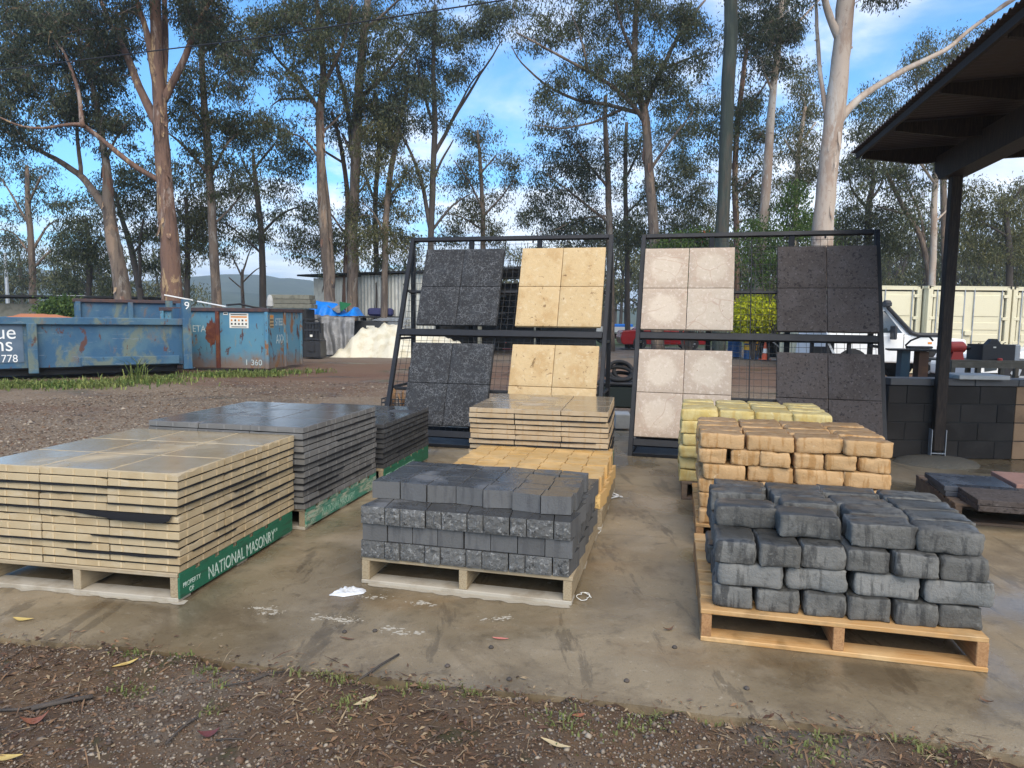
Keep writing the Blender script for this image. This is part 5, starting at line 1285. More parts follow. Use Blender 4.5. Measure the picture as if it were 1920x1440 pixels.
# drums, cone, frames
def drum(label, px, py, mats, bands):
    q = G(px, py); t = thing('drum', label, 'drum', (q[0], q[1], 0), 0, 'steel drums by the yellow shrub')
    b = MB(); b.lathe((0, 0, 0), [(.285, .0), (.295, .02), (.285, .05), (.285, .28), (.297, .295), (.285, .31), (.285, .56), (.297, .575), (.285, .59), (.285, .84), (.295, .87), (.27, .88), (.265, .86), (0, .86)], 28); b.build('shell', mats, t, smooth=False)
    for z0, z1, m_ in bands:
        b = MB(); b.lathe((0, 0, 0), [(.287, z0), (.289, z0), (.289, z1), (.287, z1)], 28); b.build('band', m_, t)
    return t
drum('plain blue steel drum half hidden behind the cream slabs', 1377, 669, m_bdrum, [])
t = drum('blue steel drum with a printed yellow band beside the traffic cone', 1408, 673, m_bdrum, [(.36, .555, m_ydrum), (.62, .70, m_ydrum), (.012, .03, m_ydrum)])
for k, (a_, w_, h_) in enumerate(((-1.95, .07, .07), (-1.72, .05, .05), (-1.5, .09, .06), (-1.28, .06, .08))):
    b = MB(); b.box((math.cos(a_) * .2905, math.sin(a_) * .2905, .46), (w_, .003, h_), rotz(a_ + PI / 2)); b.build('print', m_ink, t)
q = G(1434, 675)
t = thing('traffic_cone', 'orange traffic cone with white band beside the drums', 'traffic cone', (q[0], q[1], 0), 0)
m_orange = mat('orange_cone_plastic', (.62, .10, .035), .55)
b = MB(); b.box((0, 0, .02), (.38, .38, .04), b=.01); b.build('base', m_orange, t)
b = MB(); b.lathe((0, 0, 0), [(.14, .04), (.105, .26)], 18); b.build('lower_cone', m_orange, t)
b = MB(); b.lathe((0, 0, 0), [(.105, .26), (.075, .45)], 18); b.build('white_band', m_white, t)
b = MB(); b.lathe((0, 0, 0), [(.075, .45), (.03, .74), (0, .75)], 18); b.build('upper_cone', m_orange, t)
def trestle(label, x0p, x1p, yp, Y, hgt_):
    a_ = D(x0p, yp, Y); c_ = D(x1p, yp, Y); w_ = c_[0] - a_[0]
    t = thing('trestle', label, 'trestle', (a_[0], Y, 0), 0, 'dark steel trestles beyond the right rack')
    for x in (0, w_):
        b = MB(); b.box((x, 0, hgt_ / 2), (.07, .07, hgt_)); b.build('leg', m_steel, t); b = MB(); b.box((x, .8, hgt_ / 2), (.07, .07, hgt_)); b.build('leg', m_steel, t)
    b = MB(); b.box((w_ / 2, .4, hgt_ + .03), (w_ + .1, .95, .06)); b.build('top', m_steel, t)
    b = MB(); b.bar((0, -.03, hgt_), (w_, -.03, .2), .05, .02, (0, 1, 0)); b.build('brace', m_gmetal, t)
    b = MB(); b.box((w_ / 2, .85, hgt_ * .5), (w_, .04, hgt_ * .8)); b.build('back_sheet', m_plast, t)
trestle('dark trestle with a pale diagonal brace beside the cone', 1442, 1480, 640, 26.5, .85)
trestle('dark trestle between the pale gum trunk and the cone', 1484, 1506, 640, 26, .85)
trestle('dark trestle right of the pale gum trunk', 1552, 1592, 646, 15.2, 1.02)

# ---------------------------------------------------------------- containers, vehicles, benches on the right
def container(label, x0, Y, rz=0.0, w=2.44, dep=6.0, h=2.59, doors=True):
    t = thing('shipping_container', label, 'container', (x0, Y, 0), rz, 'cream shipping containers')
    for x in (.07, w - .07):
        b = MB(); b.box((x, .07, h / 2), (.14, .14, h), b=.01); b.build('corner_post', m_cont, t)
    b = MB(); b.box((w / 2, .07, h - .06), (w - .28, .13, .12), b=.008); b.build('header', m_cont, t)
    b = MB(); b.box((w / 2, .07, .07), (w - .28, .13, .14), b=.008); b.build('sill', m_cont, t)
    for x in (.02, w - .02):
        b = MB(); ys_ = np.arange(.15, dep, .035); P = np.array([[(x + .02 * np.clip(2.2 * math.sin(2 * PI * y / .28), -1, 1), y, z) for y in ys_] for z in (.1, h - .06)]); b.grid(P); b.build('side_panel', m_cont, t)
        b = MB(); b.box((x, dep / 2, h - .04), (.08, dep, .08)); b.box((x, dep / 2, .07), (.08, dep, .14)); b.build('side_rail', m_cont, t)
    b = MB(); b.box((w / 2, dep / 2, h - .015), (w - .02, dep, .03)); b.build('roof', m_cont, t)
    b = MB(); b.box((w / 2, dep, h / 2), (w, .06, h - .01)); b.build('rear_wall', m_cont, t)
    b = MB(); b.box((w / 2, .10, h / 2), (w - .26, .02, h - .24)); b.build('gasket', m_cont_dk, t)
    for k in range(2):
        xc = w * (.29 if k == 0 else .71); dw = w / 2 - .185
        d = MB(); d.box((xc, .065, h / 2), (dw, .045, h - .32), b=.006); dr = d.build('door', m_cont, t)
        for z, hh in ((h * .78, .62), (h * .55, .22), (h * .42, .22), (h * .30, .22), (h * .15, .36)):
            q_ = MB(); q_.box((xc, .036, z), (dw * .74, .022, hh), b=.010); q_.build('door_panel', m_cont, dr)
        for f_ in (-.42, .36) if k == 0 else (-.36, .42):
            q_ = MB(); q_.cyl((xc + dw * f_, .02, .12), (xc + dw * f_, .02, h - .05), .017, 8); q_.build('lock_rod', m_gmetal, dr)
        hx = .10 if k == 0 else w - .10
        for z in (.35, .95, 1.65, 2.3):
            q_ = MB(); q_.box((hx + (.05 if k == 0 else -.05), .018, z), (.16, .05, .09), b=.006); q_.build('hinge', m_cont, dr)
    q_ = MB(); q_.box((w / 2, .0, 1.22), (.2, .06, .14), b=.01); q_.build('lock_box', m_cont, t)
    return t
xa = D(1728, 600, 20.5)[0]; container('cream shipping container, its right door seen behind the white vehicle cab', xa - 2.44, 20.55, dep=4.4)
xb = D(1738, 600, 20.3)[0]; container('cream shipping container with lock rods behind the timber post', xb, 20.3)
xb2 = xb + 2.52; container('cream shipping container cut by the right frame edge', xb2, 20.35)
# white ute facing right
xf = D(1818, 650, 17)[0]
X = lambda d_: -d_
t = car('white_four_wheel_drive', 'white short four wheel drive with black snorkel behind the workbench', (xf, 17.95, 0), 0,
    [(0, .55), (.0, .80), (-.05, 1.10), (-1.42, 1.20), (-3.5, 1.20), (-3.55, .60), (-2.2, .50), (-.2, .48)],
    [(-1.38, 1.18), (-1.95, 1.90), (-3.35, 1.93), (-3.5, 1.18)], 1.78, (-.78, -2.85), m_white, glass=[[(-1.62, 1.24), (-2.02, 1.78), (-2.58, 1.80), (-2.62, 1.24)]], wr=.39, rim=m_gmetal)
b = MB(); b.box((-1.75, 0, .44), (3.3, .8, .22)); b.build('chassis', m_under, t)
b = MB(); b.tube([(-.62, -.87, 1.20), (-1.25, -.90, 1.20), (-1.42, -.90, 1.24), (-1.98, -.80, 1.86), (-2.0, -.80, 1.92)], [.05, .055, .055, .05, .05], 8); sn_ = b.build('snorkel', m_plast, t)
b = MB(); b.lathe((-2.02, -.80, 1.90), [(.06, -.02), (.11, .0), (.11, .08), (.07, .14), (0, .15)], 14); b.build('snorkel_head', m_plast, sn_)
b = MB(); b.box((-1.95, -1.05, 1.25), (.08, .22, .34), b=.02); b.bar((-1.9, -.85, 1.3), (-1.95, -1.0, 1.3), .03, .03); b.build('mirror', m_plast, t)
b = MB(); b.box((-.95, -.892, 1.0), (.10, .01, .05)); b.build('indicator', m_stick_o, t)
b = MB(); b.box((-1.60, -.892, .9), (.012, .006, .62)); b.build('door_gap', m_under, t)
b = MB(); b.box((.06, 0, .62), (.14, 1.75, .2), b=.03); b.build('bumper', m_plast, t)
# white hatch facing left
xf = D(1836, 690, 15)[0]
t = car('white_hatchback', 'white car nose seen under the workbench at the right frame edge', (xf, 15.9, 0), 0,
    [(.0, .28), (-.02, .55), (.12, .80), (1.3, .93), (3.6, .98), (4.1, .85), (4.15, .35), (4.0, .25)],
    [(2.15, .96), (2.7, 1.36), (3.4, 1.38), (3.95, .98)], 1.74, (.86, 3.4), m_white, glass=[[(2.4, 1.02), (2.75, 1.30), (3.1, 1.31), (3.1, 1.02)]], wr=.33, rim=m_gmetal)
b = MB(); b.add([(.12, -.876, .60), (.46, -.876, .66), (.40, -.876, .48), (.14, -.876, .44)], [(0, 1, 2, 3)]); b.build('headlight', m_glass, t)
b = MB(); b.add([(.02, -.8755, .42), (.52, -.8755, .42), (.38, -.8755, .24), (.06, -.8755, .24)], [(0, 1, 2, 3)]); b.build('bumper_vent', m_under, t)
# steel workbench right
YB_ = 8.7
def wx(px, py=660, Y=YB_): return D(px, py, Y)[0]
zt = D(1850, 676, YB_)[2]
t = thing('workbench', 'rough steel workbench behind the low wall at the right', 'workbench', (wx(1785), YB_, 0), 0)
Lb = wx(1985) - wx(1785); m_bench = mat('old_bench_steel', (.085, .075, .055), .6, layers=[('n', (.15, .13, .10), 6, .45, .66, .8), ('f', (.10, .05, .03), 9, .62, .7, .7)])
b = MB(); b.box((Lb / 2, .35, zt - .012), (Lb, .72, .024)); b.build('top', m_bench, t)
b = MB(); b.box((Lb / 2, .0, zt - .06), (Lb, .04, .07)); b.build('front_rail', m_bench, t)
for x in (.03, wx(1838) - wx(1785), wx(1882) - wx(1785), Lb - .04):
    b = MB(); b.box((x, .02, (zt - .03) / 2), (.05, .05, zt - .03)); b.build('leg', m_bench, t); b = MB(); b.box((x, .66, (zt - .03) / 2), (.05, .05, zt - .03)); b.build('leg', m_bench, t)
# bench grinder / vice
gx = wx(1812); 
t = thing('bench_grinder', 'red bench grinder bolted on the workbench by the post', 'grinder', (gx, YB_ + .22, zt), 0)
b = MB(); b.lathe((0, 0, .155), [(.0, -.115), (.055, -.115), (.075, -.09), (.078, .08), (.06, .105), (0, .105)], 20, axis='x'); b.build('motor', m_redp, t, smooth=False)
b = MB(); b.add(*(lambda pf: ([(x, -.06, z) for x, z in pf] + [(x, .06, z) for x, z in pf], [(i, (i + 1) % 4, 4 + (i + 1) % 4, 4 + i) for i in range(4)] + [(3, 2, 1, 0), (4, 5, 6, 7)]))([(-.085, 0), (.085, 0), (.06, .10), (-.06, .10)])); b.build('pedestal', m_redp, t)
b = MB(); b.lathe((-.165, 0, .145), [(.0, -.035), (.075, -.035), (.085, -.02), (.085, .02), (.075, .035), (0, .035)], 20, axis='x'); b.build('wheel_guard', m_redp, t)
b = MB(); b.cyl((-.22, 0, .15), (.19, 0, .15), .02, 10); b.cyl((.12, 0, .15), (.18, 0, .15), .028, 10); b.build('shaft', m_steel, t)
b = MB(); b.box((-.12, -.03, .06), (.03, .03, .14)); b.build('bracket', m_plast, t)
tx = wx(1883); wt_ = wx(1913) - wx(1852)
t = thing('parts_crate', 'black plastic crate of parts standing on the workbench', 'crate', (tx, YB_ + .25, zt), 0)
b = MB(); h_ = .20
for s_ in (-1, 1):
    b.box((0, s_ * .15, h_ / 2), (wt_, .012, h_)); b.box((s_ * wt_ / 2, 0, h_ / 2), (.012, .30, h_))
b.box((0, 0, .006), (wt_, .3, .012)); b.build('tub', m_plast, t)
b = MB(); b.prism([(-.13, .15), (-.02, .27), (.04, .27), (.13, .16)], -.05, .03); b.build('lid_flap', m_plast, t)
b = MB(); b.box((-.06, -.158, .165), (.035, .004, .018)); b.build('label_tag', m_stick, t)
for k in range(5):
    b = MB(); x = -.16 + k * .08; b.tube([(x, 0, .12), (x + .01, .02, .21), (x + .03, .0, .215 + .01 * (k % 3))], .006, 5); b.build('offcut', m_steel, t)
loose('tin', 'silver paint tin beside the black crate at the frame edge', 'tin', m_gmetal, lambda b: b.lathe((0, 0, 0), [(.07, 0), (.07, .19), (.065, .2), (0, .2)], 18), (wx(1922), YB_ + .2, zt))
loose('red_jar', 'small red jar lying on the bench in front of the crate', 'jar', m_redp, lambda b: b.lathe((0, 0, 0), [(.03, 0), (.03, .02), (.02, .03), (0, .03)], 10), (wx(1880), YB_ + .04, zt))
# drill stand left of the post
zs = D(1715, 657, 8.5)[2]; x0_ = wx(1700, 660, 8.5); 
t = thing('tool_stand', 'tool stand with dark top plate on blue and rusty brown pedestals', 'stand', (x0_, 8.5, 0), 0)
b = MB(); b.xprism([(-.18, .05), (-.05, .0), (.15, -.02), (.5, -.0), (.5, .4), (-.05, .4), (-.15, .15)], zs - .01, zs + .01); b.build('top_plate', m_steel, t)
b = MB(); b.box((.05, .15, (zs - .01) / 2), (.11, .11, zs - .01)); b.build('pedestal', mat('blue_pedestal_paint', (.015, .055, .085), .5), t)
b = MB(); b.box((.255, .12, (zs - .01) / 2), (.12, .12, zs - .02)); b.build('pedestal', m_brown, t)
b = MB(); b.lathe((.16, .18, .62), [(.0, -.03), (.17, -.03), (.17, .03), (0, .03)], 24, axis='x'); b.build('pulley', m_gmetal, t)
b = MB(); b.tube([(.06, .1, zs + .02), (.04, .1, zs + .06), (.1, .1, zs + .12), (.22, .1, zs + .17), (.34, .12, zs + .17), (.4, .14, zs + .12)], .012, 7); b.build('hose', m_rub, t)
b = MB(); b.box((.22, .12, zs + .035), (.3, .1, .03), b=.01); b.build('tray', m_plast, t)
b = MB(); b.box((.36, .08, .70), (.09, .03, .12)); b.build('notice', m_stick, t)
b = MB()
# overhead cable
ca, cb_ = D(-420, 186, 15), D(1500, -110, 9.0)
m1, m2 = D(0, 131, 14.2), D(470, 73, 12.4); m3 = D(945, 0, 10.6)
loose('overhead_cable', 'black overhead cable crossing the upper left sky', 'cable', m_cable, lambda b: b.tube([ca, m1, m2, m3, cb_], .011, 6))

# ---------------------------------------------------------------- small things on the slab and verge
q = G(652, 1112)
b = MB(); n = 22; rows = []
for v in np.linspace(0, 1, 12):
    rows.append([((u - .5) * .19, (v - .5) * .10, .002 + .022 * math.sin(PI * u) ** .8 * math.sin(PI * v) ** .8 * (1 + .5 * mn.noise(Vector((u * 5, v * 5, 2)))) + .022 * mn.noise(Vector((u * 10, v * 7, 1))) * math.sin(PI * u) * math.sin(PI * v)) for u in np.linspace(0, 1, n)])
P = np.array(rows); P[..., 2] = np.maximum(P[..., 2], .002); P[..., 1] *= np.interp(np.linspace(0, 1, n), [0, .12, .35, .9, 1], [.15, .35, 1, .8, .3])[None]
b.grid(P); tag(b.build('plastic_bag', m_bag, None, (q[0], q[1], 0), (0, 0, .35), smooth=True), 'crumpled white plastic bag on the wet slab by the charcoal block pallet', 'bag')
def strand(name, label, pts, r=.0022, m=m_string, cat='string'):
    b = MB()
    for ps in pts: b.tube(ps, r, 5)
    return tag(b.build(name, m, smooth=True), label, cat)
c_ = G(1094, 1122)
strand('string', 'loop of white string beside the corner of the charcoal block pallet', [[(c_[0] + .03 * math.cos(a_) + .01 * math.cos(2.7 * a_), c_[1] + .045 * math.sin(a_), .004 + .012 * abs(math.sin(a_ * 1.5))) for a_ in np.linspace(0, 8, 30)]], .002)
q1, q2 = G(1112, 905), G(1168, 933)
strand('plastic_wrap', 'torn strands of clear white wrap lying beside the tan stack', [[G(1118, 940, .01), G(1140, 935, .01), G(1165, 930, .015)], [G(1122, 905, .03), G(1135, 920, .02), G(1150, 930, .012), G(1168, 932, .01)], [G(1124, 912, .02), G(1138, 925, .03), G(1152, 927, .012)], [G(1126, 908, .04), G(1133, 912, .03), G(1144, 922, .02), G(1160, 929, .012)]], .007, m_bag, 'plastic wrap')
strand('string', 'scrap of white string near the right side of the charcoal block pallet', [[G(1112, 998, .006), G(1118, 990, .012), G(1127, 995, .006), G(1122, 1000, .006)]], .002)
def leaf(name, label, px, py, L_, w_, rz, col, z=None, curl=.25, group='fallen gum leaves'):
    q = G(px, py); zz_ = (verge_h(q[0], q[1]) + .008 if z is None else z)
    n = 9; rows = []
    for u in np.linspace(-1, 1, n):
        ww = w_ * (1 - abs(u) ** 1.7) * .5 + .0006; bend = .045 * L_ * u * u + .02 * L_ * math.sin(u * 4 + px)
        rows.append([(u * L_ / 2, -ww + bend, curl * L_ * .12 * u * u + .002), (u * L_ / 2, bend, curl * L_ * .12 * u * u), (u * L_ / 2, ww + bend, curl * L_ * .12 * u * u + .003)])
    b = MB(); b.grid(np.array(rows)); return tag(b.build(name, col, None, (q[0], q[1], zz_), (0, 0, rz), smooth=True), label, 'leaf', group)
lf_y = mat('yellowed_leaf', (.52, .38, .12), .5, layers=[('n', (.36, .22, .06), 20, .45, .66, .8)]); lf_p = mat('pale_dry_leaf', (.46, .36, .20), .6); lf_o = mat('orange_brown_leaf', (.24, .085, .04), .6, layers=[('n', (.16, .05, .025), 25, .45, .66, .8)])
lf_r = mat('dark_red_leaf', (.12, .035, .03), .55); lf_pk = mat('pinkish_leaf', (.46, .16, .12), .5); lf_b = mat('brown_leaf', (.12, .06, .03), .6)
leaf('gum_leaf', 'yellow gum leaf on the wet slab below the cream stack', 42, 1163, .105, .03, -.1, lf_y, .004)
leaf('gum_leaf', 'yellow curled gum leaf on the soil verge beside the small grass tufts', 236, 1252, .10, .022, .8, lf_y)
leaf('gum_leaf', 'pinkish leaf lying on the middle of the slab', 938, 1199, .075, .016, -.15, lf_pk, .003)
leaf('gum_leaf', 'yellow leaf leaning on the front board of the charcoal block pallet', 1062, 1125, .085, .018, -1.0, lf_y, .03)
leaf('gum_leaf', 'brown narrow leaf on the slab left of the charcoal block pallet', 650, 1199, .075, .012, -.3, lf_b, .003)
leaf('gum_leaf', 'crumpled orange brown leaf near the lower left corner', 66, 1368, .085, .04, .5, lf_o, curl=2.5)
leaf('gum_leaf', 'dark red crumpled leaf on the lower left verge', 392, 1392, .07, .035, .3, lf_r, curl=2)
leaf('gum_leaf', 'pale dry leaf at the very bottom left corner', 10, 1437, .10, .03, .1, lf_y)
leaf('gum_leaf', 'pale dry strip of leaf at the slab edge by the twig', 870, 1272, .085, .014, -.9, lf_p)
leaf('gum_leaf', 'pale split leaf on the soil at the lower middle', 1040, 1410, .11, .02, -.5, lf_p)
leaf('gum_leaf', 'tan flat chip of bark on the verge left of the middle', 686, 1330, .10, .03, .8, lf_p)
leaf('gum_leaf', 'orange leaf scrap at the lower right on the verge', 1085, 1360, .05, .02, .2, lf_o)
leaf('gum_leaf', 'brown curled leaf on the slab left of the pine pallet', 1254, 1182, .06, .014, .35, lf_b, .004, 2.0)
leaf('gum_leaf', 'dark leaf standing on the wet slab at the right', 1848, 1318, .05, .014, -.9, lf_b, .006, 2.0)
leaf('gum_leaf', 'crumpled brown leaves resting on the grey paver stack', 452, 781, .13, .05, .3, lf_b, .718, 1.0)
leaf('gum_leaf', 'small dry leaf stuck on the front edge of the cream stack top', 177, 877, .05, .02, .1, lf_p, .668, 1.0)
leaf('gum_leaf', 'thin white sliver on top of the charcoal tumbled blocks', 1402, 941, .055, .01, .5, lf_p, .645)
def twig(label, pts, r):
    P_ = [np.array([*G(x, y)[:2], 0]) for x, y in pts]
    for p_ in P_: p_[2] = max(verge_h(p_[0], p_[1]), 0) + r + .006
    return strand('twig', label, [P_], r, m_bark_d, 'twig')
twig('dark thin twig reaching from the verge onto the slab', [(672, 1280), (690, 1268), (715, 1250), (748, 1231)], .0045)
twig('brown curved twig on the lower left verge', [(312, 1412), (330, 1392), (352, 1372), (372, 1360)], .004)
twig('long thin twig lying across the left verge', [(420, 1300), (470, 1290), (510, 1276), (535, 1268)], .0035)
twig('dark stick beside the orange leaf at the lower left', [(60, 1346), (95, 1338), (130, 1330), (175, 1322)], .009)
twig('thin greyish stick at the left frame edge', [(0, 1344), (40, 1345), (90, 1332), (150, 1312)], .005)
twig('pale straw stick on the lower middle verge', [(405, 1402), (430, 1401), (458, 1403)], .003)
NUTS = ['gum nut between two cement flakes left of the charcoal block pallet', 'gum nut touching the brown narrow leaf on the slab', 'gum nut just below the pinkish leaf', 'gum nut on the slab right of the twig tip',
        'gum nut close to the verge under the middle pallet', 'gum nut near the brown curled leaf left of the pine pallet', 'gum nut at the slab edge between twig and pine pallet', 'gum nut below the front board of the pine pallet']
for k, (px, py) in enumerate(((703, 1184), (646, 1186), (921, 1215), (839, 1250), (955, 1275), (1265, 1215), (1175, 1278), (1400, 1292))):
    q = G(px, py); b = MB(); b.lathe((0, 0, 0), [(.011, 0), (.012, .005), (.008, .010), (0, .011)], 8)
    tag(b.build('gum_nut', m_bark_d, None, (q[0], q[1], 0), smooth=True), NUTS[k], 'gum nut', 'gum nuts on the slab')

# pale cement dust washed out along the pallets' front boards
def dust(label, px0, px1, w, seed):
    a_ = G(*px0); c_ = G(*px1); n = 60; f_, k_ = [], []
    for i in range(n):
        u = i / (n - 1); p_ = a_ + (c_ - a_) * u
        f_.append((p_[0], p_[1] + .03, .0022)); k_.append((p_[0] + .004 * mn.noise(Vector((u * 40, 3, seed))), p_[1] - w * (.35 + .9 * abs(mn.noise(Vector((u * 9, 1, seed)))) + .5 * abs(mn.noise(Vector((u * 40, 5, seed))))), .0022))
    b = MB(); b.grid(np.array([f_, k_])); return tag(b.build('cement_dust', m_scum), label, None, None, 'stuff')
dust('pale cement dust along the front of the cream paver pallet', (-120, 1085), (348, 1131), .05, 1)
dust('pale cement dust along the front of the charcoal wall block pallet', (690, 1096), (1068, 1139), .035, 2)
# ---------------------------------------------------------------- trees
def leaf_quads(C, n_per, sig, L, wd, r):
    """drooping narrow leaves about the cluster centres C"""
    n = len(C) * n_per
    c = np.repeat(C, n_per, 0) + r.normal(0, 1, (n, 3)) * np.array([sig, sig, sig * .75])
    # twig sprays: leaves gather along a few short lines within a cluster
    d = r.normal(0, .55, (n, 3)); d[:, 2] = -np.abs(r.normal(.9, .35, n)); d /= np.linalg.norm(d, axis=1)[:, None]
    s = np.cross(d, r.normal(0, 1, (n, 3))); s /= np.linalg.norm(s, axis=1)[:, None] + 1e-9
    l = L * r.uniform(.6, 1.3, n)[:, None]; w = wd * r.uniform(.7, 1.3, n)[:, None]
    return np.stack([c, c + d * l * .45 + s * w, c + d * l, c + d * l * .45 - s * w], 1).reshape(-1, 3)
def tree(label, Y, trunk, limbs, blobs, leaf, bark, seed, group='gum trees behind the yard', dens=2.0, n_per=92, name='gum_tree', flare=1.25, lsize=1.0, r0=16.0, cat='tree', twigs=True):
    r = np.random.default_rng(seed)
    k = Y / F_PX
    base = D(trunk[0][0], trunk[0][1], Y)
    t = thing(name, label, cat, (base[0], Y, 0), 0, group)
    B0 = np.array([base[0], Y, 0.0])
    nodes = []; nr = []; npx = []; b = MB(); nt_ = np.zeros((0, 3))
    def to3(pts, dy0, dyr):
        out = []
        for i, (x, y, rad) in enumerate(pts):
            dy = dy0 + dyr * (i / max(1, len(pts) - 1)) ** 1.2
            out.append(D(x, y, Y + dy))
        return np.array(out)
    def smooth_line(P3, rad, m=4, wob=0.0):
        n = len(P3); tt = np.linspace(0, n - 1, (n - 1) * m + 1); out = []
        for q in tt:
            i = min(int(q), n - 2); f = q - i
            p0, p1, p2, p3 = P3[max(i - 1, 0)], P3[i], P3[i + 1], P3[min(i + 2, n - 1)]
            out.append(.5 * ((2 * p1) + (-p0 + p2) * f + (2 * p0 - 5 * p1 + 4 * p2 - p3) * f * f + (-p0 + 3 * p1 - 3 * p2 + p3) * f ** 3))
        out = np.array(out)
        if wob:
            for i in range(1, len(out)): out[i] += wob * np.array(mn.noise_vector(Vector(out[i] * .9 + seed)))
        return out, np.interp(tt, np.arange(n), rad)
    # trunk down to the ground
    T3 = to3(trunk, 0, 0); rad = np.array([p[2] for p in trunk]) * k
    if T3[0][2] > .05:
        g = T3[0].copy(); dz = T3[0] - T3[1]; g = g + dz / max(.2, abs(dz[2])) * T3[0][2] * .6; g[2] = -.05
        T3 = np.vstack([g, T3]); rad = np.concatenate([[rad[0] * flare], rad])
    L3, lr = smooth_line(T3, rad, 4, .03)
    b.tube(L3 - B0, lr, 11, jit=.07)
    for p_, q_ in zip(L3, lr): nodes.append(p_); nr.append(q_)
    for lb in limbs:
        p0 = D(lb[0][0], lb[0][1], Y); NN = np.array(nodes)
        sc = NN[:, 1] / F_PX
        dd = np.hypot(NN[:, 0] - p0[0], NN[:, 2] - p0[2]); i = int(dd.argmin()); dy0 = NN[i, 1] - Y
        ln = np.hypot(lb[-1][0] - lb[0][0], lb[-1][1] - lb[0][1]) * k
        P3 = to3(lb, dy0, r.uniform(-.45, .45) * ln); rad = np.array([p[2] for p in lb]) * k
        P3[0] = P3[0] * .5 + nodes[i] * .5
        if len(rad) > 2: rad = rad * np.linspace(1.0, .55, len(rad))
        L3, lr = smooth_line(P3, rad, 4, .06)
        b.tube(L3 - B0, lr, 7, jit=.06)
        for p_, q_ in zip(L3[1:], lr[1:]): nodes.append(p_); nr.append(q_)
    # clusters
    Cs = []
    for bl in blobs:
        x, y, rx, ry = bl[:4]; dn = bl[4] if len(bl) > 4 else 1.0
        n = max(3, int(dn * dens * PI * rx * ry / (PI * r0 * r0) * 1.5))
        dy = r.uniform(-.7, .7) * rx * k
        u = r.normal(0, 1, (n, 3)); u /= np.linalg.norm(u, axis=1)[:, None]; u *= r.uniform(0, 1, (n, 1)) ** .5 * 1.18
        for q in u: Cs.append(D(x + q[0] * rx, y + q[1] * ry, Y + dy + q[2] * rx * k))
    if Cs:
        Cs = np.array(Cs); NN = np.array(nodes)
        keep = np.array([c[2] > 1.2 for c in Cs]); Cs = Cs[keep]
        if twigs:
            d0 = np.array([np.linalg.norm(NN - c, axis=1).min() for c in Cs]); order = np.argsort(d0)
            pos = list(nodes); rr = list(nr); arr = np.array(pos)
            for ci in order:
                c = Cs[ci]; dv = c - arr
                cost = np.linalg.norm(dv, axis=1) + 1.0 * np.maximum(0, arr[:, 2] - c[2] + .1)
                i = int(cost.argmin()); p0 = arr[i]; L_ = np.linalg.norm(c - p0)
                if L_ < .12: continue
                ri = min(rr[i] * .6, .008 + .013 * math.sqrt(L_) * (Y / 28)); 
                mid = (p0 + c) / 2 + np.array([0, 0, .10 * L_]) + r.normal(0, .08 * L_, 3)
                m2 = (mid + c) / 2 + np.array([0, 0, .05 * L_]) + r.normal(0, .04 * L_, 3)
                b.tube(np.array([p0, mid, m2, c]) - B0, [ri, ri * .75, ri * .5, ri * .28], 4, caps=False)
                arr = np.vstack([arr, mid[None], m2[None], c[None]]); rr += [ri * .75, ri * .5, ri * .28]
        s = math.sqrt(Y / 26) * lsize
        if twigs:
            for c in Cs - B0:
                for _ in range(3):
                    d_ = r.normal(0, .26, 3); d_[2] = r.normal(-.06, .22); b.tube(np.array([c - d_ * .2, c + d_ * .5 + (0, 0, .04), c + d_]), [.010, .007, .004], 3, caps=False)
        V = leaf_quads(Cs - B0, n_per, .205 * Y / 28 * (r0 / 16), .15 * s, .021 * s, r)
        Fc = np.arange(len(V)).reshape(-1, 4)
        put('crown', quick_mesh('crown', V, Fc, leaf), t)
    b.build('trunk', bark, t, smooth=True)
    return t
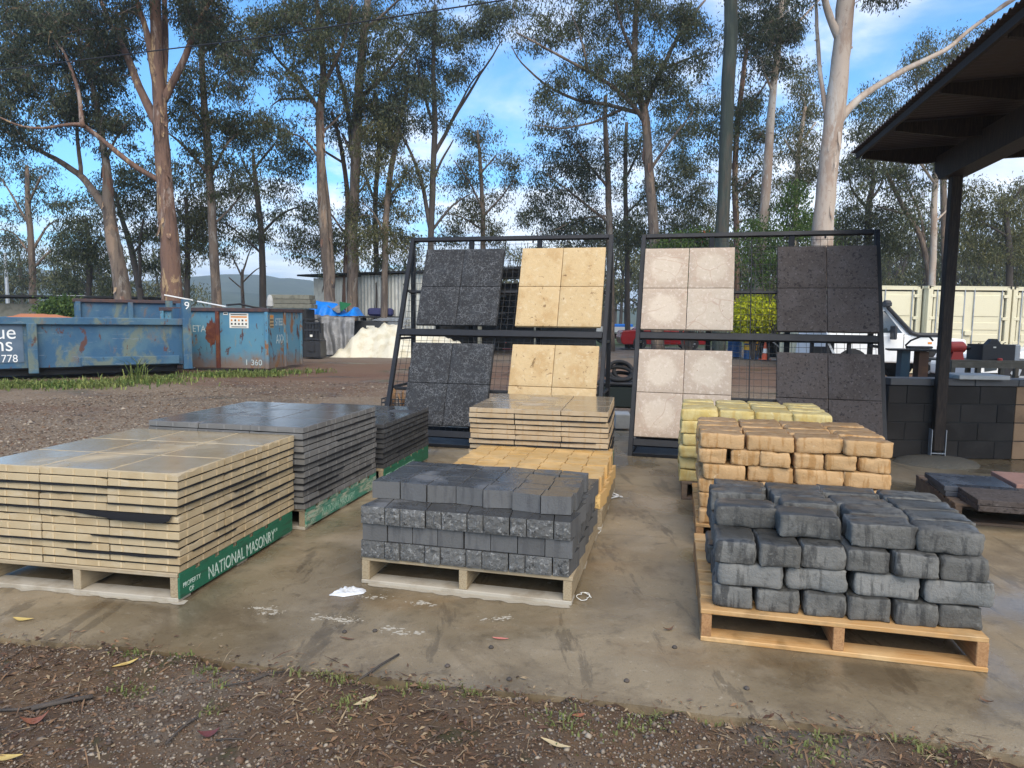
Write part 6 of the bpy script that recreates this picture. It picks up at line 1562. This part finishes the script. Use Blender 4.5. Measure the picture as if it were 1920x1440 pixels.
TREES = [
 dict(label='forked brown gum left of the big red trunk, leaning left', Y=25, bark=m_bark_g, leaf=m_leaf_b,
  trunk=[(232, 565, 15), (218, 480, 13), (204, 405, 11), (201, 330, 7.5), (193, 270, 6), (180, 190, 5), (165, 140, 4), (150, 90, 3), (140, 20, 2)],
  limbs=[[(204, 405, 9), (178, 362, 8), (145, 325, 7.5), (90, 290, 6), (40, 262, 5), (-10, 235, 4)], [(148, 327, 4), (144, 230, 3.5), (128, 150, 2.5), (110, 80, 2)], [(198, 300, 3), (220, 255, 2.5), (245, 220, 1.5)]],
  blobs=[(60, 170, 80, 80, 1.3), (170, 120, 70, 70, 1.3), (60, 60, 70, 60, 1.2), (215, 235, 50, 55), (30, 262, 50, 30), (150, 215, 60, 45), (10, 110, 40, 60), (120, 30, 60, 40), (235, 60, 40, 50)]),
 dict(label='big red barked gum with peeling ochre patches and V shaped limbs', Y=23, bark=m_bark_r, leaf=m_leaf_b, r0=17,
  trunk=[(324, 565, 19), (318, 450, 16.5), (308, 340, 14), (302, 240, 12.5), (299, 180, 11.5), (293, 90, 10), (291, -40, 9), (290, -150, 6)],
  limbs=[[(302, 245, 9), (270, 180, 8.5), (240, 110, 8), (205, 40, 7), (175, -30, 6)], [(299, 185, 7.5), (278, 80, 7), (258, 0, 6), (245, -60, 5)], [(303, 190, 8), (309, 90, 7.5), (307, -40, 7)], [(305, 190, 8), (340, 120, 7), (370, 50, 6), (400, -10, 5), (420, -80, 4)], [(296, 340, 5.5), (250, 310, 5.5), (200, 270, 5), (170, 245, 5), (150, 234, 4.5), (90, 240, 3.5), (40, 235, 3), (0, 220, 2.5)], [(165, 242, 4.5), (150, 190, 4), (130, 120, 3.5), (100, 70, 3), (60, 20, 2)]],
  blobs=[(110, 40, 90, 50), (200, 100, 50, 60), (225, 20, 50, 40), (390, 40, 60, 45), (425, 110, 45, 50), (340, 15, 40, 30), (290, -60, 120, 60), (180, -50, 90, 50), (400, -60, 80, 50), (20, 20, 40, 40)]),
 dict(label='slim straight brown gum right of the big red trunk', Y=27, bark=m_bark_g, leaf=m_leaf,
  trunk=[(406, 572, 9), (400, 450, 8), (393, 330, 7), (383, 200, 6), (378, 100, 5), (376, -10, 4)],
  limbs=[[(394, 330, 3.5), (340, 270, 3), (315, 250, 2)], [(394, 335, 3.5), (420, 280, 3), (442, 255, 2)], [(379, 110, 3.5), (410, 70, 2.5), (432, 40, 2)], [(386, 235, 3), (355, 200, 2)], [(399, 430, 2.5), (440, 380, 2), (470, 340, 1.5)]],
  blobs=[(400, 60, 50, 55), (440, 150, 40, 45), (360, 230, 45, 40), (425, 240, 60, 40), (430, 330, 65, 35), (470, 260, 50, 40), (375, 150, 40, 30), (340, 190, 30, 40), (390, 290, 40, 25), (370, 10, 50, 40)]),
 dict(label='dark slender gum above the scrap bin', Y=33, bark=m_bark_d, leaf=m_leaf,
  trunk=[(493, 574, 6.5), (490, 440, 5.5), (480, 350, 4.5), (475, 290, 3)],
  limbs=[[(490, 440, 3), (530, 400, 2.5), (572, 385, 1.5)], [(481, 355, 2.5), (455, 300, 2)], [(478, 320, 2.5), (515, 270, 2)], [(491, 480, 2.5), (440, 430, 2), (395, 410, 1.5)]],
  blobs=[(490, 240, 70, 35), (540, 275, 45, 35), (430, 385, 70, 50, .8), (520, 340, 50, 35, .8), (560, 305, 30, 30), (560, 425, 45, 45, .7), (500, 420, 40, 30, .6), (400, 440, 50, 40, .6)]),
 dict(label='thin half bare sapling above the scrap bin lid', Y=36, bark=m_bark_g, leaf=m_leaf_o, dens=1.2,
  trunk=[(458, 590, 3.5), (454, 540, 3), (455, 505, 2.5)], limbs=[[(455, 520, 2), (440, 490, 1.6), (425, 465, 1)], [(455, 510, 2), (465, 480, 1.6), (478, 455, 1)], [(456, 545, 1.5), (430, 520, 1)], [(455, 530, 1.6), (480, 505, 1.2), (500, 500, .8)]],
  blobs=[(420, 465, 50, 20), (480, 455, 35, 20), (455, 440, 40, 25)]),
 dict(label='tall brown gum with twin stems rising from one base', Y=29, bark=m_bark_g, leaf=m_leaf, r0=16,
  trunk=[(617, 540, 10), (610, 460, 9), (606, 400, 8.5), (602, 300, 8), (600, 210, 7), (606, 150, 6), (600, 60, 5), (590, -20, 4)],
  limbs=[[(622, 540, 8.5), (620, 470, 8), (615, 380, 7), (607, 300, 5)], [(600, 212, 5), (560, 150, 4), (520, 110, 3), (492, 70, 2)], [(605, 160, 4.5), (640, 90, 4), (660, 10, 3)], [(575, 190, 3), (530, 185, 2.5), (505, 200, 1.5)], [(603, 300, 3), (570, 260, 2.5), (545, 250, 1.5)], [(601, 90, 3), (560, 40, 2.5), (530, 0, 2)], [(602, 250, 3), (640, 215, 2), (660, 190, 1.5)]],
  blobs=[(530, 80, 60, 55), (480, 105, 30, 40), (600, 60, 60, 60), (560, 150, 50, 40), (560, 15, 60, 35), (635, 150, 40, 45), (555, 240, 35, 20, .7), (510, 30, 40, 35), (480, 50, 40, 40), (650, 30, 40, 40), (600, -50, 120, 50)]),
 dict(label='tall grey trunk in front of the corrugated shed', Y=30.5, bark=m_bark_g, leaf=m_leaf,
  trunk=[(661, 575, 10.5), (662, 430, 9.5), (667, 300, 9), (672, 180, 8), (683, 60, 7), (692, -30, 6)],
  limbs=[[(664, 330, 5), (650, 200, 5), (620, 80, 4.5), (592, 0, 3.5)], [(673, 190, 5), (720, 140, 4), (762, 90, 3)], [(684, 60, 4), (725, 20, 3), (760, -10, 2)], [(670, 260, 3), (705, 220, 2.5), (735, 200, 2)], [(668, 300, 2.5), (640, 250, 2)]],
  blobs=[(720, 100, 60, 55), (765, 60, 50, 45), (700, 30, 55, 35), (640, 60, 40, 45), (760, 150, 55, 40), (700, 170, 45, 40), (740, 210, 40, 25), (690, -50, 100, 50)]),
 dict(label='thin leaning gum stem left of the rack top', Y=30, bark=m_bark_g, leaf=m_leaf_o,
  trunk=[(722, 515, 6), (726, 380, 5.5), (745, 250, 4.5), (768, 150, 3)], limbs=[[(727, 370, 3), (760, 330, 2), (790, 300, 1.5)], [(724, 440, 2.5), (700, 400, 2), (680, 380, 1.5)], [(742, 270, 2.5), (715, 220, 2)]],
  blobs=[(725, 390, 60, 55, .8), (690, 450, 55, 40, .8), (745, 450, 55, 45, .8), (770, 330, 35, 40), (700, 300, 45, 50, .8), (720, 225, 55, 40)]),
 dict(label='thin dark stem close beside the tall grey trunk', Y=31, bark=m_bark_d, leaf=m_leaf,
  trunk=[(706, 515, 5), (704, 380, 4.5), (711, 250, 4), (704, 170, 3)], limbs=[[(704, 380, 2.5), (680, 320, 2)], [(708, 300, 2.5), (735, 260, 2)], [(705, 440, 2.2), (735, 410, 1.5)]],
  blobs=[(700, 210, 45, 50), (690, 280, 30, 40), (735, 250, 35, 35), (670, 400, 35, 45, .8), (735, 500, 45, 25, .7)]),
 dict(label='slim stem crossing behind the twin stemmed gum', Y=32, bark=m_bark_r, leaf=m_leaf,
  trunk=[(648, 520, 5), (652, 380, 4.5), (640, 280, 4), (622, 210, 3)], limbs=[[(651, 390, 2.5), (690, 340, 2)], [(646, 310, 2.5), (590, 270, 2)], [(650, 440, 2.2), (620, 400, 1.6)]],
  blobs=[(600, 430, 50, 40, .8), (640, 460, 40, 40, .7), (590, 480, 40, 35, .8), (570, 380, 30, 30, .7), (640, 230, 40, 40)]),
 dict(label='dark slender gum with wide fan of limbs, behind the charcoal slabs', Y=30, bark=m_bark_d, leaf=m_leaf_b,
  trunk=[(807, 480, 6), (812, 330, 5.5), (815, 220, 5), (812, 130, 4), (816, 10, 3)],
  limbs=[[(813, 285, 4), (860, 205, 3.5), (900, 140, 3), (942, 75, 2)], [(815, 245, 3.5), (790, 160, 3), (780, 100, 2)], [(850, 220, 2.5), (880, 160, 2), (912, 120, 1.5)], [(808, 425, 4.5), (790, 340, 4), (762, 270, 3.5), (730, 215, 2.5)], [(812, 345, 3), (835, 290, 2.5), (850, 260, 2)], [(809, 430, 3), (850, 385, 2.5), (885, 360, 1.5)]],
  blobs=[(815, 50, 50, 50), (870, 60, 50, 40), (830, 140, 50, 45), (905, 50, 40, 40), (785, 170, 45, 45), (925, 20, 30, 30), (800, 230, 40, 30, .7), (870, 130, 30, 25, .8), (820, -30, 80, 30), (735, 215, 30, 30)]),
 dict(label='small bushy gum in the clear sky above the left rack', Y=36, bark=m_bark_g, leaf=m_leaf_o,
  trunk=[(906, 480, 5), (905, 390, 4.2), (900, 300, 3.2), (895, 245, 2)], limbs=[[(905, 405, 2.5), (940, 370, 2), (966, 335, 1.2)], [(905, 395, 2.5), (880, 340, 2), (850, 300, 1.4)], [(903, 330, 2), (930, 290, 1.4)], [(906, 430, 2.2), (870, 410, 1.8), (838, 400, 1.2)]],
  blobs=[(890, 250, 35, 28, .9), (915, 290, 55, 35, .8), (860, 345, 50, 40, .9), (945, 340, 30, 35, .8), (905, 400, 45, 35), (850, 420, 40, 35), (930, 430, 30, 30), (955, 300, 20, 25, .7)]),
 dict(label='large spreading gum behind the cream slabs with long limbs reaching left', Y=30, bark=m_bark_g, leaf=m_leaf, r0=16,
  trunk=[(1229, 480, 10), (1222, 380, 9), (1215, 300, 8.5), (1210, 215, 7.5), (1200, 180, 6.5), (1190, 100, 5.5), (1195, -20, 4)],
  limbs=[[(1211, 232, 5), (1180, 190, 4.5), (1130, 150, 4), (1080, 120, 3.5), (1020, 90, 3), (968, 60, 2)], [(1209, 215, 4.5), (1150, 200, 4), (1060, 180, 3.5), (990, 130, 2.5), (958, 85, 1.5)], [(1208, 205, 6), (1240, 130, 5), (1272, 70, 4.5), (1322, 0, 3.5)], [(1160, 208, 3), (1110, 230, 2.5), (1050, 240, 2), (1005, 235, 1.5)], [(1191, 110, 4), (1165, 50, 3), (1150, -20, 2.5)], [(1218, 320, 3.5), (1260, 260, 3), (1300, 210, 2)], [(1242, 130, 3), (1290, 110, 2.5), (1330, 100, 1.6)], [(1100, 128, 2.5), (1090, 70, 2), (1070, 20, 1.5)]],
  blobs=[(1000, 65, 55, 45, .8), (1080, 55, 60, 45, .9), (1150, 60, 60, 50), (1030, 150, 45, 28, .8), (1110, 130, 55, 35), (1180, 150, 60, 40), (1260, 40, 60, 40), (1230, 120, 50, 40), (1305, 100, 45, 50), (1040, 200, 50, 28, .8), (1130, 190, 60, 35), (1250, 170, 50, 40), (1200, 20, 60, 30), (1010, 230, 20, 14, .7), (1300, 30, 40, 40), (1100, -40, 150, 50), (970, 25, 25, 30, .8)]),
 dict(label='dark gum left of the spreading gum with low bushy foliage', Y=34, bark=m_bark_g, leaf=m_leaf_b,
  trunk=[(1144, 480, 6.5), (1140, 350, 5.5), (1135, 250, 4.5), (1136, 180, 3.5)],
  limbs=[[(1137, 350, 3), (1090, 290, 2.5), (1058, 245, 1.8)], [(1141, 425, 3), (1080, 370, 2.5), (1025, 325, 1.6)], [(1140, 400, 2.5), (1085, 410, 2), (1035, 435, 1.4)]],
  blobs=[(1030, 305, 48, 38), (1070, 260, 38, 38), (1012, 380, 36, 38), (1060, 370, 60, 48), (1050, 430, 68, 36), (1110, 300, 50, 45), (1110, 425, 50, 40), (1000, 410, 26, 24, .8), (1085, 320, 30, 30)]),
 dict(label='dark thin gum in the thick foliage behind the cream slabs', Y=38, bark=m_bark_d, leaf=m_leaf,
  trunk=[(1176, 480, 4.5), (1172, 330, 4), (1175, 230, 3)], limbs=[[(1173, 340, 2.5), (1200, 280, 2)], [(1174, 400, 2.5), (1220, 360, 2), (1260, 340, 1.5)]],
  blobs=[(1180, 270, 50, 50), (1195, 390, 60, 60), (1270, 260, 60, 60), (1290, 200, 60, 50), (1265, 350, 55, 55), (1300, 330, 35, 60), (1270, 430, 60, 40), (1175, 450, 50, 30), (1320, 400, 30, 50)]),
 dict(label='straight mossy dark green trunk without limbs, behind the right rack', Y=24, bark=m_bark_m, leaf=m_leaf_b, flare=1.05,
  trunk=[(1347, 680, 12.8), (1355, 430, 12.3), (1366, 150, 12.3), (1372, -20, 12), (1378, -200, 11)], limbs=[[(1376, -140, 5), (1340, -230, 4), (1300, -300, 3)], [(1377, -160, 5), (1420, -240, 4), (1460, -300, 3)]],
  blobs=[(1380, -250, 120, 70), (1300, -290, 70, 50), (1470, -280, 70, 50)]),
 dict(label='pinkish slim gum just right of the mossy trunk', Y=31, bark=m_bark_r, leaf=m_leaf,
  trunk=[(1381, 460, 5.5), (1378, 300, 5), (1390, 170, 4.5), (1402, 80, 3)], limbs=[[(1384, 220, 3), (1420, 180, 2.5), (1440, 150, 1.6)], [(1379, 320, 2.5), (1350, 260, 2)], [(1380, 360, 2.5), (1420, 320, 2)]],
  blobs=[(1402, 90, 38, 55), (1395, 200, 40, 45), (1425, 250, 45, 50), (1350, 250, 40, 55), (1410, 330, 40, 50), (1395, 20, 35, 40), (1430, 390, 45, 40)]),
 dict(label='pale pink slender gum with round leafy head, left of the big pale trunk', Y=28, bark=m_bark_p, leaf=m_leaf_b,
  trunk=[(1430, 430, 9), (1440, 300, 8), (1448, 180, 6.5), (1460, 80, 5.5), (1466, -30, 4)],
  limbs=[[(1459, 90, 3.5), (1500, 40, 3), (1545, -10, 2)], [(1450, 170, 2.5), (1425, 110, 2)], [(1462, 60, 3), (1435, 20, 2)]],
  blobs=[(1450, 60, 45, 65, 1.2), (1482, 55, 28, 50), (1422, 45, 38, 45, 1.1), (1432, 125, 28, 25), (1470, 118, 20, 24), (1455, -30, 70, 40)]),
 dict(label='thick pale smooth gum trunk with one long limb reaching right', Y=22, bark=m_bark_p, leaf=m_leaf_b, flare=1.1,
  trunk=[(1523, 700, 20), (1532, 560, 19.5), (1543, 430, 18.5), (1553, 320, 17.5), (1566, 215, 17.5), (1577, 110, 16), (1588, -20, 15), (1600, -200, 13)],
  limbs=[[(1568, 240, 10), (1590, 205, 8), (1640, 163, 7), (1700, 129, 6.5), (1770, 94, 6), (1830, 50, 5.5), (1885, 6, 5), (1935, -8, 4)], [(1546, 240, 5), (1540, 150, 4.5), (1534, 70, 4.5), (1530, -10, 4), (1528, -80, 3)], [(1572, 68, 8), (1555, 25, 7.5), (1540, -25, 7), (1530, -100, 5)], [(1588, 92, 4), (1598, 88, 2)], [(1533, 60, 2), (1528, 78, 1.2)], [(1885, 6, 3.5), (1960, -40, 3), (2040, -100, 2)], [(1600, -190, 6), (1660, -280, 4), (1720, -330, 2)]],
  blobs=[(1530, -60, 70, 45), (1650, -30, 50, 25), (1660, 3, 26, 6, .9), (1500, 8, 30, 9, .8), (1720, -60, 80, 40), (1990, -60, 90, 50), (1610, -250, 150, 80)]),
 dict(label='thin pale forked gum under the edge of the shelter roof', Y=32, bark=m_bark_g, leaf=m_leaf,
  trunk=[(1742, 540, 5.5), (1738, 490, 5), (1722, 435, 4.5), (1695, 390, 4), (1655, 310, 3)], limbs=[[(1733, 470, 3.5), (1728, 410, 3), (1700, 345, 2.5), (1690, 300, 1.8)], [(1705, 405, 2.5), (1670, 395, 2), (1640, 385, 1.5)]],
  blobs=[(1660, 260, 38, 38, .9), (1680, 335, 36, 30, .8), (1640, 340, 48, 36, .8), (1650, 400, 40, 30, .7), (1700, 300, 30, 40, .8)]),
 dict(label='straight pale stem close left of the shelter post', Y=30, bark=m_bark_p, leaf=m_leaf,
  trunk=[(1748, 540, 6), (1750, 440, 5.5), (1754, 340, 5), (1762, 240, 4), (1770, 190, 3)], limbs=[[(1752, 420, 2), (1780, 390, 1.5)], [(1754, 350, 2.5), (1720, 300, 2)]],
  blobs=[(1720, 390, 30, 30, .8), (1770, 300, 40, 40), (1720, 350, 26, 26, .7), (1790, 230, 45, 40)]),
 dict(label='tall airy gum crown seen beneath the long pale limb', Y=36, bark=m_bark_g, leaf=m_leaf_o,
  trunk=[(1772, 545, 6), (1768, 300, 5), (1776, 170, 3.5)], limbs=[[(1769, 280, 3), (1730, 200, 2.5), (1715, 150, 1.5)], [(1770, 250, 3), (1815, 180, 2.5), (1838, 110, 1.5)], [(1776, 180, 2.5), (1785, 100, 1.6)]],
  blobs=[(1780, 110, 60, 42), (1722, 140, 38, 38), (1838, 90, 30, 38), (1740, 190, 55, 30), (1820, 150, 38, 38), (1770, 80, 40, 25, .8), (1865, 75, 20, 30, .8)]),
 dict(label='dark gum between the pale trunk and the shelter roof corner', Y=34, bark=m_bark_d, leaf=m_leaf,
  trunk=[(1627, 480, 6.5), (1628, 390, 5.5), (1638, 330, 4), (1625, 270, 2.5)], limbs=[[(1629, 380, 3.5), (1650, 350, 2.5), (1660, 300, 1.8)], [(1628, 395, 3), (1600, 360, 2.4), (1590, 320, 1.5)], [(1628, 430, 2.5), (1670, 410, 2)]],
  blobs=[(1620, 235, 45, 55, .9), (1665, 215, 30, 40, .9), (1600, 300, 35, 38), (1630, 320, 40, 30), (1600, 395, 45, 38), (1690, 430, 55, 40), (1585, 440, 40, 40), (1650, 460, 45, 36), (1640, 180, 35, 28, .8)]),
 dict(label='bushy gum right of the shelter post above the containers', Y=31, bark=m_bark_d, leaf=m_leaf_o,
  trunk=[(1892, 545, 6), (1890, 440, 5), (1880, 370, 3)], limbs=[[(1890, 450, 2.5), (1850, 420, 2), (1825, 400, 1.5)], [(1885, 400, 2.5), (1915, 350, 2)]],
  blobs=[(1880, 375, 38, 38), (1830, 405, 42, 38), (1905, 435, 36, 36), (1850, 470, 55, 36), (1805, 365, 24, 24, .8), (1920, 365, 36, 46), (1920, 490, 40, 34), (1840, 345, 30, 18, .6)]),
 dict(label='leafy gum left of the thick pale trunk with pale green foliage', Y=36, bark=m_bark_p, leaf=m_leaf_o,
  trunk=[(1490, 450, 4.5), (1496, 300, 4), (1510, 200, 3)], limbs=[[(1496, 310, 2), (1470, 260, 1.6)], [(1500, 270, 2.2), (1530, 230, 1.6)], [(1492, 380, 2), (1520, 340, 1.5)]],
  blobs=[(1505, 135, 36, 42), (1522, 205, 36, 45), (1490, 295, 45, 55), (1500, 235, 40, 30), (1520, 330, 30, 40), (1475, 360, 35, 30), (1580, 410, 22, 40, .7)]),
 dict(label='thin pale trunked tree at the far left above the low shed', Y=34, bark=m_bark_g, leaf=m_leaf_b, dens=1.8,
  trunk=[(63, 565, 6.5), (58, 450, 5.5), (52, 370, 4.5), (50, 310, 3)], limbs=[[(58, 470, 3), (85, 430, 2.4), (112, 410, 1.6)], [(55, 420, 3), (25, 370, 2.4), (5, 340, 1.6)], [(60, 500, 2.4), (95, 470, 2)], [(53, 380, 2.5), (75, 330, 2)], [(59, 480, 2.4), (28, 440, 2), (0, 430, 1.5)]],
  blobs=[(50, 330, 50, 28), (28, 400, 45, 34, .8), (95, 370, 38, 34, .8), (15, 445, 30, 28), (110, 430, 30, 30, .8), (20, 500, 36, 30, .7)]),
 dict(label='dark leafy small tree behind the left skip bins', Y=32, bark=m_bark_d, leaf=m_leaf,
  trunk=[(166, 565, 5.5), (168, 470, 5), (160, 410, 3.5)], limbs=[[(168, 480, 2.5), (190, 440, 2)], [(166, 500, 2.5), (135, 460, 2)]],
  blobs=[(150, 430, 46, 55, 1.3), (135, 500, 40, 36, 1.1), (180, 480, 36, 40, 1.1), (165, 380, 30, 24), (195, 540, 30, 24), (120, 545, 40, 20)]),
 dict(label='dark leaning stems just right of the forked brown gum', Y=30, bark=m_bark_d, leaf=m_leaf,
  trunk=[(266, 565, 6), (246, 470, 5.5), (228, 410, 4), (215, 360, 3)], limbs=[[(262, 545, 4), (262, 470, 3.5), (268, 410, 2.5)], [(248, 480, 2.5), (280, 440, 2)]],
  blobs=[(272, 430, 38, 45), (250, 380, 50, 45), (280, 500, 28, 30, .8), (250, 330, 40, 30, .8), (215, 340, 30, 30, .8)]),
 dict(label='leafy dark tree partly hidden behind the big red trunk', Y=31, bark=m_bark_d, leaf=m_leaf_o,
  trunk=[(350, 565, 5), (352, 450, 4.5), (348, 370, 3)], limbs=[[(352, 460, 2.5), (375, 410, 2)], [(351, 430, 2.5), (330, 390, 2)]],
  blobs=[(345, 440, 45, 60), (355, 350, 45, 50), (285, 325, 40, 36, .8), (375, 400, 36, 36), (340, 500, 30, 26, .7)]),
]
for i, d in enumerate(TREES):
    t = tree(seed=100 + i, **d)
    if i in (1, 0, 5, 12, 18):      # strips of peeling bark hanging on the trunk
        tp = d['trunk']; r_ = np.random.default_rng(i); b = MB(); k = d['Y'] / F_PX; B0 = np.array(t.location)
        for _ in range(34 if i == 1 else 14):
            j = r_.integers(0, 4); f = r_.random(); p_ = np.array(tp[j]) * (1 - f) + np.array(tp[j + 1]) * f
            c = D(p_[0], p_[1], d['Y']) - B0; a = r_.uniform(PI, 2 * PI); rr = p_[2] * k * r_.uniform(.96, 1.05); L_ = r_.uniform(.15, .7); w_ = r_.uniform(.02, .07)
            n_ = np.array([math.cos(a), math.sin(a), 0]); s_ = np.array([-n_[1], n_[0], 0])
            q0 = c + n_ * rr; q1 = c + n_ * (rr + r_.uniform(.01, .05)) - np.array([0, 0, L_ * .6]); q2 = c + n_ * (rr + r_.uniform(.02, .14)) + s_ * r_.uniform(-.06, .06) - np.array([0, 0, L_])
            b.add([q0 - s_ * w_, q0 + s_ * w_, q1 + s_ * w_, q1 - s_ * w_, q2 + s_ * w_ * .3, q2 - s_ * w_ * .3], [(0, 1, 2, 3), (3, 2, 4, 5)])
        b.build('peeling_bark', m_bark_p if i == 18 else m_bark_r, t)['kind'] = 'stuff'
# shrubs
def shrub(name, label, Y, px, blobs, leaf, seed, n_per=170, L=.12, stems=6, r0=9, cat='shrub', sig=.2, wd=.04):
    r = np.random.default_rng(seed); base = D(px, 600, Y)
    t = thing(name, label, cat, (base[0], Y, 0), 0, 'shrubs beyond the right rack'); B0 = np.array([base[0], Y, 0]); k = Y / F_PX
    Cs = []
    for x, y, rx, ry in blobs:
        n = max(6, int(rx * ry / (r0 * r0) * 2.2)); u = r.normal(0, 1, (n, 3)); u /= np.linalg.norm(u, axis=1)[:, None]; u *= r.uniform(0, 1, (n, 1)) ** .4
        for q in u: Cs.append(D(x + q[0] * rx, y + q[1] * ry, Y + q[2] * rx * k))
    Cs = np.array(Cs) - B0; Cs = Cs[Cs[:, 2] > .1]
    V = leaf_quads(Cs, n_per, sig, L, wd, r); put('foliage', quick_mesh('foliage', V, np.arange(len(V)).reshape(-1, 4), leaf), t)
    b = MB()
    for c in Cs[r.permutation(len(Cs))[:stems * 4]]:
        b.tube([(c[0] * .1, c[1] * .1, 0), (c[0] * .5, c[1] * .5, c[2] * .6), tuple(c)], [.035, .022, .008], 5)
    b.build('stem', m_bark_d, t); return t
shrub('golden_shrub', 'clipped golden yellow shrub behind the steel drums', 27.4, 1416, [(1400, 590, 26, 34), (1432, 588, 26, 34), (1416, 600, 36, 30), (1416, 575, 30, 22)], m_leaf_y, 201)
shrub('green_shrub', 'bright green bushy shrub above the right rack top', 27, 1470, [(1490, 405, 50, 36), (1420, 440, 45, 40), (1520, 445, 40, 40), (1480, 470, 55, 50), (1430, 500, 40, 40), (1500, 365, 30, 24)], m_leaf_g, 202, L=.13, sig=.22, r0=15, n_per=80, wd=.028)
shrub('flowering_shrub', 'dark shrub with red blooms at the top rail of the right rack', 30, 1290, [(1290, 455, 60, 26), (1250, 480, 45, 30), (1330, 490, 40, 40), (1290, 520, 60, 40)], m_leaf_g, 203, L=.14, sig=.25, r0=12)
t = [o for o in S.objects if o.name.startswith('flowering_shrub')][0]
r_ = np.random.default_rng(9); Cs = np.array([D(x, y, 29.6) for x, y in ((1312, 440), (1322, 437), (1330, 444), (1260, 447), (1270, 450), (1318, 446))]) - np.array(t.location)
V = leaf_quads(Cs, 26, .10, .12, .02, r_); put('bloom', quick_mesh('bloom', V, np.arange(len(V)).reshape(-1, 4), m_leaf_red), t)
shrub('weedy_shrub', 'pale green weedy growth over the low shed at the left', 26, 115, [(105, 578, 30, 14), (130, 572, 22, 16)], m_leaf_g, 204, L=.12, sig=.2, r0=8)
# far woodland that reads as one mass
def woodland(name, label, rows, seed, leafm):
    r = np.random.default_rng(seed); Vs = []; b = MB()
    for (Y, xa, xb, n, ytop, hv) in rows:
        for x in np.linspace(xa, xb, n):
            px = x + r.uniform(-14, 14); p = D(px, 590, Y); H = (EYE + (D(px, ytop + r.uniform(-hv, hv), Y)[2] - EYE)); H = max(4, H)
            b.tube([(p[0], Y, 0), (p[0] + r.uniform(-.3, .3), Y, H * .5), (p[0] + r.uniform(-.8, .8), Y, H * .92)], [.17, .12, .04], 5)
            m = 10; C = np.stack([p[0] + r.normal(0, H * .13, m), Y + r.normal(0, H * .10, m), H * r.uniform(.35, 1.0, m)], 1)
            for c in C[:5]: b.tube([(p[0], Y, c[2] * .7), tuple(c)], [.06, .02], 4, caps=False)
            Vs.append(leaf_quads(C, 70, H * .055, .42, .055, r))
    V = np.concatenate(Vs); tr = b.build(name, [m_bark_d], None); tag(tr, label, None, None, 'stuff')
    o = put('foliage_mass', quick_mesh('foliage_mass', V, np.arange(len(V)).reshape(-1, 4), leafm)); tag(o, 'foliage of the far woodland seen between the nearer trunks', None, None, 'stuff')
woodland('far_woodland', 'far woodland of thin trees closing the view behind the yard', [(62, 1120, 1990, 52, 420, 50), (85, 960, 1990, 46, 470, 30), (70, 640, 960, 14, 490, 25), (66, -60, 360, 20, 470, 35), (100, -60, 330, 12, 545, 14), (75, 1540, 1990, 26, 440, 30)], 300, m_leaf_o)
# ---------------------------------------------------------------- air
def haze(density):
    m = bpy.data.materials.new('haze'); m.use_nodes = True; nt = m.node_tree; nt.nodes.clear()
    out = N(nt, 'ShaderNodeOutputMaterial'); v = N(nt, 'ShaderNodeVolumePrincipled')
    v.inputs['Color'].default_value = (.80, .90, 1.0, 1); v.inputs['Density'].default_value = density; v.inputs['Anisotropy'].default_value = 0.2
    nt.links.new(v.outputs[0], out.inputs['Volume'])
    b = MB(); b.box((0, 1250, 34.5), (5600, 2800, 73)); o = b.build('haze', m); tag(o, 'thin bluish haze filling the air', None, None, 'stuff'); return o
haze(.0008)
